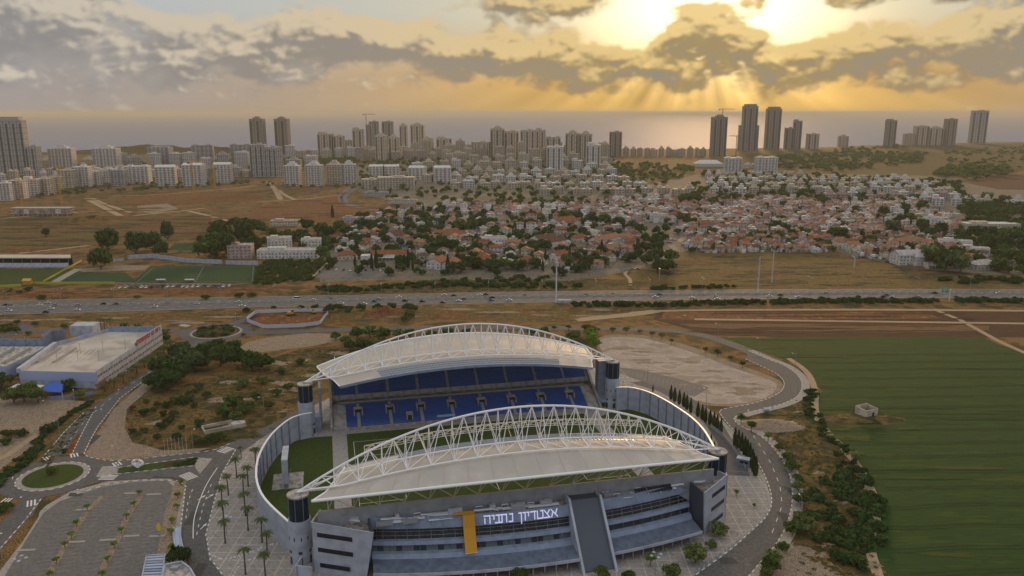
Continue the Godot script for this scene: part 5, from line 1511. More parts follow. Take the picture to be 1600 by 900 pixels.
func make_towers_of_town() -> void:
	var list := [
		# place, width, height, walls, crown, columns, label
		[[Vector2(-1095, -1768), 62.1, 117.4], "grey_wall", 5, 9, "broad grey slab tower, the largest building, at the town's southern end"],
		[[Vector2(-1142, -1787), 37.1, 109.0], "grey_wall", 0, 5, "grey slab tower cut by the picture's edge, joined to the broadest slab"],
		[[Vector2(-1017, -1714), 24.6, 63.4], "grey_wall", 0, 4, "lower grey tower stepping down beside the broad slab tower"],
		[[Vector2(-1041, -1866), 52.1, 52.8], "white_wall", 1, 7, "white tower with stepped crown next to the broad slab tower"],
		[[Vector2(-938, -1866), 55.1, 52.8], "white_wall", 1, 7, "white tower with stepped crown in front of the bare dunes"],
		[[Vector2(-860, -1975), 51.9, 51.2], "grey_wall", 3, 5, "grey tower with two square roof frames, nearest the stepped white towers"],
		[[Vector2(-765, -1998), 49.3, 54.9], "grey_wall", 3, 5, "grey tower with two square roof frames below the right end of the dunes"],
		[[Vector2(-695, -2072), 51.1, 53.6], "grey_wall", 3, 5, "grey tower with two square roof frames beside the dark twin towers"],
		[[Vector2(-806, -2573), 42.9, 113.9], "dark_tower_wall", 1, 4, "dark slender twin tower standing behind the striped block"],
		[[Vector2(-751, -2654), 44.2, 113.3], "dark_tower_wall", 1, 4, "dark slender twin tower with open sea on both sides"],
		[[Vector2(-539, -1714), 31.5, 67.4], "grey_wall", 0, 6, "striped grey slab block right under a dark twin tower"],
		[[Vector2(-507, -1714), 31.5, 62.1], "grey_wall", 0, 6, "striped grey slab block, slightly lower half of the pair"],
		[[Vector2(-566, -2462), 45.0, 71.1], "sand_wall", 2, 5, "tan tower rising alone above the beach scrub, taller of two"],
		[[Vector2(-526, -2462), 35.2, 65.3], "sand_wall", 0, 4, "tan tower leaning against its taller twin above the beach scrub"],
		[[Vector2(-495, -2462), 23.5, 51.9], "sand_wall", 0, 3, "small tan tower beside the tall slab with slanted top"],
		[[Vector2(-454, -2393), 34.2, 85.8], "sand_wall", 2, 4, "tan slab tower with slanted top, left of the crane"],
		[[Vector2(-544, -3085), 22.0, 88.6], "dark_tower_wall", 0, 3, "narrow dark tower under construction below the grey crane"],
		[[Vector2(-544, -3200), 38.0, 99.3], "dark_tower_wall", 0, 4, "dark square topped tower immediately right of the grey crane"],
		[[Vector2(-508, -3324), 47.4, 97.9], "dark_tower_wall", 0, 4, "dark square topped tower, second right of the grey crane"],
		[[Vector2(-372, -2783), 24.3, 90.9], "sand_wall", 1, 3, "thin sandy tower between the dark pair and the pale tower"],
		[[Vector2(-346, -2977), 49.6, 90.2], "cream_wall", 1, 5, "pale tower with a small central roof house, right of the thin one"],
		[[Vector2(-253, -2462), 25.4, 57.7], "sand_wall", 2, 3, "short sandy tower attached to the pale tower's right"],
		[[Vector2(-366, -2265), 28.8, 70.8], "cream_wall", 1, 4, "cream tower in front of the dark pair"],
		[[Vector2(-339, -2327), 31.5, 65.5], "cream_wall", 1, 4, "cream tower in front of the thin sandy tower"],
		[[Vector2(-207, -2462), 46.9, 57.7], "sand_wall", 2, 5, "stepped sandy block in the gap of skyline before the cluster"],
		[[Vector2(-89, -2327), 51.8, 51.0], "sand_wall", 0, 6, "long sandy block at the left foot of the central cluster"],
		[[Vector2(-41, -2327), 40.7, 88.9], "sand_wall", 1, 5, "sandy tower with dome like top opening the central cluster"],
		[[Vector2(0, -2327), 40.7, 81.7], "sand_wall", 0, 5, "sandy tower, flat topped, second of the central cluster"],
		[[Vector2(46, -2265), 45.0, 86.6], "cream_wall", 0, 6, "wide cream tower in the middle of the central cluster"],
		[[Vector2(80, -2265), 27.0, 86.6], "sand_wall", 2, 4, "sandy tower stuck to the wide cream one's right side"],
		[[Vector2(111, -2178), 38.1, 69.8], "sand_wall", 3, 5, "sandy tower with twin caps behind the white balcony slab"],
		[[Vector2(100, -1866), 37.2, 57.2], "white_wall", 0, 6, "white slab with rows of balconies in front of the cluster"],
		[[Vector2(163, -2178), 34.7, 80.0], "sand_wall", 1, 5, "sandy tower with rounded steps, right half of the cluster"],
		[[Vector2(198, -2178), 32.9, 78.3], "sand_wall", 1, 5, "sandy tower with rounded steps, last tall one of the cluster"],
		[[Vector2(198, -1952), 32.7, 58.2], "white_wall", 2, 5, "white balcony slab at the right foot of the cluster"],
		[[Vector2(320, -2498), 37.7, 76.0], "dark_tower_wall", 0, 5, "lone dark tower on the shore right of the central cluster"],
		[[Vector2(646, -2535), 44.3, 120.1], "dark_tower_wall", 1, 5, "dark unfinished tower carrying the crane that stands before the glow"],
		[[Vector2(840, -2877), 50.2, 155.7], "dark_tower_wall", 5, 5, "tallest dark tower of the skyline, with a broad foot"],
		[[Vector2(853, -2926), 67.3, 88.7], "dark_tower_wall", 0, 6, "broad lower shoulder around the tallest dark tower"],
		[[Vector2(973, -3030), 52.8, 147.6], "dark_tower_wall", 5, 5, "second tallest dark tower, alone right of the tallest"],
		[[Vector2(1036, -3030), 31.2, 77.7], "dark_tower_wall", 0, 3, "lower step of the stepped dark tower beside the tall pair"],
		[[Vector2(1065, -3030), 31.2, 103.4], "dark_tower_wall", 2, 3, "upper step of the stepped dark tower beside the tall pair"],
		[[Vector2(1125, -3030), 40.8, 56.6], "sand_wall", 0, 4, "squat tan tower right of the stepped dark tower"],
		[[Vector2(1334, -3261), 38.7, 40.6], "sand_wall", 1, 3, "small lone tan block on the northern shore"],
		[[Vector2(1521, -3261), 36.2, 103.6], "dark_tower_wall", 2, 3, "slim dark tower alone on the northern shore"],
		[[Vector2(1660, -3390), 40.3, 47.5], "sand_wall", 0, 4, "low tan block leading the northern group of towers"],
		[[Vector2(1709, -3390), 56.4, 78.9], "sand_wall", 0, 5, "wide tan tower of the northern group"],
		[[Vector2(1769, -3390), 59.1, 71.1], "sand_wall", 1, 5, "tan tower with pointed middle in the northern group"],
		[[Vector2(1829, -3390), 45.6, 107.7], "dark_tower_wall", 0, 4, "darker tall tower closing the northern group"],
		[[Vector2(2069, -3604), 65.6, 142.0], "grey_wall", 0, 5, "grey slab tower standing alone at the northern end of the shore"],
		[[Vector2(501, -1826), 37.9, 33.1], "white_wall", 3, 5, "white block with dark middle strip below the tall dark towers"],
		[[Vector2(570, -1806), 44.7, 35.6], "white_wall", 3, 6, "white twin fronted block below the second tallest tower"],
		[[Vector2(-810, -1461), 25.7, 31.3], "cream_wall", 0, 4, "cream eight storey block beside the yellow crane"],
		[[Vector2(-796, -1487), 28.6, 35.4], "white_wall", 0, 5, "white block, upper one of the pair behind the cream block"],
		[[Vector2(-787, -1514), 18.2, 25.2], "white_wall", 0, 3, "low white block between the pair and the dark gap"],
		[[Vector2(-734, -1500), 25.2, 28.6], "grey_wall", 0, 4, "bluish grey block standing before the terraced white flats"],
		[[Vector2(-725, -1556), 43.6, 32.1], "white_wall", 3, 6, "terraced white flats with many steps"],
		[[Vector2(-647, -1500), 34.8, 34.5], "white_wall", 4, 5, "white balcony block, first of three with peaked roofs"],
		[[Vector2(-594, -1500), 36.0, 38.1], "white_wall", 4, 5, "white balcony block, middle of three with peaked roofs"],
		[[Vector2(-560, -1556), 32.4, 35.7], "white_wall", 4, 5, "white balcony block, last of three with peaked roofs"],
		[[Vector2(-410, -1500), 27.6, 36.9], "white_wall", 1, 5, "rounded white block nearest the striped slabs"],
		[[Vector2(-369, -1500), 28.8, 38.1], "white_wall", 1, 5, "rounded white block, second from the striped slabs"],
		[[Vector2(-337, -1528), 26.9, 37.5], "cream_wall", 1, 5, "rounded cream block, third from the striped slabs"],
		[[Vector2(-313, -1542), 27.1, 36.6], "white_wall", 1, 5, "rounded white block, fourth from the striped slabs"],
		[[Vector2(-286, -1697), 29.8, 22.8], "white_wall", 4, 4, "white gabled block above the long beige school, first"],
		[[Vector2(-254, -1697), 31.2, 22.8], "white_wall", 4, 4, "white gabled block above the long beige school, second"],
		[[Vector2(-192, -1631), 32.6, 24.5], "white_wall", 4, 4, "white gabled block at the school's right end"],
		[[Vector2(-137, -1570), 32.7, 28.6], "white_wall", 4, 4, "white gabled block apart from the others, right of the school"],
		[[Vector2(-208, -1436), 65.6, 20.6], "cream_wall", 0, 12, "long beige school building with rows of dark windows"],
		[[Vector2(-256, -1448), 30.2, 16.1], "cream_wall", 0, 5, "low beige wing of the long school"],
		[[Vector2(-789, -1243), 20.0, 26.8], "white_wall", 0, 4, "white flats at the picture's left border under the slab tower"],
		[[Vector2(-786, -1272), 22.5, 28.4], "white_wall", 0, 5, "white flats right behind the orange crane mast"],
		[[Vector2(-788, -1312), 21.1, 26.2], "white_wall", 2, 4, "white flats third from the left border"],
		[[Vector2(-779, -1333), 21.4, 26.6], "cream_wall", 0, 4, "yellowish flats touching the yellow crane"],
		[[Vector2(-784, -1377), 17.7, 26.3], "cream_wall", 0, 3, "yellowish narrow flats behind the yellow crane mast"],
	]
	var n := 0
	for q in list:
		var t: Array = q[0]
		n += 1
		block("apartment_tower" if t[2] > 60.0 else "apartment_block", q[4], "tower block" if t[2] > 60.0 else "apartment block", "", t[0], t[1], clampf(t[1] * 0.75, 10.0, 26.0), t[2], rng.randf_range(-0.25, 0.25), M[q[1]], q[2], q[3], 0.5, M.window_dark if t[2] > 55.0 else null)
	# lower blocks in rows, each row read from left to right
	var rows := [
		[[Vector2(-490, -2573), Vector2(-133, -2573), 9, 18.1, 32.2, 39.7], ["sand_wall", "cream_wall"], "shore row behind the tan towers"],
		[[Vector2(-445, -2296), Vector2(-73, -2296), 11, 18.0, 36.0, 33.9], ["cream_wall", "sand_wall", "pink_wall"], "row above the gabled white blocks"],
		[[Vector2(-184, -2097), Vector2(250, -2097), 13, 16.5, 33.0, 33.4], ["sand_wall", "cream_wall"], "row at the foot of the central cluster"],
		[[Vector2(-241, -1887), Vector2(233, -1887), 15, 13.4, 25.3, 31.6], ["sand_wall", "cream_wall", "white_wall"], "row one street below the central cluster"],
		[[Vector2(-116, -1714), Vector2(226, -1714), 13, 10.9, 17.6, 26.3], ["cream_wall", "white_wall", "sand_wall"], "row two streets below the central cluster"],
		[[Vector2(-176, -1570), Vector2(232, -1570), 15, 10.0, 15.0, 27.2], ["white_wall", "cream_wall", "sand_wall"], "row three streets below the central cluster"],
		[[Vector2(-116, -1448), Vector2(244, -1448), 14, 8.1, 12.7, 25.7], ["cream_wall", "white_wall"], "row just above the dense roofs"],
		[[Vector2(43, -1344), Vector2(313, -1344), 11, 7.5, 10.7, 24.5], ["cream_wall", "sand_wall"], "row among the first dense roofs"],
		[[Vector2(346, -2535), Vector2(616, -2535), 12, 17.9, 25.8, 22.5], ["sand_wall", "cream_wall"], "shore row right of the lone dark tower"],
		[[Vector2(403, -1680), Vector2(617, -1680), 12, 8.0, 10.7, 17.9], ["white_wall", "cream_wall"], "uppermost white row below the tall dark towers"],
		[[Vector2(382, -1570), Vector2(779, -1570), 20, 7.5, 11.2, 19.8], ["white_wall", "white_wall", "cream_wall"], "second white row of the northern quarter"],
		[[Vector2(356, -1461), Vector2(784, -1461), 21, 8.2, 11.6, 20.4], ["white_wall", "cream_wall"], "third white row of the northern quarter"],
		[[Vector2(337, -1355), Vector2(750, -1355), 20, 7.6, 11.9, 20.6], ["white_wall", "white_wall", "cream_wall"], "fourth white row of the northern quarter"],
		[[Vector2(493, -1253), Vector2(705, -1253), 11, 8.0, 12.0, 19.2], ["white_wall", "pink_wall"], "lowest white row of the northern quarter"],
		[[Vector2(600, -1165), Vector2(750, -1165), 8, 7.5, 12.2, 18.8], ["cream_wall", "white_wall"], "row beside the northern border trees"],
		[[Vector2(-1002, -1570), Vector2(-722, -1570), 13, 16.2, 27.4, 21.5], ["white_wall", "cream_wall", "white_wall"], "row below the broad slab tower"],
		[[Vector2(-958, -1714), Vector2(-493, -1714), 16, 12.2, 23.1, 29.1], ["white_wall", "cream_wall", "grey_wall"], "row between the dunes and the peaked blocks"],
		[[Vector2(-309, -2427), Vector2(293, -2427), 18, 26.6, 53.1, 33.4], ["sand_wall", "cream_wall"], "skyline row around the central cluster"],
		[[Vector2(-53, -2206), Vector2(267, -2206), 10, 31.2, 55.3, 31.9], ["cream_wall", "sand_wall"], "tall row inside the central cluster"],
		[[Vector2(-1182, -1952), Vector2(-467, -1952), 17, 21.5, 39.9, 42.1], ["white_wall", "grey_wall", "cream_wall"], "tall row behind the peaked roof blocks"],
		[[Vector2(-666, -2359), Vector2(-281, -2359), 11, 22.2, 40.6, 35.0], ["sand_wall", "cream_wall", "white_wall"], "tall row below the twin dark towers"],
		[[Vector2(573, -1998), Vector2(637, -1998), 3, 6.3, 9.5, 21.2], ["white_wall"], "tiny row beside the white twin block"],
	]
	for q in rows:
		var a: Vector2 = q[0][0]
		var b: Vector2 = q[0][1]
		var k: int = q[0][2]
		for i in k:
			var p := a.lerp(b, (i + 0.5) / k) + Vector2(rng.randf_range(-4, 4), rng.randf_range(-14, 14))
			var w: float = q[0][5] * rng.randf_range(0.55, 0.85)
			var mat: String = q[1][rng.randi() % q[1].size()]
			var h := rng.randf_range(q[0][3], q[0][4])
			var tone: String = {"sand_wall": "tan", "cream_wall": "cream", "white_wall": "white", "pink_wall": "pinkish", "grey_wall": "grey"}[mat]
			var tall: bool = q[2].begins_with("tall row")  # these rows are mid-rise apartment blocks, filed under the towers
			block("apartment_tower" if tall else "apartment_block", "%s %s block, %s from left in the %s" % [tone, "taller" if h > (q[0][3] + q[0][4]) / 2 else "lower", ordinal(i), q[2]], "tower block" if tall else "apartment block", "lower blocks of the town", p, w, clampf(w * 0.8, 9.0, 18.0), h, rng.randf_range(-0.5, 0.5), M[mat], rng.randi() % 4, maxi(3, int(w / 4.5)), rng.randf())

# ---------- houses ----------
func gable(s: Shape, at: Vector3, w: float, d: float, rise: float, over := 0.5) -> void:
	var a := w / 2 + over
	var b := d / 2 + over
	var t := 0.22
	for q in [-1.0, 1.0]:
		s.hexa([at + Vector3(-a, -0.25, q * b), at + Vector3(a, -0.25, q * b), at + Vector3(a, rise, 0), at + Vector3(-a, rise, 0), at + Vector3(-a, -0.25 + t, q * b), at + Vector3(a, -0.25 + t, q * b), at + Vector3(a, rise + t, 0), at + Vector3(-a, rise + t, 0)])

func hip(s: Shape, at: Vector3, w: float, d: float, rise: float, over := 0.5) -> void:
	var a := w / 2 + over
	var b := d / 2 + over
	var r := maxf(0.3, a - b)
	var p := [at + Vector3(-a, -0.2, -b), at + Vector3(a, -0.2, -b), at + Vector3(a, -0.2, b), at + Vector3(-a, -0.2, b)]
	var l := at + Vector3(-r, rise, 0)
	var e := at + Vector3(r, rise, 0)
	s.quad(p[0], p[1], e, l); s.quad(p[2], p[3], l, e); s.tri(p[1], p[2], e); s.tri(p[3], p[0], l); s.quad(p[0], p[1], p[2], p[3])

func gable_ends(s: Shape, at: Vector3, w: float, d: float, rise: float) -> void:
	for q in [-0.5, 0.5]: s.tri(at + Vector3(q * w, 0, -d / 2), at + Vector3(q * w, 0, d / 2), at + Vector3(q * w, rise * 0.95, 0))

func house_openings(w: float, d: float, h: float) -> Shape:
	var s := Shape.new()
	var fl := maxi(1, int(h / 2.9))
	for f in fl:
		var y := 1.6 + f * 2.9
		for c in maxi(2, int(w / 3.2)):
			var x := -w / 2 + (c + 0.5) * w / maxi(2, int(w / 3.2))
			for q in [-1.0, 1.0]: s.box(Vector3(x, y, q * d / 2), Vector3(1.3, 1.3, 0.12))
		for c in maxi(1, int(d / 4.0)):
			var z := -d / 2 + (c + 0.5) * d / maxi(1, int(d / 4.0))
			for q in [-1.0, 1.0]: s.box(Vector3(q * w / 2, y, z), Vector3(0.12, 1.3, 1.2))
	return s

func house_model(form: String, w: float, d: float, h: float, wall: Material, roof: Material) -> Node3D:
	var o := proto("house")
	var s := Shape.new()
	s.box(Vector3(0, h / 2, 0), Vector3(w, h, d))
	var r := Shape.new()
	var extra := Shape.new()
	match form:
		"gable":
			gable_ends(s, Vector3(0, h, 0), w, d, d * 0.27); gable(r, Vector3(0, h, 0), w, d, d * 0.27)
		"hip": hip(r, Vector3(0, h, 0), w, d, d * 0.28)
		"cross":
			gable_ends(s, Vector3(0, h, 0), w, d, d * 0.25); gable(r, Vector3(0, h, 0), w, d, d * 0.25)
			s.box(Vector3(w * 0.22, h * 0.45, d * 0.55), Vector3(w * 0.42, h * 0.9, d * 0.5))
			hip(r, Vector3(w * 0.22, h * 0.9, d * 0.5), w * 0.42, d * 0.6, d * 0.18)
		"flat":
			r.box(Vector3(0, h + 0.02, 0), Vector3(w - 0.5, 0.2, d - 0.5))
			for q in [-1.0, 1.0]:
				s.box(Vector3(0, h + 0.4, q * (d / 2 - 0.12)), Vector3(w, 0.8, 0.22)); s.box(Vector3(q * (w / 2 - 0.12), h + 0.4, 0), Vector3(0.22, 0.8, d - 0.5))
			s.box(Vector3(-w * 0.2, h + 1.3, 0), Vector3(w * 0.3, 2.4, d * 0.4))
		"half":
			gable_ends(s, Vector3(0, h, 0), w, d, d * 0.22); gable(r, Vector3(0, h, 0), w, d, d * 0.22)
			s.box(Vector3(-w * 0.62, h * 0.35, 0), Vector3(w * 0.35, h * 0.7, d * 0.8))
	part("walls", s, wall, o)
	part("roof", r, roof, o)
	stuff_part("windows", house_openings(w, d, h), M.window_shade, o)
	extra.tube(Vector3(w * 0.2 - 0.6, h + 1.5, 0.4), Vector3(w * 0.2 + 0.6, h + 1.5, 0.4), 0.28, 0.28, 7)
	extra.box(Vector3(w * 0.2, h + 1.0, 1.1), Vector3(1.6, 0.1, 1.2))
	part("water_heater", extra, M.car_white, o)
	return o

func in_any(p: Vector2, zones: Array) -> bool:
	for z in zones:
		if Geometry2D.is_point_in_polygon(p, z): return true
	return false

func make_houses() -> void:
	var models := []
	var forms := ["gable", "hip", "cross", "flat", "half", "flat"]
	var walls := [["white_wall", "white"], ["cream_wall", "cream"], ["white_wall", "white"], ["pink_wall", "pinkish"], ["sand_wall", "tan"]]
	var roofs := [["roof_tile", "red tiled"], ["roof_tile_dark", "dark red tiled"], ["roof_tile_pale", "pale orange tiled"]]
	for i in 18:
		var f: String = forms[i % 6]
		var wl: Array = walls[i % 5]
		var rf: Array = roofs[i % 3] if f != "flat" else ["flat_roof", "flat pale"]
		var two := i % 2 == 0
		var m := house_model(f, rng.randf_range(8, 12.5), rng.randf_range(7, 9), 5.8 if two else 3.4, M[wl[0]], M[rf[0]])
		models.append([m, "%s %s house, %s roof" % [wl[1], "two storey" if two else "single storey", rf[1].replace(" tiled", "") + (" double" if f == "cross" else "")]])
	var villas := [line([-154.0, -651.8, -183, -805, -200, -1034, -147, -1141, -36, -1103, 83, -1034, 187, -961, 178, -860, 126.1, -735.4, 42.8, -651.8, -53.5, -651.8])]
	var dense := [line([183, -860, 174, -767, 302, -756, 331, -767, 362.1, -691.2, 401.4, -670.9, 445.4, -732.1, 445, -805, 567, -1002, 615, -1234, 482, -1199, 409, -1272, 305, -1312, 161, -1253, 94, -1165, -38, -1165, -106, -1199, -98, -1103, 85, -1047, 189, -973])]
	var clear := [line([156, -961, 204, -961, 173, -756, 120.1, -735.4]), line([-94, -767, -75.5, -657.1, -165.9, -631.1, -200, -767]), line([304, -939, 323, -961, 324, -908, 303, -888])]
	var spots := []
	var row := 0
	var z := -690.0
	while z > -1260.0:
		var x := -260.0
		var n := 0
		while x < 760.0:
			var villa := false
			var p := Vector2(x + rng.randf_range(-2.5, 2.5), z + rng.randf_range(-4, 4))
			if not in_any(p, clear):
				if in_any(p, villas):
					if rng.randf() < 0.5:
						spots.append([p, row, n, 1.1]); n += 1
				elif in_any(p, dense) and rng.randf() < 0.9:
					spots.append([p, row, n, 0.82]); n += 1
			x += 16.5 if in_any(p, villas) else 11.6
		z -= 16.5
		if n > 0: row += 1
	var mass := Shape.new()
	mass.tinted = true
	var count := 0
	var rest := 0
	for q in spots:
		var p: Vector2 = q[0]
		var turn := rng.randf_range(-0.25, 0.25) + (PI / 2 if rng.randf() < 0.4 else 0.0) + 0.35 * sin(p.x * 0.01)
		if count < 285:
			count += 1
			var m: Array = models[rng.randi() % models.size()]
			dup(m[0], "house", "%s, %s from left, %s row above the highway" % [m[1], ordinal(q[2]), ordinal(q[1])], V(p), turn, Vector3(q[3], rng.randf_range(0.9, 1.1), q[3]), "houses of the town")
		else:
			rest += 1
			far_house(mass, p, turn)
	# sheds, awnings, tanks and parked things in the yards
	for q in spots:
		for i in 3:
			var p: Vector2 = q[0] + Vector2(rng.randf_range(-8, 8), rng.randf_range(-8, 8))
			mass.tint = [Color(.55, .53, .50), Color(.40, .37, .33), Color(.10, .10, .10), Color(.62, .61, .60), Color(.06, .14, .40), Color(.28, .16, .10), Color(.20, .20, .20)][rng.randi() % 7]
			var h := rng.randf_range(1.2, 2.8)
			mass.box(V(p, h / 2), Vector3(rng.randf_range(1.5, 5.0), h, rng.randf_range(1.5, 3.5)), rng.randf() * 3.0)
	setting("far_houses_and_yards", mass, M.town_mix, "stuff")
	for m in models: m[0].free()

func far_house(s: Shape, p: Vector2, turn: float) -> void:
	var w := rng.randf_range(7, 11)
	var d := rng.randf_range(6, 8)
	var h: float = [3.4, 5.8, 5.8, 8.5][rng.randi() % 4]
	var b := Transform3D(Basis(Vector3.UP, turn), V(p))
	var t := Shape.new()
	t.tinted = true
	var k := rng.randf_range(0.85, 1.05)
	t.tint = [Color(.60, .58, .55), Color(.55, .47, .38), Color(.62, .60, .58), Color(.46, .38, .32)][rng.randi() % 4] * k
	t.box(Vector3(0, h / 2, 0), Vector3(w, h, d))
	if rng.randf() < 0.6:
		t.tint = [Color(.22, .085, .048), Color(.27, .135, .08), Color(.16, .07, .045)][rng.randi() % 3] * k
		hip(t, Vector3(0, h, 0), w, d, d * 0.27)
	else:
		t.tint = Color(.48, .45, .41) * k
		t.box(Vector3(0, h + 0.3, 0), Vector3(w, 0.5, d)); t.box(Vector3(w * 0.2, h + 1.2, 0), Vector3(w * 0.3, 2.0, d * 0.4))
	t.tint = Color(.07, .07, .07)
	for x in [-0.28, 0.28]:
		for y in range(1, int(h), 3): t.box(Vector3(x * w, y + 0.6, d / 2), Vector3(1.3, 1.2, 0.15))
	for i in t.v.size():
		s.v.push_back(b * t.v[i]); s.c.push_back(t.c[i])

func big_house(called: String, label: String, category: String, at: Vector2, w: float, d: float, h: float, turn: float, form: String, wall: String, roof: String, second := "") -> void:
	var m := house_model(form, w, d, h, M[wall], M[roof])
	m.set_meta("category", category)
	var o := dup(m, called, label, V(at), turn)
	m.free()
	if second == "twin":
		var s := Shape.new()
		var r := Shape.new()
		s.box(Vector3(w * 0.1, h * 0.42, d * 0.95), Vector3(w * 0.9, h * 0.84, d * 0.9))
		gable_ends(s, Vector3(w * 0.1, h * 0.84, d * 0.95), w * 0.9, d * 0.9, d * 0.22)
		gable(r, Vector3(w * 0.1, h * 0.84, d * 0.95), w * 0.9, d * 0.9, d * 0.22)
		part("walls", s, M[wall], o); part("roof", r, M[roof], o)
	elif second == "arcade":
		var s := Shape.new()
		s.box(Vector3(0, 2.7, d / 2 + 2.5), Vector3(w * 0.9, 0.4, 4.5))
		part("porch_roof", s, M.white_wall, o)
		for i in 9:
			s = Shape.new()
			s.box(Vector3(-w * 0.43 + i * w * 0.86 / 8, 1.3, d / 2 + 4.4), Vector3(0.4, 2.6, 0.4))
			part("column", s, M.white_wall, o)

func make_front_houses() -> void:
	big_house("house", "large white house with two red gables, one behind the other, near the highway", "house", Vector2(-65.6, -691.2), 19, 13, 6.5, 1.25, "gable", "white_wall", "roof_tile", "twin")
	big_house("community_hall", "long red roofed hall with a white arcade behind the cypress garden", "hall", Vector2(-114.1, -735.4), 34, 12, 5.5, 0.08, "half", "white_wall", "roof_tile", "arcade")
	big_house("house", "white house under a broad red roof at the car park's far corner", "house", Vector2(-154.3, -735.4), 18, 13, 4.2, 0.25, "hip", "cream_wall", "roof_tile")
	big_house("house", "white house with tall red roof slope uphill of the arcade hall", "house", Vector2(-125, -843), 15, 17, 6.5, 0.9, "gable", "white_wall", "roof_tile_dark")
	big_house("house", "long white terrace with stepped red roofs uphill of the twin gables", "house", Vector2(-72, -860), 30, 11, 7.0, 0.75, "gable", "white_wall", "roof_tile", "twin")
	big_house("villa", "flat white villa with a wide roof terrace and long window band", "villa", Vector2(-19, -817), 26, 15, 7.5, 0.2, "flat", "white_wall", "deck")
	big_house("house", "white house with an orange red gable beside the dark cypress clump", "house", Vector2(10.2, -694.2), 16, 13, 5.0, 0.9, "gable", "white_wall", "roof_tile")
	big_house("house", "wide white villa whose two brown roofs step down the slope", "villa", Vector2(33, -817), 26, 14, 7.0, 0.7, "gable", "white_wall", "roof_tile_dark", "twin")
	big_house("house", "red roofed house above the cypresses next to the tall pole", "house", Vector2(43.6, -732.1), 18, 12, 5.0, 0.9, "gable", "cream_wall", "roof_tile")
	big_house("house", "long pale building with a red ridge running away uphill", "house", Vector2(95, -809), 42, 13, 8.0, 0.9, "gable", "white_wall", "roof_tile_pale")
	big_house("house", "pale house with red roof left of the long ridge building", "house", Vector2(72, -838), 18, 12, 5.0, 0.6, "hip", "cream_wall", "roof_tile")
	big_house("house", "white long house with red roofs behind the pine clump", "house", Vector2(62, -961), 34, 12, 7.5, 0.75, "gable", "white_wall", "roof_tile", "twin")
	big_house("house", "low house with a flat orange roof among the highway shrubs", "house", Vector2(-35.9, -732.1), 30, 11, 3.5, 0.1, "hip", "cream_wall", "roof_tile")
	big_house("house", "white three storey house with small grey gables at the meadow's edge", "house", Vector2(358.5, -709.5), 26, 15, 9.0, 0.12, "cross", "white_wall", "grey_wall")
	big_house("house", "long white terraced house with small square windows", "house", Vector2(446, -793), 30, 11, 8.0, -0.35, "flat", "white_wall", "flat_roof")
	big_house("house", "white terraced house continuing the square windowed one", "house", Vector2(444, -756), 26, 11, 7.0, -0.35, "flat", "white_wall", "flat_roof")
	big_house("house", "tall plain white block with blank walls among the dark trees", "house", Vector2(495, -929), 19, 13, 14.0, -0.7, "flat", "white_wall", "flat_roof")
	big_house("house", "grey house with rounded pale roof below the terraces", "house", Vector2(412.4, -685.3), 22, 13, 5.0, 0.2, "hip", "grey_wall", "flat_roof")
	big_house("house", "red roofed pair with a white balcony band uphill of the grey gables", "house", Vector2(409, -809), 28, 13, 6.0, 0.1, "hip", "white_wall", "roof_tile_pale")
	big_house("house", "small white house beside the rubble pile at the meadow's edge", "house", Vector2(339, -785), 13, 10, 6.0, 0.2, "cross", "white_wall", "roof_tile_pale")
	big_house("sports_hall", "long low yellowish hall with a flat white roof at the northern trees", "hall", Vector2(560, -929), 62, 20, 7.0, -0.05, "flat", "cream_wall", "white_wall")
	big_house("house", "cream villa with arched front right of the road junction", "villa", Vector2(228, -929), 17, 12, 7.0, 0.0, "half", "cream_wall", "roof_tile")
	big_house("house", "white three storey villa facing the car filled lot", "villa", Vector2(183, -990), 20, 12, 10.0, 0.05, "flat", "white_wall", "flat_roof")
	# schools left of the villas
	big_house("school", "long white two storey school with a blue window band", "school", Vector2(-210.8, -742.2), 56, 16, 7.5, 0.03, "flat", "white_wall", "flat_roof")
	big_house("school", "white school wing rising behind the blue windowed one", "school", Vector2(-234, -793), 24, 14, 11.0, 0.3, "flat", "white_wall", "flat_roof")
	big_house("school", "small white pavilion on the school's right side", "school", Vector2(-206, -809), 20, 13, 7.0, 0.2, "flat", "white_wall", "flat_roof")
	big_house("warehouse", "flat cream hall half hidden by trees above the red field's corner", "hall", Vector2(-275, -961), 34, 14, 6.0, 0.1, "flat", "cream_wall", "flat_roof")
	big_house("house", "pink building behind the dark trees at the training pitches", "house", Vector2(-256.2, -742.2), 22, 14, 12.0, 0.1, "flat", "pink_wall", "flat_roof")
	big_house("house", "low flat house above the red field with a grey roof", "house", Vector2(-200, -996), 26, 12, 5.0, 0.2, "flat", "grey_wall", "flat_roof")
	big_house("house", "low beige buildings below the long school, first", "house", Vector2(-223, -1312), 40, 14, 6.0, 0.1, "flat", "grey_wall", "flat_roof")
	big_house("house", "low beige buildings below the long school, second", "house", Vector2(-164, -1199), 44, 12, 6.0, -0.1, "flat", "cream_wall", "flat_roof")
	big_house("warehouse", "white tent like hall shining in the olive field", "hall", Vector2(499, -2047), 70, 30, 8.0, 0.0, "hip", "white_wall", "white_wall")

# ---------- the mall on the left ----------
func wall_run(s: Shape, pts: PackedVector2Array, y0: float, y1: float, thick: float) -> void:
	for i in pts.size() - 1:
		var d := pts[i + 1] - pts[i]
		s.box(V((pts[i] + pts[i + 1]) / 2, (y0 + y1) / 2), Vector3(d.length() + thick * 0.5, y1 - y0, thick), -atan2(d.y, d.x))

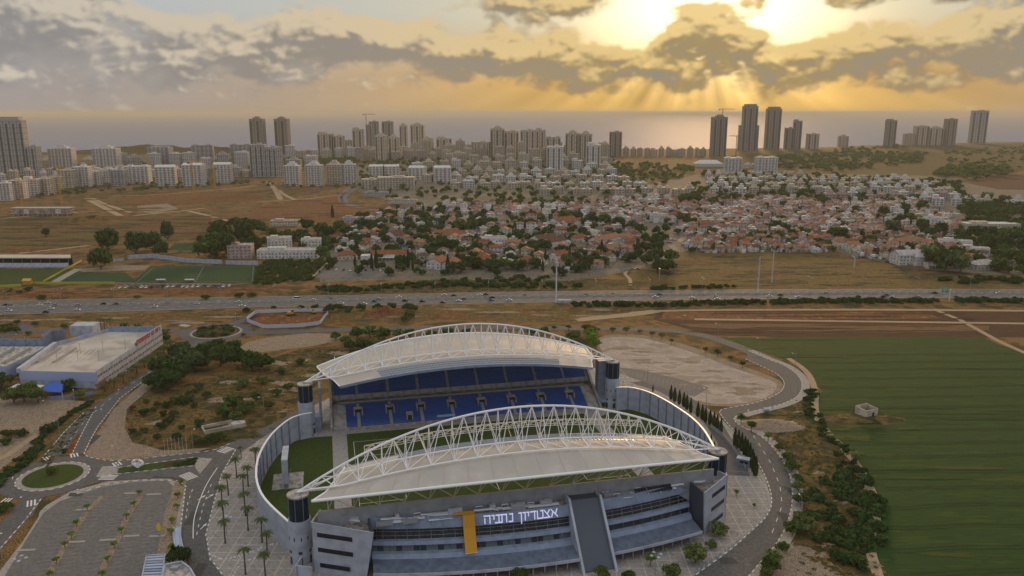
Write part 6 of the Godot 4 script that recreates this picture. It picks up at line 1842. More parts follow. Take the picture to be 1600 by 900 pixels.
func make_mall() -> void:
	var fl := Vector2(-245.3, -378.1)
	var fr := Vector2(-205.6, -375.2)
	var br := Vector2(-206.8, -453.1)
	var bl := Vector2(-253.2, -424.0)
	var back := Vector2(-237.8, -453.1)
	var o := thing("shopping_mall", "large white shopping mall with a bare beige parking roof and red lettering", "shopping mall")
	var s := Shape.new()
	s.prism(PackedVector2Array([fl, fr, br, back, bl]), 0.0, 7.4)
	part("body", s, M.panel_white, o)
	s = Shape.new()
	s.cap(PackedVector2Array([fl, fr, br, back, bl]), 7.45)
	part("parking_deck", s, M.deck, o)
	s = Shape.new()
	wall_run(s, PackedVector2Array([fl, fr]), 3.5, 8.4, 0.4)
	part("front_parapet", s, M.blue_wall, o)
	# right side: white panels with small openings
	var d := br - fr
	var n := Vector2(-d.y, d.x).normalized()
	if n.x < 0: n = -n
	for i in 14:
		var a := fr.lerp(br, i / 14.0)
		var b := fr.lerp(br, (i + 1) / 14.0)
		s = Shape.new()
		s.box(V((a + b) / 2 + n * 0.2, 4.6), Vector3((b - a).length() - 0.12, 9.2 if i < 8 else 11.0, 0.4), -atan2(d.y, d.x))
		var p := part("facade_panel", s, M.panel_white, o)
		for k in 2:
			for r in 2:
				s = Shape.new()
				s.box(V(a.lerp(b, 0.28 + 0.44 * k) + n * 0.42, 2.6 + r * 3.4), Vector3(1.5, 1.1, 0.08), -atan2(d.y, d.x))
				part("window", s, M.window_shade, p)
	s = Shape.new()
	wall_run(s, PackedVector2Array([fr.lerp(br, 0.56), br, back]), 7.4, 10.6, 0.4)
	part("rear_screen", s, M.panel, o)
	for i in 12:
		s = Shape.new()
		s.tube(V(br.lerp(back, i / 11.0), 7.4), V(br.lerp(back, i / 11.0), 12.2), 0.12)
		part("screen_post", s, M.pole_grey, o)
	s = Shape.new()
	wall_run(s, PackedVector2Array([bl, back]), 7.4, 9.4, 0.4)
	wall_run(s, PackedVector2Array([fl, bl]), 7.4, 9.6, 2.2)
	part("parapet", s, M.panel_white, o)
	s = Shape.new()
	s.box(V(Vector2(-249.2, -448.9), 10.4), Vector3(13, 6.0, 9), 0.05)
	part("plant_room", s, M.panel_white, o)
	s = Shape.new()
	for i in 9: s.box(V(fl.lerp(fr, 0.12 + i * 0.09).lerp(bl.lerp(back, 0.12 + i * 0.09), 0.45), 7.48), Vector3(0.16, 0.03, 26), atan2((bl - fl).x, (bl - fl).y))
	stuff_part("deck_lines", s, M.road_paint, o)
	for i in 6:
		s = Shape.new()
		var p := fl.lerp(fr, 0.3 + 0.12 * i).lerp(bl.lerp(br, 0.3 + 0.12 * i), 0.3 + 0.25 * (i % 2))
		s.tube(V(p, 7.4), V(p, 13.0), 0.09)
		s.box(V(p, 13.0), Vector3(1.2, 0.15, 0.3))
		part("deck_lamp", s, M.pole_grey, o)
	# red letters on a white band
	var sg := thing("mall_sign", "row of dark red letters on the white band above the mall's street side", "sign")
	s = Shape.new()
	s.box(V(fr.lerp(br, 0.78) + n * 0.55, 10.5), Vector3(d.length() * 0.42, 3.4, 0.25), -atan2(d.y, d.x))
	part("sign_band", s, M.panel_white, sg)
	var k := 0
	for q in [[0.575, 1.5], [0.600, 0.9], [0.622, 1.5], [0.650, 1.3], [0.668, 0.6], [0.70, 1.4], [0.725, 1.2], [0.745, 0.6], [0.768, 1.5], [0.82, 1.0], [0.842, 1.3], [0.89, 1.2], [0.915, 0.6], [0.94, 1.3]]:
		s = Shape.new()
		var c := V(fr.lerp(br, q[0]) + n * 0.75, 10.5)
		var b := Basis(Vector3.UP, -atan2(d.y, d.x))
		var t := Shape.new()
		t.box(Vector3(0, 0.9, 0), Vector3(q[1] * 1.5, 0.5, 0.15))
		t.box(Vector3(q[1] * 0.6, 0, 0), Vector3(0.45, 2.2, 0.15))
		if k % 3 != 1: t.box(Vector3(-q[1] * 0.6, -0.3, 0), Vector3(0.45, 1.6, 0.15))
		if k % 2 == 0: t.box(Vector3(0, -0.9, 0), Vector3(q[1] * 1.3, 0.45, 0.15))
		for v in t.v: s.v.push_back(c + b * v)
		part("letter", s, M.sign_red, sg)
		k += 1
	# lower hall on its left, with long skylights
	o = thing("market_hall", "low hall left of the mall with long slanting skylights and blue back wall", "hall")
	var hall := PackedVector2Array([Vector2(-285.0, -389.4), Vector2(-259.5, -389.4), Vector2(-257.3, -424.9), Vector2(-309.2, -424.9)])
	s = Shape.new()
	s.prism(hall, 0.0, 6.8)
	part("body", s, M.blue_wall, o)
	s = Shape.new()
	s.cap(hall, 6.85)
	part("roof", s, M.flat_roof, o)
	for i in 6:
		var a := Vector2(-281.3, -393.7) + Vector2(i * 8.5, 0)
		var b := Vector2(-283.3, -418.7) + Vector2(i * 8.5, 0)
		s = Shape.new()
		var dd := b - a
		s.hexa([V(a, 6.8), V(b, 6.8), V(b + Vector2(2.6, 0), 6.8), V(a + Vector2(2.6, 0), 6.8), V(a, 7.3), V(b, 7.3), V(b + Vector2(2.6, 0), 8.6), V(a + Vector2(2.6, 0), 8.6)])
		part("skylight", s, M.translucent, o)
	for q in [[Vector2(-311.1, -427.7), Vector2(-262.4, -427.7), 10.5], [Vector2(-262.4, -427.7), Vector2(-263.3, -439.4), 12.0], [Vector2(-263.3, -439.4), Vector2(-256.7, -440.8), 12.0]]:
		s = Shape.new()
		wall_run(s, PackedVector2Array([q[0], q[1]]), 0.0, q[2], 0.5)
		part("back_wall", s, M.panel, o)
		for i in 8:
			s = Shape.new()
			var p: Vector2 = q[0].lerp(q[1], (i + 0.5) / 8.0)
			s.box(V(p + Vector2(0, 0.4), q[2] / 2 + 1), Vector3(0.25, q[2] + 1, 0.25))
			part("wall_post", s, M.pole_grey, o)
	# yard in front
	var aw := Shape.new()
	var p0 := [Vector2(-225.7, -360.8), Vector2(-227.5, -371.8), Vector2(-220.0, -371.8), Vector2(-214.5, -359.9)]
	aw.hexa([V(p0[0], 3.4), V(p0[1], 4.4), V(p0[2], 4.4), V(p0[3], 3.4), V(p0[0], 3.55), V(p0[1], 4.55), V(p0[2], 4.55), V(p0[3], 3.55)])
	var t := thing("awning", "large blue awning in front of the mall's shaded wall", "awning")
	part("cloth", aw, M.blue_cloth, t)
	for q in [p0[0], p0[3]]:
		s = Shape.new()
		s.tube(V(q, 0), V(q, 3.4), 0.12)
		part("post", s, M.pole_white, t)
	aw = Shape.new()
	p0 = [Vector2(-244.7, -365.8), Vector2(-243.6, -372.7), Vector2(-229.0, -370.8), Vector2(-228.9, -363.1)]
	aw.hexa([V(p0[0], 2.9), V(p0[1], 3.2), V(p0[2], 3.2), V(p0[3], 2.9), V(p0[0], 3.05), V(p0[1], 3.35), V(p0[2], 3.35), V(p0[3], 3.05)])
	t = thing("awning", "pale beige awning left of the blue one", "awning")
	part("cloth", aw, M.white_cloth, t)
	for q in [p0[0], p0[3]]:
		s = Shape.new()
		s.tube(V(q, 0), V(q, 2.9), 0.12)
		part("post", s, M.pole_white, t)
	aw = Shape.new()
	p0 = [Vector2(-205.8, -373.3), Vector2(-208.2, -379.9), Vector2(-203.1, -379.9), Vector2(-199.8, -373.3)]
	aw.hexa([V(p0[0], 2.0), V(p0[1], 3.0), V(p0[2], 3.0), V(p0[3], 2.0), V(p0[0], 2.15), V(p0[1], 3.15), V(p0[2], 3.15), V(p0[3], 2.15)])
	t = thing("awning", "dark red awning at the mall's street corner", "awning")
	part("cloth", aw, M.red_cloth, t)
	s = Shape.new()
	s.tube(V(p0[0], 0), V(p0[0], 2.0), 0.1); part("post", s, M.pole_white, t)
	s = Shape.new()
	wall_run(s, line([-221.6, -359.8, -211.9, -360.7, -203.5, -366.9]), 0.0, 1.6, 0.3)
	solo("yard_wall", s, M.panel, "low blue grey wall in front of the awnings and yard trees", "wall")

# ---------- training ground, building site and other places along the highway ----------
func make_training_ground() -> void:
	sheet("training_pitch", line([-434.5, -614.1, -400.3, -686.7, -382.7, -685.3, -365.1, -631.1, -432.9, -611.7]), 0.08, M.lawn)
	sheet("training_pitch", line([-493.8, -685.3, -395.0, -685.3, -375.7, -626.2, -449.5, -621.3]), 0.07, M.lawn)
	sheet("training_pitch", line([-369.9, -628.6, -378.3, -670.9, -330.8, -668.1, -302.2, -628.6]), 0.08, M.turf)
	sheet("training_pitch", line([-306.2, -626.2, -321.7, -697.2, -229.1, -700.2, -206.9, -626.2]), 0.09, M.turf)
	sheet("footpath", line([-373.0, -628.6, -383.8, -685.3, -377.0, -685.3, -365.8, -628.6]), 0.10, M.footway)
	sheet("dirt_yard", line([-381.1, -682.4, -350.9, -703.3, -323.1, -700.2, -320.0, -679.5, -368.4, -670.9]), 0.07, M.dirt)
	sheet("sports_court", line([-343, -782, -353, -825, -330, -825, -315, -782]), 0.1, M.turf)
	var s := Shape.new()
	s.flat_uv = true
	for q in [[Vector2(-316.8, -691.2), Vector2(-229.5, -694.2)], [Vector2(-229.5, -694.2), Vector2(-210.5, -631.1)], [Vector2(-210.5, -631.1), Vector2(-302.7, -628.6)], [Vector2(-302.7, -628.6), Vector2(-316.8, -691.2)], [Vector2(-273.8, -694.2), Vector2(-255.7, -628.6)], [Vector2(-278.1, -659.8), Vector2(-260.8, -659.8)], [Vector2(-274.9, -651.8), Vector2(-258.8, -651.8)]]:
		var n: Vector2 = (q[1] - q[0]).orthogonal().normalized() * 0.14
		s.quad(V(q[0] + n, 0.13), V(q[1] + n, 0.13), V(q[1] - n, 0.13), V(q[0] - n, 0.13))
	setting("pitch_marking", s, M.worn_paint)
	var o := thing("training_stand", "long roofed stand with white seats beside the training pitch", "grandstand")
	s = Shape.new()
	s.prism(PackedVector2Array([Vector2(-507.7, -697.2), Vector2(-392.5, -697.2), Vector2(-400.8, -712.6), Vector2(-518.5, -712.6)]), 7.0, 7.8, true)
	part("roof", s, M.membrane, o)
	s = Shape.new()
	s.prism(PackedVector2Array([Vector2(-512.0, -703.3), Vector2(-394.6, -703.3), Vector2(-399.6, -712.6), Vector2(-518.5, -712.6)]), 0.0, 6.6)
	part("rear_wall", s, M.car_black, o)  # solid near-black block, its colour standing in for the shade beneath the roof
	s = Shape.new()
	for i in 4: s.prism(PackedVector2Array([Vector2(-503.5, -691.2) + Vector2(0, -i * 1.6), Vector2(-394.9, -691.2) + Vector2(0, -i * 1.6), Vector2(-394.9, -691.2) + Vector2(0, -i * 1.6 - 1.6), Vector2(-503.5, -691.2) + Vector2(0, -i * 1.6 - 1.6)]), 0.0, 1.2 + i * 0.6)
	part("seat_rows", s, M.panel_white, o)
	for i in 14:
		s = Shape.new()
		s.tube(V(Vector2(-498.9, -692.7) + Vector2(i * 8.2, 0), 0), V(Vector2(-498.9, -692.7) + Vector2(i * 8.2, 0), 7.0), 0.15)
		part("post", s, M.pole_grey, o)
	for q in [[line([-401.2, -609.3, -383.9, -614.1]), "fence_yellow", "yellow fence along the bank, part left of the orange hut", 1.9], [line([-382.8, -622.5, -316.8, -622.5]), "fence_yellow", "long yellow fence on the brown bank above the highway", 1.7], [line([-378.2, -628.6, -396.6, -722.2]), "fence_yellow", "yellow fence running away beside the training stand", 1.5], [line([-367.2, -719.0, -355.6, -725.5]), "panel_white", "first short white wall behind the bare yard", 2.6], [line([-358.7, -732.1, -337.7, -738.8, -298.4, -715.8, -258.8, -706.4]), "panel_white", "long white stepped wall behind the turf pitch", 4.0], [line([-258.2, -706.4, -227.8, -703.3]), "panel_white", "bright white wall end beside the pink building", 3.6], [line([-315.2, -621.3, -218.0, -616.4]), "concrete", "low kerb wall along the turf pitch with parked cars below", 1.2], [line([-164.3, -641.3, -166.7, -715.8]), "sand_wall", "long sandy wall rising beside the orchard", 2.2]]:
		var w := thing("boundary_wall" if q[1] != "fence_yellow" else "fence", q[2], "wall" if q[1] != "fence_yellow" else "fence")
		var pts := along(q[0], 5.0)
		for i in pts.size() - 1:
			s = Shape.new()
			wall_run(s, PackedVector2Array([pts[i][0], pts[i + 1][0]]), 0.0, q[3], 0.3)
			part("panel", s, M[q[1]], w)
	var hut := thing("hut", "small orange hut between the two yellow fences", "hut", V(Vector2(-386.2, -621.3)))
	s = Shape.new(); s.box(Vector3(0, 1.6, 0), Vector3(6, 3.2, 4)); part("walls", s, M.earth_machine, hut)
	s = Shape.new(); gable(s, Vector3(0, 3.2, 0), 6, 4, 1.2); part("roof", s, M.crane_yellow, hut)
	for q in [[Vector2(-283.6, -628.6), "left of two pale dugouts beside the turf pitch"], [Vector2(-260.4, -628.6), "right of two pale dugouts beside the turf pitch"]]:
		var du := thing("dugout", q[1], "dugout", V(q[0]), 0.0, "dugouts")
		s = Shape.new(); s.box(Vector3(0, 2.3, -0.5), Vector3(7.4, 0.2, 2.6)); part("roof", s, M.white_cloth, du)
		s = Shape.new(); s.box(Vector3(0, 1.2, -1.7), Vector3(7.4, 2.3, 0.15)); part("back", s, M.white_cloth, du)
		s = Shape.new(); s.box(Vector3(0, 0.5, -1.2), Vector3(6.8, 0.15, 0.6)); part("bench", s, M.seat_blue, du)
	# fenced building site beside the verge
	var ho := thing("site_hoarding", "white panel hoarding with blue foot enclosing the digging site", "fence")
	var pts := along(line([-174.9, -508.8, -174.7, -526.8, -153.8, -530.4, -127.0, -532.2, -125.1, -525.9, -124.1, -497.4, -134.9, -491.1, -157.6, -488.0, -173.3, -503.9, -174.9, -508.8]), 3.2)
	for i in pts.size() - 1:
		s = Shape.new()
		wall_run(s, PackedVector2Array([pts[i][0], pts[i + 1][0]]), 0.0, 2.3, 0.15)
		part("panel", s, M.hoarding, ho)
	excavator("excavator", "excavator with raised arm inside the white hoarding", Vector2(-149.0, -520.7), 0.5, 1.0)
	excavator("excavator", "small yellow digger beside the white bin inside the hoarding", Vector2(-135.2, -525.9), 2.6, 0.7)
	# half built block far left
	var b := thing("construction_block", "half built concrete block with bare columns between the two left cranes", "building site", V(Vector2(-626, -1060)))
	for f in 3:
		s = Shape.new()
		s.box(Vector3(0, 3.4 + f * 3.3, 0), Vector3(78, 0.5, 15))
		part("floor_slab", s, M.grey_wall, b)
		for i in 12:
			if f == 2 and i % 3 == 0: continue
			s = Shape.new()
			for z in [-6.5, 0.0, 6.5]: s.box(Vector3(-36 + i * 6.5, 1.6 + f * 3.3, z), Vector3(0.8, 3.2, 0.8))
			part("columns", s, M.grey_wall, b)
	for i in 5:
		s = Shape.new()
		s.box(Vector3(-32 + i * 14.0, 5.5, 7.2), Vector3(7.0, 6.0, 0.3))
		part("wall", s, [M.grey_wall, M.white_wall, M.pink_wall][i % 3], b)
	tower_crane("orange tower crane rising at the left end of the half built block", Vector2(-675, -1096), 42.2, 22.0, 0.4, "crane_yellow")
	tower_crane("yellow tower crane rising at the right end of the half built block", Vector2(-637, -1125), 57.5, 20.0, -0.3, "crane_yellow")
	tower_crane("yellow tower crane in front of the middle peaked roof block", Vector2(-503, -1262), 58.2, 16.0, 0.2, "crane_yellow")
	tower_crane("short yellow tower crane beside the last peaked roof block", Vector2(-520, -1400), 40.0, 14.0, 2.9, "crane_yellow")
	tower_crane("grey tower crane above the unfinished twin towers", Vector2(-516, -2877), 127.1, 34.0, 0.1, "crane_grey")
	tower_crane("dark crane on top of the unfinished tower before the glow", Vector2(636, -2462), 143.1, 36.0, -0.15, "crane_grey")
	tower_crane("thin grey crane beside the tallest dark tower", Vector2(646, -2327), 67.3, 22.0, 2.7, "crane_grey")

func tower_crane(label: String, at: Vector2, h: float, reach: float, turn: float, m: String) -> void:
	var o := thing("tower_crane", label, "crane", V(at), turn)
	var s := Shape.new()
	var w := 1.0
	for q in [[-w, -w], [w, -w], [w, w], [-w, w]]: s.tube(Vector3(q[0], 0, q[1]), Vector3(q[0], h, q[1]), 0.28, 0.28, 4)
	var k := int(h / 3.0)
	for i in k:
		var y0 := h * i / k
		var y1 := h * (i + 1) / k
		s.tube(Vector3(-w, y0, w), Vector3(w, y1, w), 0.16, 0.16, 4); s.tube(Vector3(w, y0, w), Vector3(w, y1, -w), 0.16, 0.16, 4)
		s.tube(Vector3(w, y0, -w), Vector3(-w, y1, -w), 0.16, 0.16, 4); s.tube(Vector3(-w, y0, -w), Vector3(-w, y1, w), 0.16, 0.16, 4)
	part("mast", s, M[m], o)
	s = Shape.new()
	for q in [[0.0, 1.8], [-0.8, 0.0], [0.8, 0.0]]: s.tube(Vector3(-reach * 0.3, h + q[1], q[0]), Vector3(reach, h + q[1], q[0]), 0.3, 0.3, 4)
	for i in 10: s.tube(Vector3(-reach * 0.3 + reach * 0.13 * i, h, 0.8), Vector3(-reach * 0.3 + reach * 0.13 * (i + 0.5), h + 1.8, 0), 0.16, 0.16, 4)
	part("jib", s, M[m], o)
	s = Shape.new()
	s.tube(Vector3(0, h, 0), Vector3(0, h + 6.0, 0), 0.5, 0.2, 4)
	s.tube(Vector3(0, h + 6.0, 0), Vector3(reach * 0.8, h + 1.8, 0), 0.12, 0.12, 4); s.tube(Vector3(0, h + 6.0, 0), Vector3(-reach * 0.28, h + 1.8, 0), 0.12, 0.12, 4)
	part("head", s, M[m], o)
	s = Shape.new()
	s.box(Vector3(-reach * 0.28, h - 1.2, 0), Vector3(4.0, 3.0, 2.0))
	part("counterweight", s, M.crane_grey, o)
	s = Shape.new()
	s.box(Vector3(1.5, h - 1.5, 1.4), Vector3(2.0, 2.4, 1.6))
	part("cabin", s, M.pole_white, o)

func excavator(called: String, label: String, at: Vector2, turn: float, k: float) -> void:
	var o := thing(called, label, "excavator", V(at, 0.1), turn)
	for q in [-1.3, 1.3]:
		var s := Shape.new()
		s.box(Vector3(0, 0.5 * k, q * k), Vector3(4.6, 1.0, 0.7) * k)
		for e in [-2.3, 2.3]: s.tube(Vector3(e, 0.5, q - 0.35) * k, Vector3(e, 0.5, q + 0.35) * k, 0.5 * k, 0.5 * k, 10)
		part("track", s, M.tyre, o)
	var b := Shape.new()
	b.box(Vector3(-0.5, 1.9, 0) * k, Vector3(3.8, 1.5, 2.6) * k)
	part("body", b, M.earth_machine, o)
	b = Shape.new()
	b.box(Vector3(0.8, 2.9, 0.7) * k, Vector3(1.5, 1.6, 1.1) * k)
	part("cabin", b, M.window_dark, o)
	b = Shape.new()
	b.tube(Vector3(1.2, 2.0, -0.4) * k, Vector3(3.6, 6.2, -0.4) * k, 0.42 * k, 0.3 * k); b.tube(Vector3(3.6, 6.2, -0.4) * k, Vector3(6.4, 4.4, -0.4) * k, 0.32 * k, 0.22 * k)
	part("arm", b, M.earth_machine, o)
	b = Shape.new()
	b.box(Vector3(6.6, 3.8, -0.4) * k, Vector3(1.0, 1.2, 1.2) * k, 0.3)
	part("bucket", b, M.machine, o)

# ---------- cars, lamps, signs ----------
func car_model(body: String, van := false) -> Node3D:
	var o := proto("van" if van else "car")
	var s := Shape.new()
	var l := 2.15 if not van else 2.6
	var h := 0.82 if not van else 1.0
	extrude(s, [Vector2(-l, 0.32), Vector2(-l, h - 0.12), Vector2(-l * 0.55, h), Vector2(l * 0.6, h), Vector2(l, h - 0.25), Vector2(l, 0.32)], -0.86, 0.86)
	part("body", s, M[body], o)
	s = Shape.new()
	if van: extrude(s, [Vector2(-l * 0.97, h), Vector2(-l * 0.95, 2.1), Vector2(l * 0.45, 2.1), Vector2(l * 0.72, h)], -0.80, 0.80)
	else: extrude(s, [Vector2(-l * 0.72, h), Vector2(-l * 0.45, 1.36), Vector2(l * 0.22, 1.36), Vector2(l * 0.55, h)], -0.74, 0.74)
	part("windows", s, M.car_glass, o)
	s = Shape.new()
	s.box(Vector3(0, 1.38 if not van else 2.1, -l * 0.12), Vector3(1.36, 0.05, l * 0.62) if not van else Vector3(1.5, 0.08, l * 1.35))
	part("roof", s, M[body], o)
	for q in [[-0.8, -l * 0.62], [0.8, -l * 0.62], [-0.8, l * 0.62], [0.8, l * 0.62]]:
		s = Shape.new()
		s.tube(Vector3(q[0] - 0.1, 0.32, q[1]), Vector3(q[0] + 0.1, 0.32, q[1]), 0.32, 0.32, 10)
		part("wheel", s, M.tyre, o)
	return o

func make_cars() -> void:
	var kinds := {"white": car_model("car_white"), "silver": car_model("car_silver"), "black": car_model("car_black"), "blue": car_model("car_blue"), "red": car_model("car_red"), "grey": car_model("car_grey"), "white van": car_model("car_white", true)}
	var far := [[Vector2(-354.2, -546.1), "grey"], [Vector2(-358.6, -548.0), "black"], [Vector2(-335.7, -549.9), "white"], [Vector2(-333.1, -555.8), "white"], [Vector2(-323.7, -548.0), "silver"], [Vector2(-307.4, -548.0), "silver"], [Vector2(-291.2, -551.9), "black"], [Vector2(-282.5, -551.9), "grey"], [Vector2(-247.2, -555.8), "silver"], [Vector2(-225.7, -553.8), "white"], [Vector2(-196.8, -557.7), "white"], [Vector2(-158.0, -567.8), "white van"], [Vector2(-144.8, -563.7), "white"], [Vector2(-132.7, -567.8), "grey"], [Vector2(-98.0, -567.8), "silver"], [Vector2(-83.8, -574.0), "white"], [Vector2(-50.7, -580.3), "white"], [Vector2(-43.4, -578.2), "black"], [Vector2(-23.9, -580.3), "white"], [Vector2(-19.7, -582.5), "black"], [Vector2(-14.6, -571.9), "black"], [Vector2(9.5, -578.2), "red"], [Vector2(55.0, -580.3), "black"], [Vector2(75.9, -582.5), "red"], [Vector2(-35.2, -567.8), "grey"], [Vector2(151.2, -576.1), "silver"], [Vector2(200.6, -580.3), "black"], [Vector2(279.6, -580.3), "grey"], [Vector2(256.3, -575.0), "black"], [Vector2(212.1, -575.0), "white"], [Vector2(110.5, -582.5), "grey"], [Vector2(237.0, -586.8), "silver"], [Vector2(319.3, -586.8), "black"], [Vector2(367.7, -586.8), "white"]]
	var near := [[Vector2(-347.1, -533.1), "white"], [Vector2(-321.1, -538.6), "white"], [Vector2(-318.4, -527.7), "black"], [Vector2(-300.8, -534.9), "white"], [Vector2(-251.3, -544.2), "white"], [Vector2(-190.2, -546.1), "white"], [Vector2(-122.3, -553.8), "white"], [Vector2(-105.4, -551.9), "white"], [Vector2(-99.4, -559.7), "blue"], [Vector2(-77.5, -561.7), "black"], [Vector2(-64.8, -559.7), "black"], [Vector2(-49.6, -555.8), "black"], [Vector2(-38.5, -561.7), "white"], [Vector2(-14.9, -563.7), "blue"], [Vector2(-1.9, -563.7), "white"], [Vector2(106.1, -574.0), "white"], [Vector2(132.7, -571.9), "white"], [Vector2(150.5, -567.8), "white"], [Vector2(191.1, -576.1), "white"], [Vector2(244.2, -569.8), "black"], [Vector2(274.8, -574.0), "black"], [Vector2(281.4, -571.9), "white"], [Vector2(300.8, -574.0), "silver"], [Vector2(328.8, -574.0), "grey"], [Vector2(347.9, -571.9), "black"]]
	for side in [[far, "carriageway toward the town"], [near, "carriageway nearest the stadium"]]:
		var list: Array = side[0]
		list.sort_custom(func(a, b): return a[0].x < b[0].x)
		for i in list.size():
			var q: Array = list[i]
			dup(kinds[q[1]], "van" if q[1] == "white van" else "car", "%s on the highway %s, %s vehicle from the left" % [q[1] + ("" if q[1] == "white van" else " car"), side[1], ordinal(i)], V(q[0], 0.12), PI / 2 + rng.randf_range(-0.08, 0.08) + (0.0 if side[0] == near else PI), Vector3.ONE, "vehicles on the highway")
	# parked cars in the town
	var lots := [[Vector2(155, -860), Vector2(177, -843), 9, "in the junction lot below the white villa", 1.2], [Vector2(156, -834), Vector2(168, -825), 5, "in the second line of the junction lot", 1.2], [Vector2(321.1, -742.2), Vector2(352.4, -728.8), 12, "beside the rubble at the meadow's edge", 0.3], [Vector2(183, -801), Vector2(210, -793), 8, "in the yard at the meadow's left end", 0.2], [Vector2(-307.3, -607.0), Vector2(-220.5, -611.7), 22, "in the line below the turf pitch", 0.1], [Vector2(237, -860), Vector2(268, -825), 8, "along the street behind the meadow", 1.0], [Vector2(-155.8, -679.5), Vector2(-110.4, -673.7), 7, "in the walled car park of the arcade hall", 0.1], [Vector2(103.8, -685.3), Vector2(111.3, -679.5), 2, "on the bend by the meadow", 1.2]]
	for q in lots:
		for i in q[2]:
			var c: String = ["white", "silver", "white", "black", "grey", "blue", "white"][rng.randi() % 7]
			dup(kinds[c], "car", "%s car parked %s, %s from the left" % [c, q[3], ordinal(i)], V(q[0].lerp(q[1], (i + 0.5) / q[2]) + Vector2(0, rng.randf_range(-1.5, 1.5)), 0.14), q[4] + rng.randf_range(-0.15, 0.15), Vector3.ONE, "cars parked in the town")
	for k in kinds: kinds[k].free()

func make_lamps() -> void:
	var hl := proto("street lamp")
	var s := Shape.new()
	s.tube(Vector3.ZERO, Vector3(0, 12.5, 0), 0.16, 0.09, 7); part("pole", s, M.pole_grey, hl)
	for q in [-1.0, 1.0]:
		s = Shape.new()
		s.pipe([Vector3(0, 12.2, 0), Vector3(0, 12.9, q * 0.9), Vector3(0, 13.1, q * 2.4)], 0.07, 5); var arm := part("arm", s, M.pole_grey, hl)
		s = Shape.new(); s.box(Vector3(0, 13.05, q * 2.8), Vector3(0.35, 0.18, 0.9)); part("lamp_head", s, M.pole_white, arm)
	var places := line([-351.9, -540.1, -316.2, -543.1, -280.2, -546.1, -243.8, -549.2, -207.1, -552.4, -169.9, -555.6, -132.3, -558.7, -94.4, -562.1, -55.9, -565.3, -17.1, -568.6, 22.2, -572.1, 61.9, -575.4, 102.1, -578.8, 142.8, -582.5, 183.5, -584.6, 223.7, -584.6, 263.9, -584.6, 304.1, -584.6, 344.3, -584.6, 384.5, -584.6])
	for i in places.size(): dup(hl, "highway_lamp", "double armed lamp post on the highway median, %s from the left" % ordinal(i), V(places[i], 0.15), 0.0, Vector3.ONE, "lamps on the highway median")
	hl.free()
	var one := proto("street lamp")
	s = Shape.new(); s.tube(Vector3.ZERO, Vector3(0, 8.6, 0), 0.13, 0.08, 7); part("pole", s, M.pole_grey, one)
	s = Shape.new(); s.pipe([Vector3(0, 8.5, 0), Vector3(0.4, 8.9, 0), Vector3(1.5, 9.0, 0)], 0.06, 5); var a2 := part("arm", s, M.pole_grey, one)
	s = Shape.new(); s.box(Vector3(1.8, 8.98, 0), Vector3(0.8, 0.16, 0.34)); part("lamp_head", s, M.pole_white, a2)
	var spots := [[Vector2(-173.9, -256.0), "at the zebra crossing of the nearer roundabout"], [Vector2(-163.2, -244.8), "on the footpath bend above the car park"], [Vector2(-156.4, -220.8), "lowest, on the car park's outer path"], [Vector2(-145.6, -247.4), "tall one at the car park's upper edge"], [Vector2(-151.4, -283.6), "at the paved tip of the grass island"], [Vector2(-128.6, -299.6), "on the sandy lot's lower rim"], [Vector2(-177.3, -325.0), "on the kerb of the mall street, lower"], [Vector2(-182.4, -349.7), "on the kerb of the mall street, middle"], [Vector2(-189.1, -376.1), "opposite the mall palms"], [Vector2(-201.1, -463.2), "between the mall and the far roundabout"], [Vector2(-235.3, -486.5), "behind the mall's rear screen"], [Vector2(-284.2, -443.2), "behind the low hall, left"], [Vector2(-175.6, -489.6), "beside the digging site's verge"], [Vector2(-321.9, -489.6), "beside the leftmost roundabout"], [Vector2(107.7, -486.5), "on the outer road beside the ploughed field"], [Vector2(125.2, -466.0), "at the green field's upper left corner"], [Vector2(140.2, -433.1), "at the hairpin's upper bend"], [Vector2(150.5, -404.4), "between hairpin and green field"], [Vector2(53.6, -365.1), "among the marked parking bays"], [Vector2(90.0, -348.8), "beside the end of the parking bays"], [Vector2(120.1, -346.4), "on the bend below the hairpin"], [Vector2(96.4, -243.5), "right of the ring road beside the shrubs"], [Vector2(114.0, -309.8), "behind the ring road trees"], [Vector2(-111.8, -338.5), "beside the curved wall's far corner"], [Vector2(69.9, -390.8), "between bays and curved wall"], [Vector2(-209.2, -334.6), "in the bare yard below the mall"], [Vector2(-201.2, -346.4), "behind the hedge at the mall yard"], [Vector2(-187.8, -309.8), "beside the long hedge of the street"]]
	for q in spots:
		dup(one, "street_lamp", "single arm street lamp " + q[1], V(q[0], 0.1), rng.randf_range(0, TAU), Vector3(1, 1.0, 1), "single arm street lamps")
	one.free()
	for q in [[Vector2(-91.9, -233.6), "on the plaza among the palms"], [Vector2(-143.5, -209.8), "in the car park at the picture's lower border"], [Vector2(42.4, -211.8), "far right, beside the plaza trees"]]:
		var o := thing("plaza_lamp", "lamp post with four white disc heads " + q[1], "street lamp", V(q[0], 0.07), 0.3, "disc lamps")
		s = Shape.new(); s.tube(Vector3.ZERO, Vector3(0, 6.6, 0), 0.1, 0.07, 7); part("pole", s, M.pole_grey, o)
		for k in 4:
			var d := Vector3(cos(TAU * k / 4), 0, sin(TAU * k / 4))
			s = Shape.new(); s.tube(Vector3(0, 6.3, 0), d * 1.3 + Vector3(0, 6.7, 0), 0.04, 0.04, 4); var arm := part("arm", s, M.pole_grey, o)
			s = Shape.new(); s.tube(d * 1.5 + Vector3(0, 6.65, 0), d * 1.5 + Vector3(0, 6.85, 0), 0.55, 0.35, 12); part("lamp_disc", s, M.panel_white, arm)
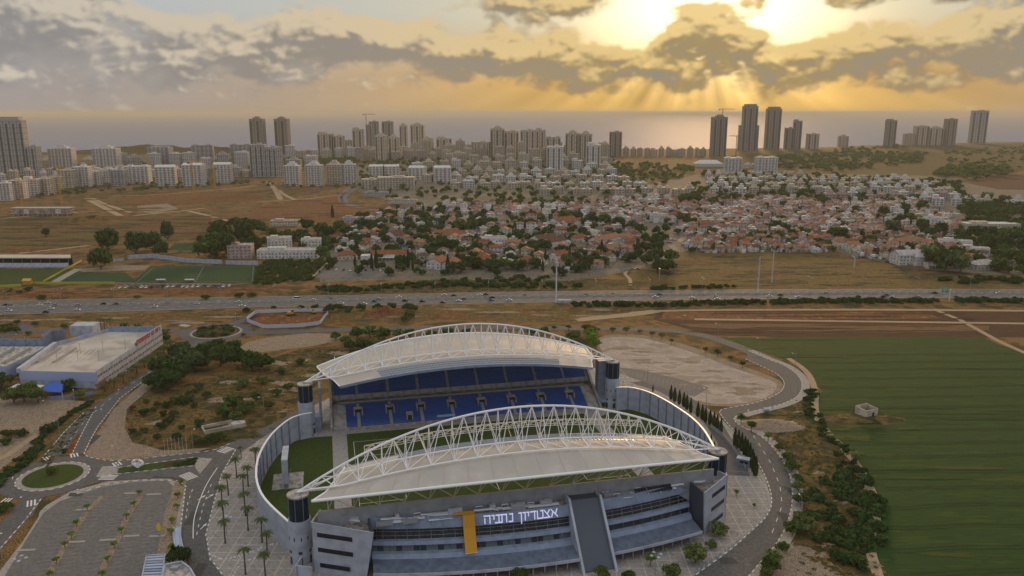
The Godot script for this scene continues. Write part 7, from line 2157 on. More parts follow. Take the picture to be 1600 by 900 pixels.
	var mast := thing("tall_mast", "tall white mast with an antenna box beside the highway", "mast", V(Vector2(31.8, -557.7), 0.05))
	s = Shape.new(); s.tube(Vector3.ZERO, Vector3(0, 32.3, 0), 0.6, 0.4, 12); part("pole", s, M.pole_white, mast)
	s = Shape.new(); s.box(Vector3(0, 28.1, 0), Vector3(2.4, 3.0, 1.6)); part("antenna_box", s, M.panel_white, mast)
	s = Shape.new(); s.box(Vector3(6, 1.1, 0.5), Vector3(9, 2.2, 2.2)); part("cabinet", s, M.panel_white, mast)
	mast = thing("tall_mast", "slim grey mast on the shrub slope right of the white one", "mast", V(Vector2(119.3, -631.1), 0.05))
	s = Shape.new(); s.tube(Vector3.ZERO, Vector3(0, 10.5, 0), 0.45, 0.4, 10); part("pole", s, M.pole_grey, mast)
	s = Shape.new(); s.box(Vector3(0, 10.6, 0), Vector3(1.4, 0.5, 1.4)); part("platform", s, M.pole_grey, mast)
	for q in [[Vector2(209.0, -626.2), 26.0, "first lattice mast on the meadow"], [Vector2(302.7, -691.2), 9.0, "short lattice mast on the meadow's crest"], [Vector2(186.4, -589.0), 28.0, "thin lattice mast between highway and meadow"]]:
		var o := thing("lattice_mast", q[2], "mast", V(q[0]))
		s = Shape.new()
		var h: float = q[1]
		for e in [[-0.6, -0.6], [0.6, -0.6], [0, 0.7]]: s.tube(Vector3(e[0], 0, e[1]), Vector3(e[0] * 0.4, h, e[1] * 0.4), 0.1, 0.07, 4)
		part("frame", s, M.pole_white, o)
		s = Shape.new()
		for i in 10: s.tube(Vector3(-0.6, h * i / 10, -0.6), Vector3(0.5, h * (i + 1) / 10, -0.5), 0.06, 0.06, 4)
		stuff_part("braces", s, M.pole_white, o)
	# green direction sign on its arm over the highway
	var g := thing("road_sign", "green highway direction sign on a white arm above the lanes", "road sign", V(Vector2(318.0, -563.7), 0.1), 0.3)
	s = Shape.new(); s.tube(Vector3.ZERO, Vector3(0, 8.5, 0), 0.35, 0.28, 10); part("post", s, M.pole_white, g)
	s = Shape.new(); s.tube(Vector3(0.8, 8.2, 0), Vector3(-7.5, 9.2, 0), 0.22, 0.18, 8); part("arm", s, M.pole_white, g)
	s = Shape.new(); s.box(Vector3(-5.2, 8.9, 0.4), Vector3(5.6, 4.4, 0.15)); var bd := part("board", s, M.board_green, g)
	s = Shape.new()
	for q in [[-6.4, 9.9, 1.6, 0.4], [-4.2, 9.9, 1.8, 0.4], [-6.0, 8.9, 2.2, 0.4], [-4.0, 8.6, 0.5, 1.8], [-5.8, 7.8, 1.6, 0.5]]: s.box(Vector3(q[0], q[1], 0.50), Vector3(q[2], q[3], 0.03))
	part("lettering", s, M.road_paint, bd)

func make_small_things() -> void:
	sheet("wet_ground", rough_edge(line([150.9, -335.4, 158.2, -348.0, 168.8, -346.4, 167.8, -335.4, 161.4, -328.6, 150.9, -327.9]), 0.6, 3.0), 0.21, M.crop_dark)
	# ruin in the green field
	var o := thing("ruin", "roofless square concrete hut standing in the green field", "ruin", V(Vector2(160.4, -340.0)), 0.42)
	o.scale = Vector3(0.86, 0.86, 0.86)
	var s := Shape.new()
	s.box(Vector3(0, 2.0, 3.4), Vector3(8.6, 4.0, 0.4)); part("wall", s, M.sand_wall, o)
	s = Shape.new(); s.box(Vector3(0, 2.3, -3.4), Vector3(8.6, 4.6, 0.4)); part("wall", s, M.sand_wall, o)
	for q in [-4.1, 4.1]:
		s = Shape.new(); s.box(Vector3(q, 2.1, 0), Vector3(0.4, 4.2, 6.4)); part("wall", s, M.sand_wall, o)
	s = Shape.new(); s.box(Vector3(1.0, 1.2, 3.62), Vector3(1.6, 2.3, 0.06)); part("doorway", s, M.void_dark, o)
	s = Shape.new(); s.box(Vector3(-2.2, 2.3, 0), Vector3(3.6, 0.3, 6.2)); part("broken_slab", s, M.sand_wall, o)
	# old stone walls in the olive lot
	o = thing("ruin", "long low ruin of stone walls among the olive lot shrubs", "ruin", V(Vector2(-125.2, -325.0)), 0.55)
	for q in [[0, 0.9, 3.6, 17, 1.8, 0.5], [0, 0.7, -3.6, 17, 1.4, 0.5], [8.4, 0.9, 0, 0.5, 1.8, 7.6], [-8.4, 0.6, 0, 0.5, 1.2, 7.6], [2.5, 0.6, 0, 0.4, 1.2, 7.0]]:
		s = Shape.new(); s.box(Vector3(q[0], q[1], q[2]), Vector3(q[3], q[4], q[5])); part("wall", s, M.sand_wall, o)
	s = Shape.new(); s.box(Vector3(5.4, 1.75, 0), Vector3(5.4, 0.2, 7.0)); part("slab", s, M.flat_roof, o)
	# white sculpture on the grass island
	o = thing("sculpture", "white heart shaped sculpture with a flower bowl on the grass island", "sculpture", V(Vector2(-144.1, -284.8), 0.13), -0.1)
	for q in [-1.0, 1.0]:
		s = Shape.new()
		for i in 9:
			var a := -0.4 + i * 0.42
			s.tube(Vector3(q * (1.1 - 0.9 * cos(a)), 1.6 + 1.3 * sin(a), 0), Vector3(q * (1.1 - 0.9 * cos(a + 0.42)), 1.6 + 1.3 * sin(a + 0.42), 0), 0.5, 0.5, 8)
		s.tube(Vector3(0, 0.1, 0), Vector3(q * 2.0, 1.7, 0), 0.5, 0.6, 8)
		part("wing", s, M.steel_white, o)
	s = Shape.new(); s.tube(Vector3(0, 2.4, 0), Vector3(0, 3.3, 0), 0.5, 0.9, 10); part("bowl", s, M.sand_wall, o)
	# yellow flag in the car park
	o = thing("feather_flag", "tall yellow feather flag on the car park's kerb island", "flag", V(Vector2(-114.1, -234.4), 0.15))
	s = Shape.new(); s.tube(Vector3.ZERO, Vector3(0, 5.2, 0), 0.06, 0.03, 6); part("pole", s, M.car_black, o)
	s = Shape.new()
	for i in 6:
		var y := 1.6 + i * 0.5
		var w0 := 0.75 * sin(PI * (0.18 + i * 0.13)); var w1 := 0.75 * sin(PI * (0.18 + (i + 1) * 0.13))
		s.hexa([Vector3(-w0, y, 0), Vector3(w0, y, 0.05), Vector3(w0, y, 0.09), Vector3(-w0, y, 0.04), Vector3(-w1, y + 0.5, 0), Vector3(w1, y + 0.5, 0.05), Vector3(w1, y + 0.5, 0.09), Vector3(-w1, y + 0.5, 0.04)])
	part("cloth", s, M.flag_yellow, o)
	s = Shape.new(); s.box(Vector3(0, 0.4, 0), Vector3(0.6, 0.8, 0.6)); part("foot", s, M.machine, o)
	# white service building at the lower edge with its pergola
	var body := PackedVector2Array([Vector2(-99.8, -203.5), Vector2(-102.0, -211.1), Vector2(-97.9, -212.8), Vector2(-94.0, -209.4), Vector2(-88.7, -201.9), Vector2(-95.6, -192.9)])
	o = thing("service_building", "small white flat roofed building with a sunken roof terrace at the car park", "building")
	s = Shape.new(); s.prism(body, 0, 3.2); part("walls", s, M.panel_white, o)
	s = Shape.new(); s.cap(body, 3.25); part("roof", s, M.flat_roof, o)
	s = Shape.new()
	var ring := PackedVector2Array(body); ring.push_back(body[0])
	wall_run(s, ring, 3.2, 4.1, 0.45); part("parapet", s, M.panel_white, o)
	s = Shape.new(); s.box(V(Vector2(-98.6, -209.7), 3.7), Vector3(2.2, 0.9, 1.6)); part("roof_unit", s, M.machine, o)
	o = thing("pergola", "white framed pergola with blue shade slats next to the service building", "pergola")
	var c := [Vector2(-105.8, -204.1), Vector2(-110.1, -216.9), Vector2(-104.8, -217.6), Vector2(-100.3, -204.4)]
	for k in 4:
		s = Shape.new(); wall_run(s, PackedVector2Array([c[k], c[(k + 1) % 4]]), 3.2, 3.6, 0.3); part("beam", s, M.panel_white, o)
		s = Shape.new(); s.tube(V(c[k], 0), V(c[k], 3.3), 0.14); part("post", s, M.panel_white, o)
	for k in 9:
		s = Shape.new(); wall_run(s, PackedVector2Array([c[0].lerp(c[1], (k + 0.5) / 9), c[3].lerp(c[2], (k + 0.5) / 9)]), 3.15, 3.3, 0.9); part("slat", s, M.blue_wall if k % 3 else M.panel, o)
	o = thing("ramp", "blue floored ramp between white curbs beside the curved road", "ramp")
	var ra := line([-110.9, -238.0, -108.7, -232.4, -105.9, -227.0, -103.8, -223.3])
	var rb := line([-109.1, -239.3, -106.8, -233.2, -104.0, -227.8, -101.9, -224.0])
	s = Shape.new(); ribbon_between(ra, rb, 0.5, s); part("ramp_floor", s, M.blue_wall, o)
	for e in [ra, rb]:
		s = Shape.new(); wall_run(s, e, 0.0, 1.0, 0.35); part("side_wall", s, M.panel_white, o)
	# flag poles on the plaza side of the road
	for i in 7:
		var p := Vector2(-138.7, -296.5).lerp(Vector2(-131.2, -299.6), i / 6.0)
		s = Shape.new(); s.tube(Vector3.ZERO, Vector3(0, 7.0, 0), 0.06, 0.04, 5)
		solo("flagpole", s, M.pole_white, "bare flagpole in the row on the sandy lot, %s from the left" % ordinal(i), "flagpole", "bare flagpoles", V(p, 0.07))
	# boulders that close the plaza
	var rock := SphereMesh.new()
	var k := 0
	for q in along(line([-93.4, -222.6, -89.2, -220.4, -86.0, -220.8, -82.3, -223.3, -78.1, -227.0, -75.2, -229.3, -70.7, -229.3]), 1.25):
		var b := boulder(k)
		solo("boulder", b, M.white_wall, "pale boulder in the line closing the plaza below the palms, %s from the road" % ordinal(k), "boulder", "boulders on the plaza", V(q[0] + Vector2(rng.randf_range(-0.3, 0.3), rng.randf_range(-0.4, 0.4)), 0.06), rng.randf() * 6.0)
		k += 1
	k = 0
	for q in along(line([-82.3, -209.8, -82.3, -215.5, -80.9, -219.0, -78.3, -221.1]), 1.5):
		solo("boulder", boulder(k), M.white_wall, "pale boulder in the short line by the lowest palms, %s from the bottom" % ordinal(k), "boulder", "boulders on the plaza", V(q[0], 0.06), rng.randf() * 6.0)
		k += 1
	# bollards along the plaza's right rim
	k = 0
	for q in along(line([55.8, -213.8, 68.3, -226.3, 78.7, -238.0, 85.1, -246.5, 90.0, -256.4, 93.2, -273.3, 94.3, -293.5]), 2.6):
		s = Shape.new(); s.tube(Vector3.ZERO, Vector3(0, 0.9, 0), 0.16, 0.14, 8); s.tube(Vector3(0, 0.9, 0), Vector3(0, 1.0, 0), 0.14, 0.05, 8)
		solo("bollard", s, M.kerb_white, "short pale bollard along the plaza's rim at the ring road, %s from the bottom" % ordinal(k), "bollard", "bollards at the ring road", V(q[0], 0.06))
		k += 1
	# low fences on the plaza
	for q in [[line([62.7, -235.2, 64.9, -237.2, 72.5, -236.0, 73.4, -234.0]), "low steel barrier around the plaza trees, upper"], [line([54.3, -212.4, 62.9, -221.1, 65.1, -223.3]), "low steel barrier along the curb, lower"], [line([66.5, -224.8, 71.3, -230.1, 73.8, -234.0]), "low steel barrier along the curb, middle"]]:
		o = thing("barrier", q[1], "barrier")
		s = Shape.new(); wall_run(s, q[0], 0.8, 0.95, 0.12); wall_run(s, q[0], 0.4, 0.5, 0.08); part("rails", s, M.panel, o)
		for e in along(q[0], 2.0):
			s = Shape.new(); s.tube(V(e[0], 0), V(e[0], 0.95), 0.07); part("post", s, M.panel, o)
	o = thing("gatehouse", "small blue grey cabin among the cypresses on the service road", "cabin", V(Vector2(90.2, -287.1)), -0.5)
	s = Shape.new(); s.box(Vector3(0, 1.4, 0), Vector3(5.5, 2.8, 2.6)); part("walls", s, M.panel, o)
	s = Shape.new(); s.box(Vector3(0, 2.9, 0), Vector3(5.9, 0.2, 3.0)); part("roof", s, M.panel_white, o)
	s = Shape.new(); s.box(Vector3(0, 1.7, 1.31), Vector3(3.0, 1.0, 0.06)); part("window", s, M.glass_dark, o)
	var fe := thing("gate_fence", "dark wire fence with gate across the service road by the cypresses", "fence")
	s = Shape.new(); wall_run(s, line([81.3, -278.7, 85.6, -277.6, 89.5, -277.0]), 0.1, 0.2, 0.06); wall_run(s, line([81.3, -278.7, 85.6, -277.6, 89.5, -277.0]), 1.8, 1.9, 0.06)
	part("rails", s, M.machine, fe)
	for e in along(line([81.3, -278.7, 85.6, -277.6, 89.5, -277.0]), 0.45):
		s = Shape.new(); s.tube(V(e[0], 0), V(e[0], 2.0), 0.04, 0.04, 4); part("bar", s, M.machine, fe)
	fe = thing("yard_fence", "dark boarded fence following the cypress row", "fence")
	for e in along(line([86.5, -323.6, 88.7, -315.2, 89.6, -303.4, 89.9, -292.3, 89.2, -280.9]), 2.4):
		s = Shape.new(); s.box(V(e[0], 0.9), Vector3(2.3, 1.8, 0.12), -atan2(e[1].y, e[1].x)); part("panel", s, M.machine, fe)
	# white tank beside the hairpin road
	s = Shape.new(); s.tube(Vector3(-1.2, 0.9, 0), Vector3(1.2, 0.9, 0), 0.9, 0.9, 12); s.box(Vector3(0, 0.2, 0), Vector3(1.6, 0.4, 1.2))
	solo("water_tank", s, M.panel_white, "white tank lying on the dry ground below the hairpin", "tank", "", V(Vector2(116.4, -344.0)))

func boulder(k: int) -> Shape:
	var s := Shape.new()
	var n := noise(k + 3, 1.3, 2)
	var r := 0.36 + 0.12 * ((k * 7) % 5) / 4.0
	var pt := func(i: int, j: int) -> Vector3:
		var a := TAU * (i % 7) / 7.0
		var b := PI * 0.5 * j / 3.0
		var d := Vector3(cos(a) * cos(b), sin(b), sin(a) * cos(b))
		return d * r * (1.0 + 0.35 * n.get_noise_3dv(d))
	for i in 7:
		for j in 3: s.quad(pt.call(i, j), pt.call(i + 1, j), pt.call(i + 1, j + 1), pt.call(i, j + 1))
	return s

# ---------- trees ----------
func leaf_quad(s: Shape, p: Vector3, size: float, up: Vector3) -> void:
	var n := Vector3(rng.randfn(), rng.randfn() + 0.5, rng.randfn()).normalized()
	n = (n + up * 0.6).normalized()
	var a := n.cross(Vector3(rng.randfn(), rng.randfn(), rng.randfn())).normalized() * size
	var b := n.cross(a).normalized() * size * rng.randf_range(0.5, 0.9)
	s.tri(p - a - b * 0.3, p + a * 0.2 + b, p + a - b * 0.4)
	s.tri(p - a * 0.7 + b * 0.7, p + a * 0.8 + b * 0.5, p - b)

func crown_mesh(lobes: int, leaves: int, size: float, flat: float, gap: float) -> ArrayMesh:
	# leaf clumps on and in a few lobes; radius about 1, from y 0 upwards to about 2 * flat
	var s := Shape.new()
	s.tinted = true
	var centres := []
	for i in lobes:
		var a := TAU * i / lobes + rng.randf_range(-0.5, 0.5)
		var r := 0.0 if i == 0 else rng.randf_range(0.35, 0.68)
		centres.append([Vector3(cos(a) * r, flat * rng.randf_range(0.65, 1.45) if i else flat * 1.3, sin(a) * r), rng.randf_range(0.40, 0.62), rng.randf_range(0.8, 1.2)])
	for i in leaves:
		var c: Array = centres[i % lobes]
		var d := Vector3(rng.randfn(), rng.randfn(), rng.randfn()).normalized()
		var p: Vector3 = c[0] + Vector3(d.x, d.y * flat * 0.95, d.z) * c[1] * pow(rng.randf(), gap)
		if p.y < 0.02: p.y = 0.02 + rng.randf() * 0.1
		var k: float = c[2] * rng.randf_range(0.62, 1.35)
		var warm := rng.randf_range(-0.08, 0.12)
		s.tint = Color(k * (1.0 + warm), k, k * (1.0 - warm))
		leaf_quad(s, p, size * rng.randf_range(0.7, 1.3), d)
	return s.mesh()

func trunk_mesh(h: float, r: float, limbs: int) -> ArrayMesh:
	var s := Shape.new()
	var lean := Vector3(rng.randf_range(-0.06, 0.06), 0, rng.randf_range(-0.06, 0.06))
	s.tube(Vector3.ZERO, Vector3(0, h * 0.6, 0) + lean * h * 0.6, r, r * 0.75, 7)
	s.tube(Vector3(0, h * 0.6, 0) + lean * h * 0.6, Vector3(0, h * 1.25, 0) + lean * h, r * 0.75, r * 0.3, 6)
	for i in limbs:
		var a := TAU * i / limbs + rng.randf()
		s.tube(Vector3(0, h * 0.65, 0) + lean * h * 0.6, Vector3(cos(a) * 0.45, h * 1.35, sin(a) * 0.45), r * 0.45, r * 0.15, 5)
	return s.mesh()

func tree_model(mesh: ArrayMesh, leaf: String, trunk_h: float, trunk_r: float, limbs := 4) -> Node3D:
	# radius 1 and trunk in the same unit; scaled when placed
	var o := proto("tree")
	part("trunk", trunk_mesh(trunk_h, trunk_r, limbs), M.bark, o)
	part("crown", mesh, M[leaf], o, Vector3(0, trunk_h * 0.82, 0))
	return o

func palm_model(h: float, fronds: int, reach: float) -> Node3D:
	var o := proto("palm tree")
	var s := Shape.new()
	var bend := Vector3(rng.randf_range(-0.25, 0.25), 0, rng.randf_range(-0.25, 0.25))
	var last := Vector3.ZERO
	for i in 8:
		var t := (i + 1) / 8.0
		var p := Vector3(0, h * t, 0) + bend * t * t
		s.tube(last, p, 0.27 - 0.08 * i / 8.0 + (0.08 if i == 0 else 0.0), 0.25 - 0.08 * t, 8)
		last = p
	part("trunk", s, M.palm_bark, o)
	var c := Shape.new()
	c.tinted = true
	for i in fronds:
		var a := TAU * i / fronds * 1.618 * 2.0 + rng.randf() * 0.3
		var rise := rng.randf_range(-0.45, 1.0)
		var d := Vector3(cos(a), 0, sin(a))
		var side := Vector3(-sin(a), 0, cos(a))
		var k := rng.randf_range(0.7, 1.25)
		c.tint = Color(k * rng.randf_range(0.9, 1.2), k, k * 0.9)
		var prev := last
		var steps := 6
		for j in steps:
			var t := (j + 1) / float(steps)
			var q := last + d * reach * (t - 0.12 * t * t) + Vector3(0, reach * (rise * 0.75 * t - (0.55 + 0.3 * rise) * t * t), 0)
			var w := 0.34 * sin(PI * clampf(t * 0.85 + 0.12, 0, 1)) * reach / 2.2 + 0.02
			var w0 := 0.34 * sin(PI * clampf((t - 1.0 / steps) * 0.85 + 0.12, 0, 1)) * reach / 2.2 + 0.02
			for g in [-1.0, 1.0]:
				for m in 2:   # leaflets, with gaps between them
					var u0 := m * 0.5
					var u1 := u0 + 0.36
					var p0 := prev.lerp(q, u0); var p1 := prev.lerp(q, u1)
					c.quad(p0, p1, p1 + side * g * lerpf(w0, w, u1) + d * 0.18 + Vector3(0, -w * 0.35, 0), p0 + side * g * lerpf(w0, w, u0) + d * 0.18 + Vector3(0, -w * 0.35, 0))
			prev = q
	part("fronds", c, M.palm_leaf, o)
	return o

func cypress_mesh() -> ArrayMesh:
	var s := Shape.new()
	s.tinted = true
	for i in 620:
		var t := rng.randf()
		var r := 0.105 * pow(sin(PI * clampf(t * 0.80 + 0.16, 0, 1)), 0.7) * (1.0 if t < 0.45 else 1.0 - (t - 0.45) * 1.45) + 0.008
		var a := rng.randf() * TAU
		var k := rng.randf_range(0.65, 1.35)
		s.tint = Color(k, k, k)
		var p := Vector3(cos(a) * r * rng.randf_range(0.6, 1.0), 0.02 + t * 0.94, sin(a) * r)
		var side := Vector3(-sin(a), 0, cos(a)) * 0.022
		s.tri(p - side, p + side, p + Vector3(cos(a) * 0.018, 0.075, sin(a) * 0.018))
		s.tri(p - side * 0.4 - Vector3(0, 0.03, 0), p + side + Vector3(0, 0.02, 0), p + Vector3(cos(a) * 0.03, 0.02, sin(a) * 0.03))
	return s.mesh()

var kinds_of_tree := {}

func plant(kind: String, called: String, label: String, at: Vector2, radius: float, tall := 1.0, group := "", y := 0.05) -> void:
	var pool: Array = kinds_of_tree[kind]
	var o: Node3D = pool[rng.randi() % pool.size()]
	dup(o, called, label, V(at, y), rng.randf() * TAU, Vector3(radius, radius * tall, radius), group)

func make_trees() -> void:
	var round_ := []
	for i in 5: round_.append(crown_mesh(9, 760, 0.16, 0.66, 0.33))
	var loose := []
	for i in 4: loose.append(crown_mesh(7, 360, 0.17, 0.70, 0.42))
	var low := []
	for i in 4: low.append(crown_mesh(7, 420, 0.17, 0.42, 0.36))
	var models := func(meshes: Array, leaf: String, th: float, tr: float) -> Array:
		var out := []
		var also: Dictionary = {"leaf_dark": ["leaf_dark", "leaf_mid", "leaf_blue"], "leaf": ["leaf", "leaf_mid", "leaf_olive"], "leaf_olive": ["leaf_olive", "leaf", "leaf_mid"]}
		for m in meshes:
			for l in also.get(leaf, [leaf]): out.append(tree_model(m, l, th, tr))
		return out
	kinds_of_tree = {
		"dark": models.call(round_, "leaf_dark", 0.18, 0.085), "green": models.call(round_, "leaf", 0.35, 0.075), "olive": models.call(round_, "leaf_olive", 0.25, 0.08),
		"street": models.call(loose, "leaf", 1.1, 0.07), "bright": models.call(loose, "leaf_bright", 0.9, 0.07), "sapling": models.call(loose, "leaf_bright", 1.3, 0.09),
		"bush": models.call(low, "leaf_dark", 0.12, 0.06), "olive_bush": models.call(low, "leaf_olive", 0.12, 0.06), "red": models.call(low, "leaf_red", 0.3, 0.07),
		"palm": [palm_model(8.4, 26, 2.3), palm_model(8.0, 24, 2.2), palm_model(8.8, 28, 2.4)], "date_palm": [palm_model(4.2, 34, 3.0), palm_model(4.6, 32, 2.8)], "cypress": [],
	}
	for i in 3:
		var o := proto("cypress")
		part("trunk", trunk_mesh(0.08, 0.025, 0), M.bark, o)
		part("crown", cypress_mesh(), M.cypress_leaf, o)
		kinds_of_tree.cypress.append(o)
	# plaza palms
	var palms := [[Vector2(-103.1, -276.0), "uppermost, at the head of the curved road"], [Vector2(-96.6, -269.2), "second on the wall side, upper plaza"], [Vector2(-98.1, -283.1), "beside the curved wall's outer bend"], [Vector2(-101.4, -262.2), "third along the road side"], [Vector2(-95.6, -261.2), "in the middle of the upper wall side row"], [Vector2(-99.8, -251.8), "fourth along the road side"], [Vector2(-95.2, -240.5), "fifth along the road side"], [Vector2(-90.4, -247.4), "fourth in the wall side row"], [Vector2(-86.4, -237.6), "lowest of the wall side row"], [Vector2(-91.1, -229.7), "lowest of the road side row"], [Vector2(-78.9, -212.1), "alone below the boulder line, left of two"], [Vector2(-75.6, -222.6), "leaning by the round tower, between boulder lines"], [Vector2(-72.5, -210.4), "alone below the boulder line, right of two"], [Vector2(-107.2, -293.5), "small one at the zebra crossing"], [Vector2(-79.5, -230.1), "close to the curved wall's near end"]]
	for q in palms: plant("palm", "palm_tree", "slender palm on the plaza, " + q[1], q[0], 1.0 if not "small" in q[1] else 0.6, 1.0, "palms on the plaza", 0.07)
	var i := 0
	for q in [Vector2(-199.7, -370.5), Vector2(-197.3, -375.2), Vector2(-196.9, -383.8), Vector2(-197.1, -391.8), Vector2(-197.1, -399.0), Vector2(-197.0, -407.6), Vector2(-197.0, -415.4), Vector2(-196.6, -423.5), Vector2(-197.5, -433.1), Vector2(-198.7, -444.4)]:
		plant("date_palm", "palm_tree", "stocky palm along the mall's street side, %s from the red awning" % ordinal(i), q, 1.05, 1.0, "palms along the mall"); i += 1
	i = 0
	for q in [Vector2(-258.5, -483.5), Vector2(-254.6, -480.5), Vector2(-253.2, -485.0)]:
		plant("palm", "palm_tree", "palm in the clump behind the mall's roof, %s from the left" % ordinal(i), q, 0.9, 1.0, "palms behind the mall"); i += 1
	plant("date_palm", "palm_tree", "single palm standing in the green field", Vector2(133.9, -288.8), 1.3, 0.8)
	# cypresses by the service road
	i = 0
	for q in [Vector2(75.8, -359.8), Vector2(76.9, -356.4), Vector2(78.4, -353.0), Vector2(79.8, -349.7), Vector2(80.5, -346.4), Vector2(81.4, -342.4), Vector2(83.6, -337.7), Vector2(84.7, -333.9), Vector2(85.4, -330.9), Vector2(86.7, -327.9), Vector2(87.7, -325.0), Vector2(88.3, -322.1), Vector2(88.9, -317.9)]:
		plant("cypress", "cypress", "slim cypress in the upper row outside the curved wall, %s from the far end" % ordinal(i), q, 7.2, 1.0, "cypresses in the upper row"); i += 1
	i = 0
	for q in [Vector2(91.6, -305.9), Vector2(92.2, -303.4), Vector2(92.7, -300.2), Vector2(92.9, -296.5), Vector2(93.0, -293.5), Vector2(93.0, -290.0), Vector2(92.3, -284.2), Vector2(91.6, -277.6), Vector2(91.8, -280.9)]:
		plant("cypress", "cypress", "slim cypress in the lower row by the grey cabin, %s from the far end" % ordinal(i), q, 8.0, 1.0, "cypresses in the lower row"); i += 1
	for q in [[Vector2(82.8, -309.8), "first"], [Vector2(82.2, -302.1), "second"], [Vector2(69.1, -370.5), "third"]]:
		plant("cypress", "cypress", "small cypress close under the curved wall, %s" % q[1], q[0], 3.6)
	# trees by the ring road and the plaza
	i = 0
	for q in [Vector2(108.1, -300.8), Vector2(108.0, -290.5), Vector2(106.6, -281.4), Vector2(105.6, -272.3), Vector2(103.4, -265.1), Vector2(100.6, -254.6), Vector2(96.4, -244.8), Vector2(94.7, -236.4), Vector2(90.9, -234.8), Vector2(84.2, -224.8), Vector2(79.5, -218.3), Vector2(76.8, -213.4), Vector2(74.6, -210.4)]:
		plant("green", "street_tree", "rounded tree on the ring road's outer side, %s from the hairpin" % ordinal(i), q, 2.0 + 0.5 * (i % 3) + (1.5 if i == 7 else 0.0), 1.0, "trees outside the ring road"); i += 1
	for q in [[Vector2(66.8, -234.0), 2.9, "green", "dark leafed, beside the slit windowed corner"], [Vector2(55.6, -218.3), 3.7, "green", "largest and roundest"], [Vector2(62.6, -226.3), 1.9, "green", "small, between the two barriers"], [Vector2(46.9, -209.8), 2.9, "green", "cut by the lower picture edge, right"], [Vector2(41.8, -216.9), 2.0, "bright", "sparse and yellowish"], [Vector2(26.3, -209.8), 2.3, "green", "at the foot of the dark sloping front"], [Vector2(33.7, -208.8), 2.0, "green", "low, next to the four disc lamp"], [Vector2(2.2, -208.8), 2.6, "green", "hiding the canopy's lower edge"], [Vector2(79.9, -261.2), 1.1, "sapling", "thin sapling near the service road"], [Vector2(83.6, -252.3), 0.8, "sapling", "tiny sapling at the plaza's rim"]]:
		plant(q[2], "plaza_tree", "tree on the paved plaza, " + q[3], q[0], q[1], 1.05)
	i = 0
	for q in [Vector2(26.5, -482.0), Vector2(35.3, -482.0), Vector2(45.2, -480.5), Vector2(53.3, -477.5), Vector2(62.3, -476.0), Vector2(70.4, -474.6), Vector2(78.9, -473.1), Vector2(85.4, -467.4), Vector2(90.2, -461.8), Vector2(94.2, -452.3), Vector2(110.0, -434.4), Vector2(115.0, -427.1), Vector2(120.0, -418.9), Vector2(123.5, -407.6)]:
		plant("street", "street_tree", "small round tree on the gravel lot's outer kerb, %s from the stadium roof" % ordinal(i), q, 1.7 + 0.3 * (i % 3), 0.9, "trees along the gravel lot"); i += 1
	for q in [[Vector2(100.8, -329.4), 2.2, "nearest the hairpin's mouth"], [Vector2(102.8, -320.7), 2.4, "second from the hairpin's mouth"], [Vector2(106.7, -310.5), 1.9, "third from the hairpin's mouth"]]:
		plant("street", "street_tree", "round tree on the pale footpath, " + q[2], q[0], q[1], 0.9)
	# car park trees
	i = 0
	for q in [Vector2(-132.8, -261.2), Vector2(-130.9, -253.2), Vector2(-129.6, -244.8), Vector2(-126.9, -235.6), Vector2(-124.8, -226.6), Vector2(-122.7, -218.3), Vector2(-120.2, -210.1)]:
		plant("sapling", "sapling", "young tree in the car park's right planting strip, %s from the top" % ordinal(i), q, 1.15, 0.9, "young trees in the car park", 0.1); i += 1
	i = 0
	for q in [Vector2(-145.9, -250.9), Vector2(-143.9, -240.1), Vector2(-141.4, -232.4), Vector2(-140.3, -226.6), Vector2(-137.9, -217.6), Vector2(-135.8, -210.1)]:
		plant("sapling", "sapling", "young tree in the car park's left planting strip, %s from the top" % ordinal(i), q, 1.2, 0.9, "young trees in the car park", 0.1); i += 1
	i = 0
	for q in [Vector2(-121.6, -270.2), Vector2(-118.7, -260.2), Vector2(-115.5, -251.8), Vector2(-113.4, -242.6), Vector2(-110.7, -235.2), Vector2(-106.5, -225.5)]:
		plant("bright", "shrub", "bright shrub in the bed beside the curved road, %s from the top" % ordinal(i), q, 1.25, 0.85, "shrubs beside the curved road", 0.1); i += 1
	plant("bush", "bush", "broad dark bush behind the small white service building", Vector2(-100.7, -218.3), 3.6, 1.6)
	plant("olive", "tree", "single tree on the roundabout's grass disc", Vector2(-174.2, -279.2), 2.2, 0.9)
	plant("bush", "bush", "dark bush left of the zebra crossing at the picture's border", Vector2(-173.7, -249.6), 2.6, 1.4)
	plant("bush", "bush", "small bush in the red planting bed of the street", Vector2(-179.9, -298.4), 1.3, 1.6)
	# round bushes of the dry lot
	i = 0
	for q in [Vector2(-172.2, -354.7), Vector2(-164.9, -349.7), Vector2(-160.1, -348.8), Vector2(-158.3, -353.8), Vector2(-157.7, -359.8), Vector2(-156.4, -364.2), Vector2(-152.7, -357.2), Vector2(-154.0, -353.0), Vector2(-164.2, -344.0), Vector2(-157.4, -338.5), Vector2(-152.1, -336.9), Vector2(-166.4, -339.2), Vector2(-162.4, -319.3), Vector2(-157.4, -319.3), Vector2(-151.9, -323.6), Vector2(-150.7, -328.6), Vector2(-142.7, -322.9), Vector2(-148.4, -311.8), Vector2(-140.1, -311.8), Vector2(-154.7, -374.2), Vector2(-155.0, -368.7), Vector2(-147.3, -348.8), Vector2(-136.6, -326.5), Vector2(-146.7, -361.6), Vector2(-174.3, -345.6)]:
		plant("bush" if i != 24 else "red", "bush", "round bush in the dry olive lot, %s counted from the street" % ordinal(i), q, 1.5 + 0.35 * ((i * 5) % 4), 1.5, "bushes in the olive lot"); i += 1
	i = 0
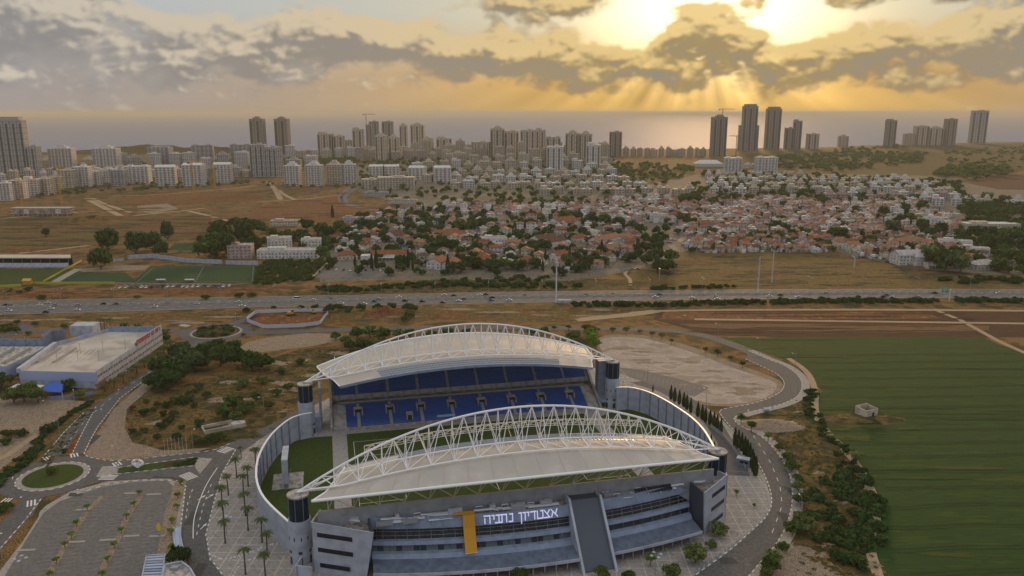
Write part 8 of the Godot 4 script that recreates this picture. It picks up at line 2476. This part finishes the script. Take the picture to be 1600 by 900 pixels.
	for q in [[Vector2(-180.8, -393.8), 7.0], [Vector2(-170.3, -383.8), 7.5], [Vector2(-169.7, -372.4), 6.5], [Vector2(-178.3, -376.1), 5.0], [Vector2(-174.3, -407.6), 7.0], [Vector2(-166.0, -402.2), 6.0], [Vector2(-185.4, -424.7), 6.0], [Vector2(-169.3, -424.7), 5.5], [Vector2(-157.3, -410.9), 7.0], [Vector2(-146.9, -407.6), 7.0], [Vector2(-137.9, -404.4), 6.5], [Vector2(-130.5, -402.2), 6.0], [Vector2(-158.5, -429.5), 5.5], [Vector2(-170.0, -439.3), 4.5]]:
		plant("dark", "pine_tree", "large dark tree of the grove behind the olive lot, %s from the street" % ordinal(i), q[0], q[1], 1.15, "grove behind the olive lot"); i += 1
	i = 0
	for q in [[Vector2(-128.3, -346.4), 5.0], [Vector2(-121.1, -342.4), 4.5], [Vector2(-129.4, -336.9), 3.6], [Vector2(-122.5, -309.8), 3.2], [Vector2(-125.5, -307.2), 2.8], [Vector2(-131.3, -308.5), 2.6], [Vector2(-121.6, -330.9), 3.4], [Vector2(-122.0, -359.0), 3.0], [Vector2(-114.0, -365.1), 2.6], [Vector2(-112.1, -346.4), 3.0], [Vector2(-110.4, -372.4), 2.5], [Vector2(-125.9, -381.9), 3.0], [Vector2(-134.0, -377.1), 3.2], [Vector2(-120.5, -396.9), 2.6], [Vector2(-114.7, -413.2), 2.6]]:
		plant("olive" if i % 2 else "green", "bush", "spreading tree round the low ruin and slope, %s from the left bottom" % ordinal(i), q[0], q[1], 0.9, "trees round the low ruin"); i += 1
	i = 0
	for q in [[Vector2(-94.1, -466.0), 4.6], [Vector2(-86.6, -467.4), 5.0], [Vector2(-80.3, -471.7), 3.6], [Vector2(-77.3, -463.2), 4.6], [Vector2(-68.8, -463.2), 4.2], [Vector2(-92.7, -439.3), 4.2], [Vector2(-86.6, -441.9), 4.6], [Vector2(-98.6, -453.6), 3.4], [Vector2(-81.6, -443.2), 4.0], [Vector2(-106.1, -461.8), 3.4], [Vector2(-48.3, -463.2), 4.0], [Vector2(-38.9, -466.0), 4.2], [Vector2(-62.4, -467.4), 3.6], [Vector2(-27.4, -468.8), 3.4], [Vector2(11.8, -471.7), 3.2], [Vector2(19.7, -471.7), 3.6], [Vector2(36.3, -457.7), 4.4], [Vector2(38.9, -466.0), 3.0], [Vector2(46.9, -460.4), 4.2], [Vector2(47.1, -447.0), 4.4], [Vector2(47.8, -439.3), 3.6]]:
		plant("green" if i < 18 else "bright", "tree", "leafy tree just behind the far stand roof, %s from the left" % ordinal(i), q[0], q[1], 0.95, "trees behind the far stand"); i += 1
	plant("red", "tree", "dark red leafed tree behind the far stand's right end", Vector2(47.9, -474.6), 4.4, 1.3)
	# mall yard and street
	i = 0
	for q in [[Vector2(-252.6, -374.2), 5.0], [Vector2(-230.8, -356.4), 5.5], [Vector2(-234.6, -354.7), 4.5], [Vector2(-223.1, -354.7), 4.5], [Vector2(-218.6, -372.4), 3.4], [Vector2(-206.6, -359.8), 2.6], [Vector2(-198.6, -320.0), 3.6], [Vector2(-213.2, -315.2), 3.0], [Vector2(-207.5, -315.2), 3.0], [Vector2(-208.8, -307.2), 2.8]]:
		plant("green" if i < 6 else "bush", "tree", "yard tree in front of the mall awnings, %s in reading order" % ordinal(i), q[0], q[1], 1.1, "trees in the mall yard"); i += 1
	i = 0
	for q in [[Vector2(-283.5, -486.5), 2.2], [Vector2(-275.4, -485.0), 2.0], [Vector2(-270.6, -488.0), 4.0], [Vector2(-245.1, -486.5), 2.6], [Vector2(-236.1, -486.5), 2.6], [Vector2(-215.1, -476.0), 3.2], [Vector2(-207.1, -459.0), 2.6], [Vector2(-319.7, -497.4), 2.2], [Vector2(-308.1, -497.4), 2.4], [Vector2(-308.0, -477.5), 2.6], [Vector2(-297.0, -471.7), 1.8], [Vector2(-165.2, -471.7), 1.4]]:
		plant("olive_bush" if i % 3 == 2 else "green", "bush", "rounded shrub on the back road behind the mall, %s in reading order" % ordinal(i), q[0], q[1], 0.95, "shrubs behind the mall"); i += 1
	for k in 9:
		var a := TAU * k / 9
		plant("bush", "bush", "low shrub in the far roundabout's planted disc, %s clockwise" % ordinal(k), Vector2(-184.4, -479.0) + Vector2(cos(a), sin(a)) * (8.5 + 2.0 * (k % 2)), 3.3, 0.8, "shrubs of the far roundabout", 0.13)
	for k in 5: plant("bush", "bush", "low shrub in the leftmost roundabout's disc, %s clockwise" % ordinal(k), Vector2(-324.5, -483.5) + Vector2(cos(k * 1.25), sin(k * 1.25)) * 7.0, 4.0, 0.7, "shrubs of the leftmost roundabout", 0.13)
	# along the highway
	i = 0
	for q in [[Vector2(-182.1, -529.5), 2.6], [Vector2(-165.4, -536.8), 2.2], [Vector2(-146.7, -536.8), 2.6], [Vector2(-136.9, -536.8), 2.8], [Vector2(-125.1, -529.5), 4.0], [Vector2(-119.2, -533.1), 4.0], [Vector2(-111.9, -529.5), 3.4], [Vector2(-104.1, -534.9), 3.4], [Vector2(-93.0, -534.9), 3.6], [Vector2(-83.6, -536.8), 3.6], [Vector2(-72.4, -533.1), 4.2], [Vector2(-68.0, -529.5), 4.0], [Vector2(-68.0, -512.1), 3.6], [Vector2(-70.6, -505.5), 2.6]]:
		plant("bush", "bush", "dark bush between highway and stadium verge, %s from the digging site" % ordinal(i), q[0], q[1], 1.5, "bushes on the near highway verge"); i += 1
	i = 0
	for q in [[Vector2(-344.1, -567.8), 3.6], [Vector2(-276.6, -571.9), 2.4], [Vector2(-224.1, -567.8), 3.6], [Vector2(-201.8, -574.0), 3.6], [Vector2(-193.0, -576.1), 3.4], [Vector2(-373.8, -589.0), 2.4], [Vector2(-370.5, -595.6), 3.4], [Vector2(-385.2, -595.6), 2.4]]:
		plant("bush", "bush", "dark bush on the brown bank above the highway, %s from the left" % ordinal(i), q[0], q[1], 1.1, "bushes on the brown bank"); i += 1
	# training ground trees
	for q in [[Vector2(-399, -778), 9.5, "dark round crown behind the bare yard, upper"], [Vector2(-360.2, -685.3), 8.5, "dark round crown behind the bare yard, lower"], [Vector2(-364, -760), 9.5, "broad dark crown left of the green court"], [Vector2(-356, -778), 8.0, "dark crown touching the green court"], [Vector2(-370, -847), 6.5, "tall narrow crown above the green court"], [Vector2(-334.9, -749.1), 6.0, "lower crown before the green court"], [Vector2(-282.2, -732.1), 10.5, "first big crown right of the green court"], [Vector2(-272.6, -742.2), 10.5, "second big crown right of the green court"], [Vector2(-305, -825), 10.0, "big crown behind the others right of the green court"], [Vector2(-293, -860), 9.0, "crown above the pink building"], [Vector2(-514, -869), 4.0, "small lone tree in the straw field"], [Vector2(-253, -767), 7.0, "crown right of the pink building"]]:
		plant("dark", "tree", q[2], q[0], q[1] * 1.15, 1.45 if not "narrow" in q[2] else 2.0)
	# villa quarter trees, largest ones
	i = 0
	for q in [[Vector2(-176.4, -732.1), 7], [Vector2(-198, -860), 8], [Vector2(-216, -888), 8], [Vector2(-238, -918), 8], [Vector2(-199, -908), 8], [Vector2(-185, -879), 7], [Vector2(-161, -825), 6], [Vector2(-154, -817), 7], [Vector2(-162, -908), 7], [Vector2(-156, -961), 6], [Vector2(-112, -860), 5], [Vector2(-97, -825), 6], [Vector2(-71, -793), 8], [Vector2(-60, -778), 7], [Vector2(-82, -809), 5], [Vector2(-60, -918), 8], [Vector2(-48, -908), 8], [Vector2(-38, -929), 8], [Vector2(-27, -961), 6], [Vector2(-33.7, -685.3), 7], [Vector2(-16.6, -673.7), 7], [Vector2(-5.6, -679.5), 6], [Vector2(-43.8, -668.1), 6], [Vector2(19.6, -685.3), 6], [Vector2(48.1, -691.2), 7], [Vector2(57.0, -697.2), 8], [Vector2(64.5, -685.3), 7], [Vector2(74.8, -703.3), 7], [Vector2(59.4, -670.9), 6], [Vector2(132.8, -722.2), 7], [Vector2(145.1, -715.8), 7], [Vector2(126.5, -670.9), 7], [Vector2(133.1, -662.6), 8], [Vector2(120.8, -703.3), 6], [Vector2(95.7, -732.1), 5], [Vector2(108.2, -715.8), 6], [Vector2(65, -1002), 8], [Vector2(80, -984), 9], [Vector2(98, -973), 9], [Vector2(113, -961), 8], [Vector2(125, -939), 8], [Vector2(138, -918), 7], [Vector2(144, -888), 7], [Vector2(212, -973), 8], [Vector2(214, -945), 7], [Vector2(211, -1002), 6], [Vector2(-241, -847), 7], [Vector2(-231, -860), 6], [Vector2(-262, -860), 7], [Vector2(-281, -888), 7], [Vector2(-117, -763), 4], [Vector2(-132, -1021), 6], [Vector2(-109, -1002), 7], [Vector2(12, -763), 6], [Vector2(36, -1002), 6]]:
		plant("dark" if i % 3 else "olive", "tree", "leafy tree between the villas above the highway, %s in the order of the villas" % ordinal(i), q[0], q[1], 1.2, "trees between the villas"); i += 1
	i = 0
	for q in [Vector2(-139.2, -694.2), Vector2(-122.9, -685.3), Vector2(-119.9, -691.2), Vector2(-101.0, -685.3), Vector2(-93.9, -682.4), Vector2(-91.3, -688.2), Vector2(-86.6, -682.4), Vector2(30.2, -709.5), Vector2(84.8, -742.2), Vector2(141, -756), Vector2(141.1, -742.2), Vector2(-54.3, -662.6), Vector2(26.5, -673.7), Vector2(-121, -1081), Vector2(-234, -1034), Vector2(55.0, -749.1)]:
		plant("cypress", "cypress", "dark cypress among the villas, %s from the left" % ordinal(i), q, 11.0 + 3.0 * (i % 3), 1.0, "cypresses among the villas"); i += 1
	i = 0
	for q in [[Vector2(347, -834), 8], [Vector2(349, -860), 7], [Vector2(429, -888), 9], [Vector2(482, -961), 9], [Vector2(471, -908), 8], [Vector2(471, -961), 8], [Vector2(458, -860), 7], [Vector2(483, -888), 8], [Vector2(375.9, -709.5), 9], [Vector2(373.4, -691.2), 9], [Vector2(372.6, -673.7), 9], [Vector2(387.5, -691.2), 9], [Vector2(383.3, -668.1), 8], [Vector2(401.0, -742.2), 8], [Vector2(503, -860), 8], [Vector2(510, -843), 9], [Vector2(517, -825), 9], [Vector2(515, -801), 9], [Vector2(498, -763), 9], [Vector2(477, -771), 9], [Vector2(478, -793), 8], [Vector2(452.5, -709.5), 8], [Vector2(448.9, -685.3), 8], [Vector2(419.5, -673.7), 7], [Vector2(369, -809), 6], [Vector2(306, -860), 6], [Vector2(312, -929), 6], [Vector2(666, -1165), 9], [Vector2(713, -1199), 9], [Vector2(722, -1165), 9], [Vector2(569, -1103), 9], [Vector2(526, -1060), 9], [Vector2(484, -1034), 8], [Vector2(461, -1067), 7], [Vector2(459, -1165), 8], [Vector2(453, -1253), 8], [Vector2(357, -1199), 8], [Vector2(342, -1216), 8], [Vector2(295, -1165), 8], [Vector2(280, -1199), 9], [Vector2(253, -1165), 9]]:
		plant("dark" if i % 4 else "green", "tree", "dark tree in the northern half of the town, %s listed from the meadow outwards" % ordinal(i), q[0], q[1], 1.25, "trees of the northern town"); i += 1
	make_massed_green()
	for k in kinds_of_tree:
		for o in kinds_of_tree[k]: o.free()

func scatter(called: String, meshes: Array, m: Material, places: Array) -> void:   # places: transforms
	var per := meshes.size()
	for k in per:
		var mine := []
		for i in range(k, places.size(), per): mine.append(places[i])
		if mine.is_empty(): continue
		var mm := MultiMesh.new()
		mm.transform_format = MultiMesh.TRANSFORM_3D
		mm.mesh = meshes[k]
		mm.instance_count = mine.size()
		for i in mine.size(): mm.set_instance_transform(i, mine[i])
		var o := MultiMeshInstance3D.new()
		o.name = numbered(called)
		o.multimesh = mm
		o.material_override = m
		o.set_meta("kind", "stuff")
		add_child(o)

func spread(zones: Array, n: int, r0: float, r1: float, tall: float, avoid := []) -> Array:
	var out := []
	for z in zones:
		var box := Rect2(z[0], Vector2.ZERO)
		for p in z: box = box.expand(p)
		var tries := 0
		var got := 0
		while got < n and tries < n * 30:
			tries += 1
			var p := Vector2(rng.randf_range(box.position.x, box.end.x), rng.randf_range(box.position.y, box.end.y))
			if not Geometry2D.is_point_in_polygon(p, z) or in_any(p, avoid): continue
			got += 1
			var r := rng.randf_range(r0, r1)
			out.append(Transform3D(Basis(Vector3.UP, rng.randf() * TAU).scaled(Vector3(r, r * tall, r)), V(p, 0.0)))
	return out

func in_line(path: PackedVector2Array, step: float, wide: float, r0: float, r1: float, tall: float) -> Array:
	var out := []
	for q in along(path, step):
		var r := rng.randf_range(r0, r1)
		out.append(Transform3D(Basis(Vector3.UP, rng.randf() * TAU).scaled(Vector3(r, r * tall, r)), V(q[0] + Vector2(rng.randf_range(-1, 1), rng.randf_range(-1, 1)) * wide, 0)))
	return out

func make_massed_green() -> void:
	var far := [crown_mesh(6, 210, 0.26, 0.7, 0.35), crown_mesh(6, 210, 0.26, 0.62, 0.35)]
	var low := [crown_mesh(6, 230, 0.23, 0.42, 0.36), crown_mesh(6, 230, 0.23, 0.36, 0.36)]
	var tuft := [crown_mesh(4, 26, 0.42, 0.3, 0.5)]
	# trees of the town too many to tell apart
	var t := spread([line([-155.1, -651.8, -183, -805, -200, -1034, -147, -1141, 83, -1034, 187, -961, 178, -860, 126.1, -735.4, 42.8, -651.8, -53.5, -651.8])], 470, 2.8, 5.6, 1.2)
	t += spread([line([183, -860, 174, -767, 331, -767, 366.6, -700.2, 445.4, -732.1, 445, -805, 567, -1002, 615, -1234, 305, -1312, 101, -1253, -103, -1165, 85, -1047, 189, -973])], 800, 2.4, 4.8, 1.25)
	t += spread([line([-265, -1377, -407, -2150, -317, -2498, -43, -2695, 307, -2573, 277, -1826, 243, -1377, 96, -1199, -147, -1141])], 700, 3.5, 6.5, 1.2)
	t += spread([line([251, -1199, 437, -1826, 698, -1750, 879, -1570, 725, -1253, 598, -1199, 386, -1199])], 420, 3.5, 6.5, 1.2)
	t += spread([line([421.7, -749.1, 666, -1182, 799, -1182, 452.8, -657.1, 406.9, -670.9])], 260, 3.5, 6.0, 1.2)
	var third := t.size() / 3
	scatter("town_trees", far, M.leaf_dark, t.slice(0, third))
	scatter("town_trees", far, M.leaf, t.slice(third, 2 * third))
	scatter("town_trees", far, M.leaf_mid, t.slice(2 * third))
	t = spread([line([-810, -1199, -883, -1377, -779, -1474, -555, -1616, -403, -1528, -192, -1500, -181, -1412, -383, -1448, -516, -1500, -717, -1355])], 150, 2.5, 4.5, 1.1)
	t += spread([line([-917, -1570, -1130, -1998, -975, -2150, -685, -2327, -490, -2573, -411, -2150, -548, -1908, -796, -1998])], 420, 5.0, 9.0, 0.9)
	t += spread([line([177, -1377, 239, -1998, 342, -2150, 478, -1998, 342, -1647, 223, -1322])], 150, 4.0, 7.0, 1.0)
	t += spread([line([723, -2393, 1167, -2829, 1369, -2695, 1095, -2150, 744, -1866, 621, -1998])], 330, 5.0, 10.0, 0.8)
	t += spread([line([1369, -2695, 2106, -3324, 2008, -2877, 1369, -1998, 1114, -1998])], 110, 4.0, 9.0, 0.8)
	t += spread([line([904, -1714, 1108, -2047, 1226, -1998, 1068, -1714, 917, -1616])], 70, 7.0, 12.0, 0.9)
	t += spread([line([1157, -2977, 1611, -3390, 1543, -3141, 1112, -2695])], 40, 5.0, 9.0, 0.8)
	scatter("far_woods", far, M.leaf_olive, t)
	# shrubs along the highway and on the slopes
	t = spread([line([-302.9, -742.2, -372, -961, -324, -1002, -265, -860, -206, -908, -177, -778, -262, -825, -242.3, -742.2])], 70, 4.0, 8.0, 1.3)
	t += in_line(line([47.6, -548.0, 90.7, -548.0, 136.9, -551.9, 183.8, -555.8, 230.9, -558.7, 277.5, -559.7, 306.2, -559.7]), 2.0, 3.2, 2.0, 3.4, 1.35)
	t += in_line(line([322.8, -559.7, 370.0, -559.7, 424.1, -557.7]), 2.0, 3.0, 2.2, 3.4, 1.35)
	t += in_line(line([-148.8, -602.4, -118.6, -600.1, -80.5, -611.7, -50.7, -616.4, -10.1, -614.1, 30.2, -611.7, 50.1, -609.3]), 2.4, 7.0, 2.0, 3.6, 1.2)
	t += in_line(line([109.1, -602.4, 129.9, -607.0, 155.5, -609.3, 176.2, -611.7]), 4.0, 3.5, 2.0, 3.2, 1.1)
	t += in_line(line([352.6, -631.1, 386.7, -636.2, 429.1, -621.3]), 2.0, 9.0, 2.5, 4.0, 1.2)
	t += in_line(line([-51.9, -631.1, -10.5, -636.2, 31.6, -641.3]), 4.0, 8.0, 2.0, 3.4, 1.2)
	t += in_line(line([-197.1, -309.8, -199.2, -325.0, -200.1, -340.0, -198.4, -354.7]), 1.1, 1.2, 1.1, 1.6, 1.3)
	t += in_line(line([-189.2, -268.1, -189.8, -282.5, -193.0, -298.4, -195.5, -309.8]), 1.5, 2.4, 1.4, 2.4, 1.0)
	t += spread([line([-133.7, -284.8, -124.7, -293.5, -123.7, -287.6])], 24, 0.8, 1.2, 0.9)
	t += in_line(line([145.7, -372.4, 138.1, -346.4, 134.4, -327.2, 133.2, -309.8, 131.9, -292.3, 131.1, -278.7]), 3.0, 3.0, 1.2, 2.2, 1.1)
	t += in_line(line([129.8, -282.5, 125.6, -264.1, 121.1, -250.0, 112.4, -233.2, 102.1, -218.3]), 1.4, 5.0, 1.6, 3.2, 1.1)
	t += in_line(line([117.2, -269.2, 113.7, -254.6, 106.3, -241.3, 101.0, -233.2]), 2.2, 7.0, 1.6, 3.0, 1.0)
	scatter("shrubs", low, M.leaf_dark, t)
	t = spread([line([-202.1, -614.1, -223.3, -685.3, -225.4, -722.2, -177.8, -725.5, -167.1, -709.5, -163.0, -636.2])], 330, 1.8, 2.6, 1.4)
	scatter("orchard", low, M.leaf_mid, t)
	# dry tufts and weeds
	var w := spread([line([107.9, -309.8, 135.7, -359.0, 133.4, -338.5, 133.2, -309.8, 132.3, -279.8, 127.8, -259.3, 111.7, -229.3, 110.6, -211.4, 83.2, -211.4, 103.7, -264.1])], 420, 0.4, 1.0, 0.6)
	w += spread([line([-158.5, -309.8, -178.2, -346.4, -178.9, -384.8, -155.4, -391.8, -121.4, -439.3, -76.9, -460.4, -82.3, -407.6, -101.8, -363.3, -109.2, -309.8])], 420, 0.4, 1.0, 0.6)
	w += spread([line([-186.2, -291.1, -196.4, -349.7, -191.8, -346.4, -178.8, -282.5])], 120, 0.4, 0.9, 0.9)
	scatter("weeds", tuft, M.leaf_dry, w)

func _ready() -> void:
	rng.seed = 20240
	make_camera_and_light()
	make_materials()
	make_land()
	make_fields()
	make_blotches()
	make_roads()
	make_stadium()
	make_towers_of_town()
	make_houses()
	make_front_houses()
	make_mall()
	make_training_ground()
	make_trees()
	make_cars()
	make_lamps()
	make_small_things()
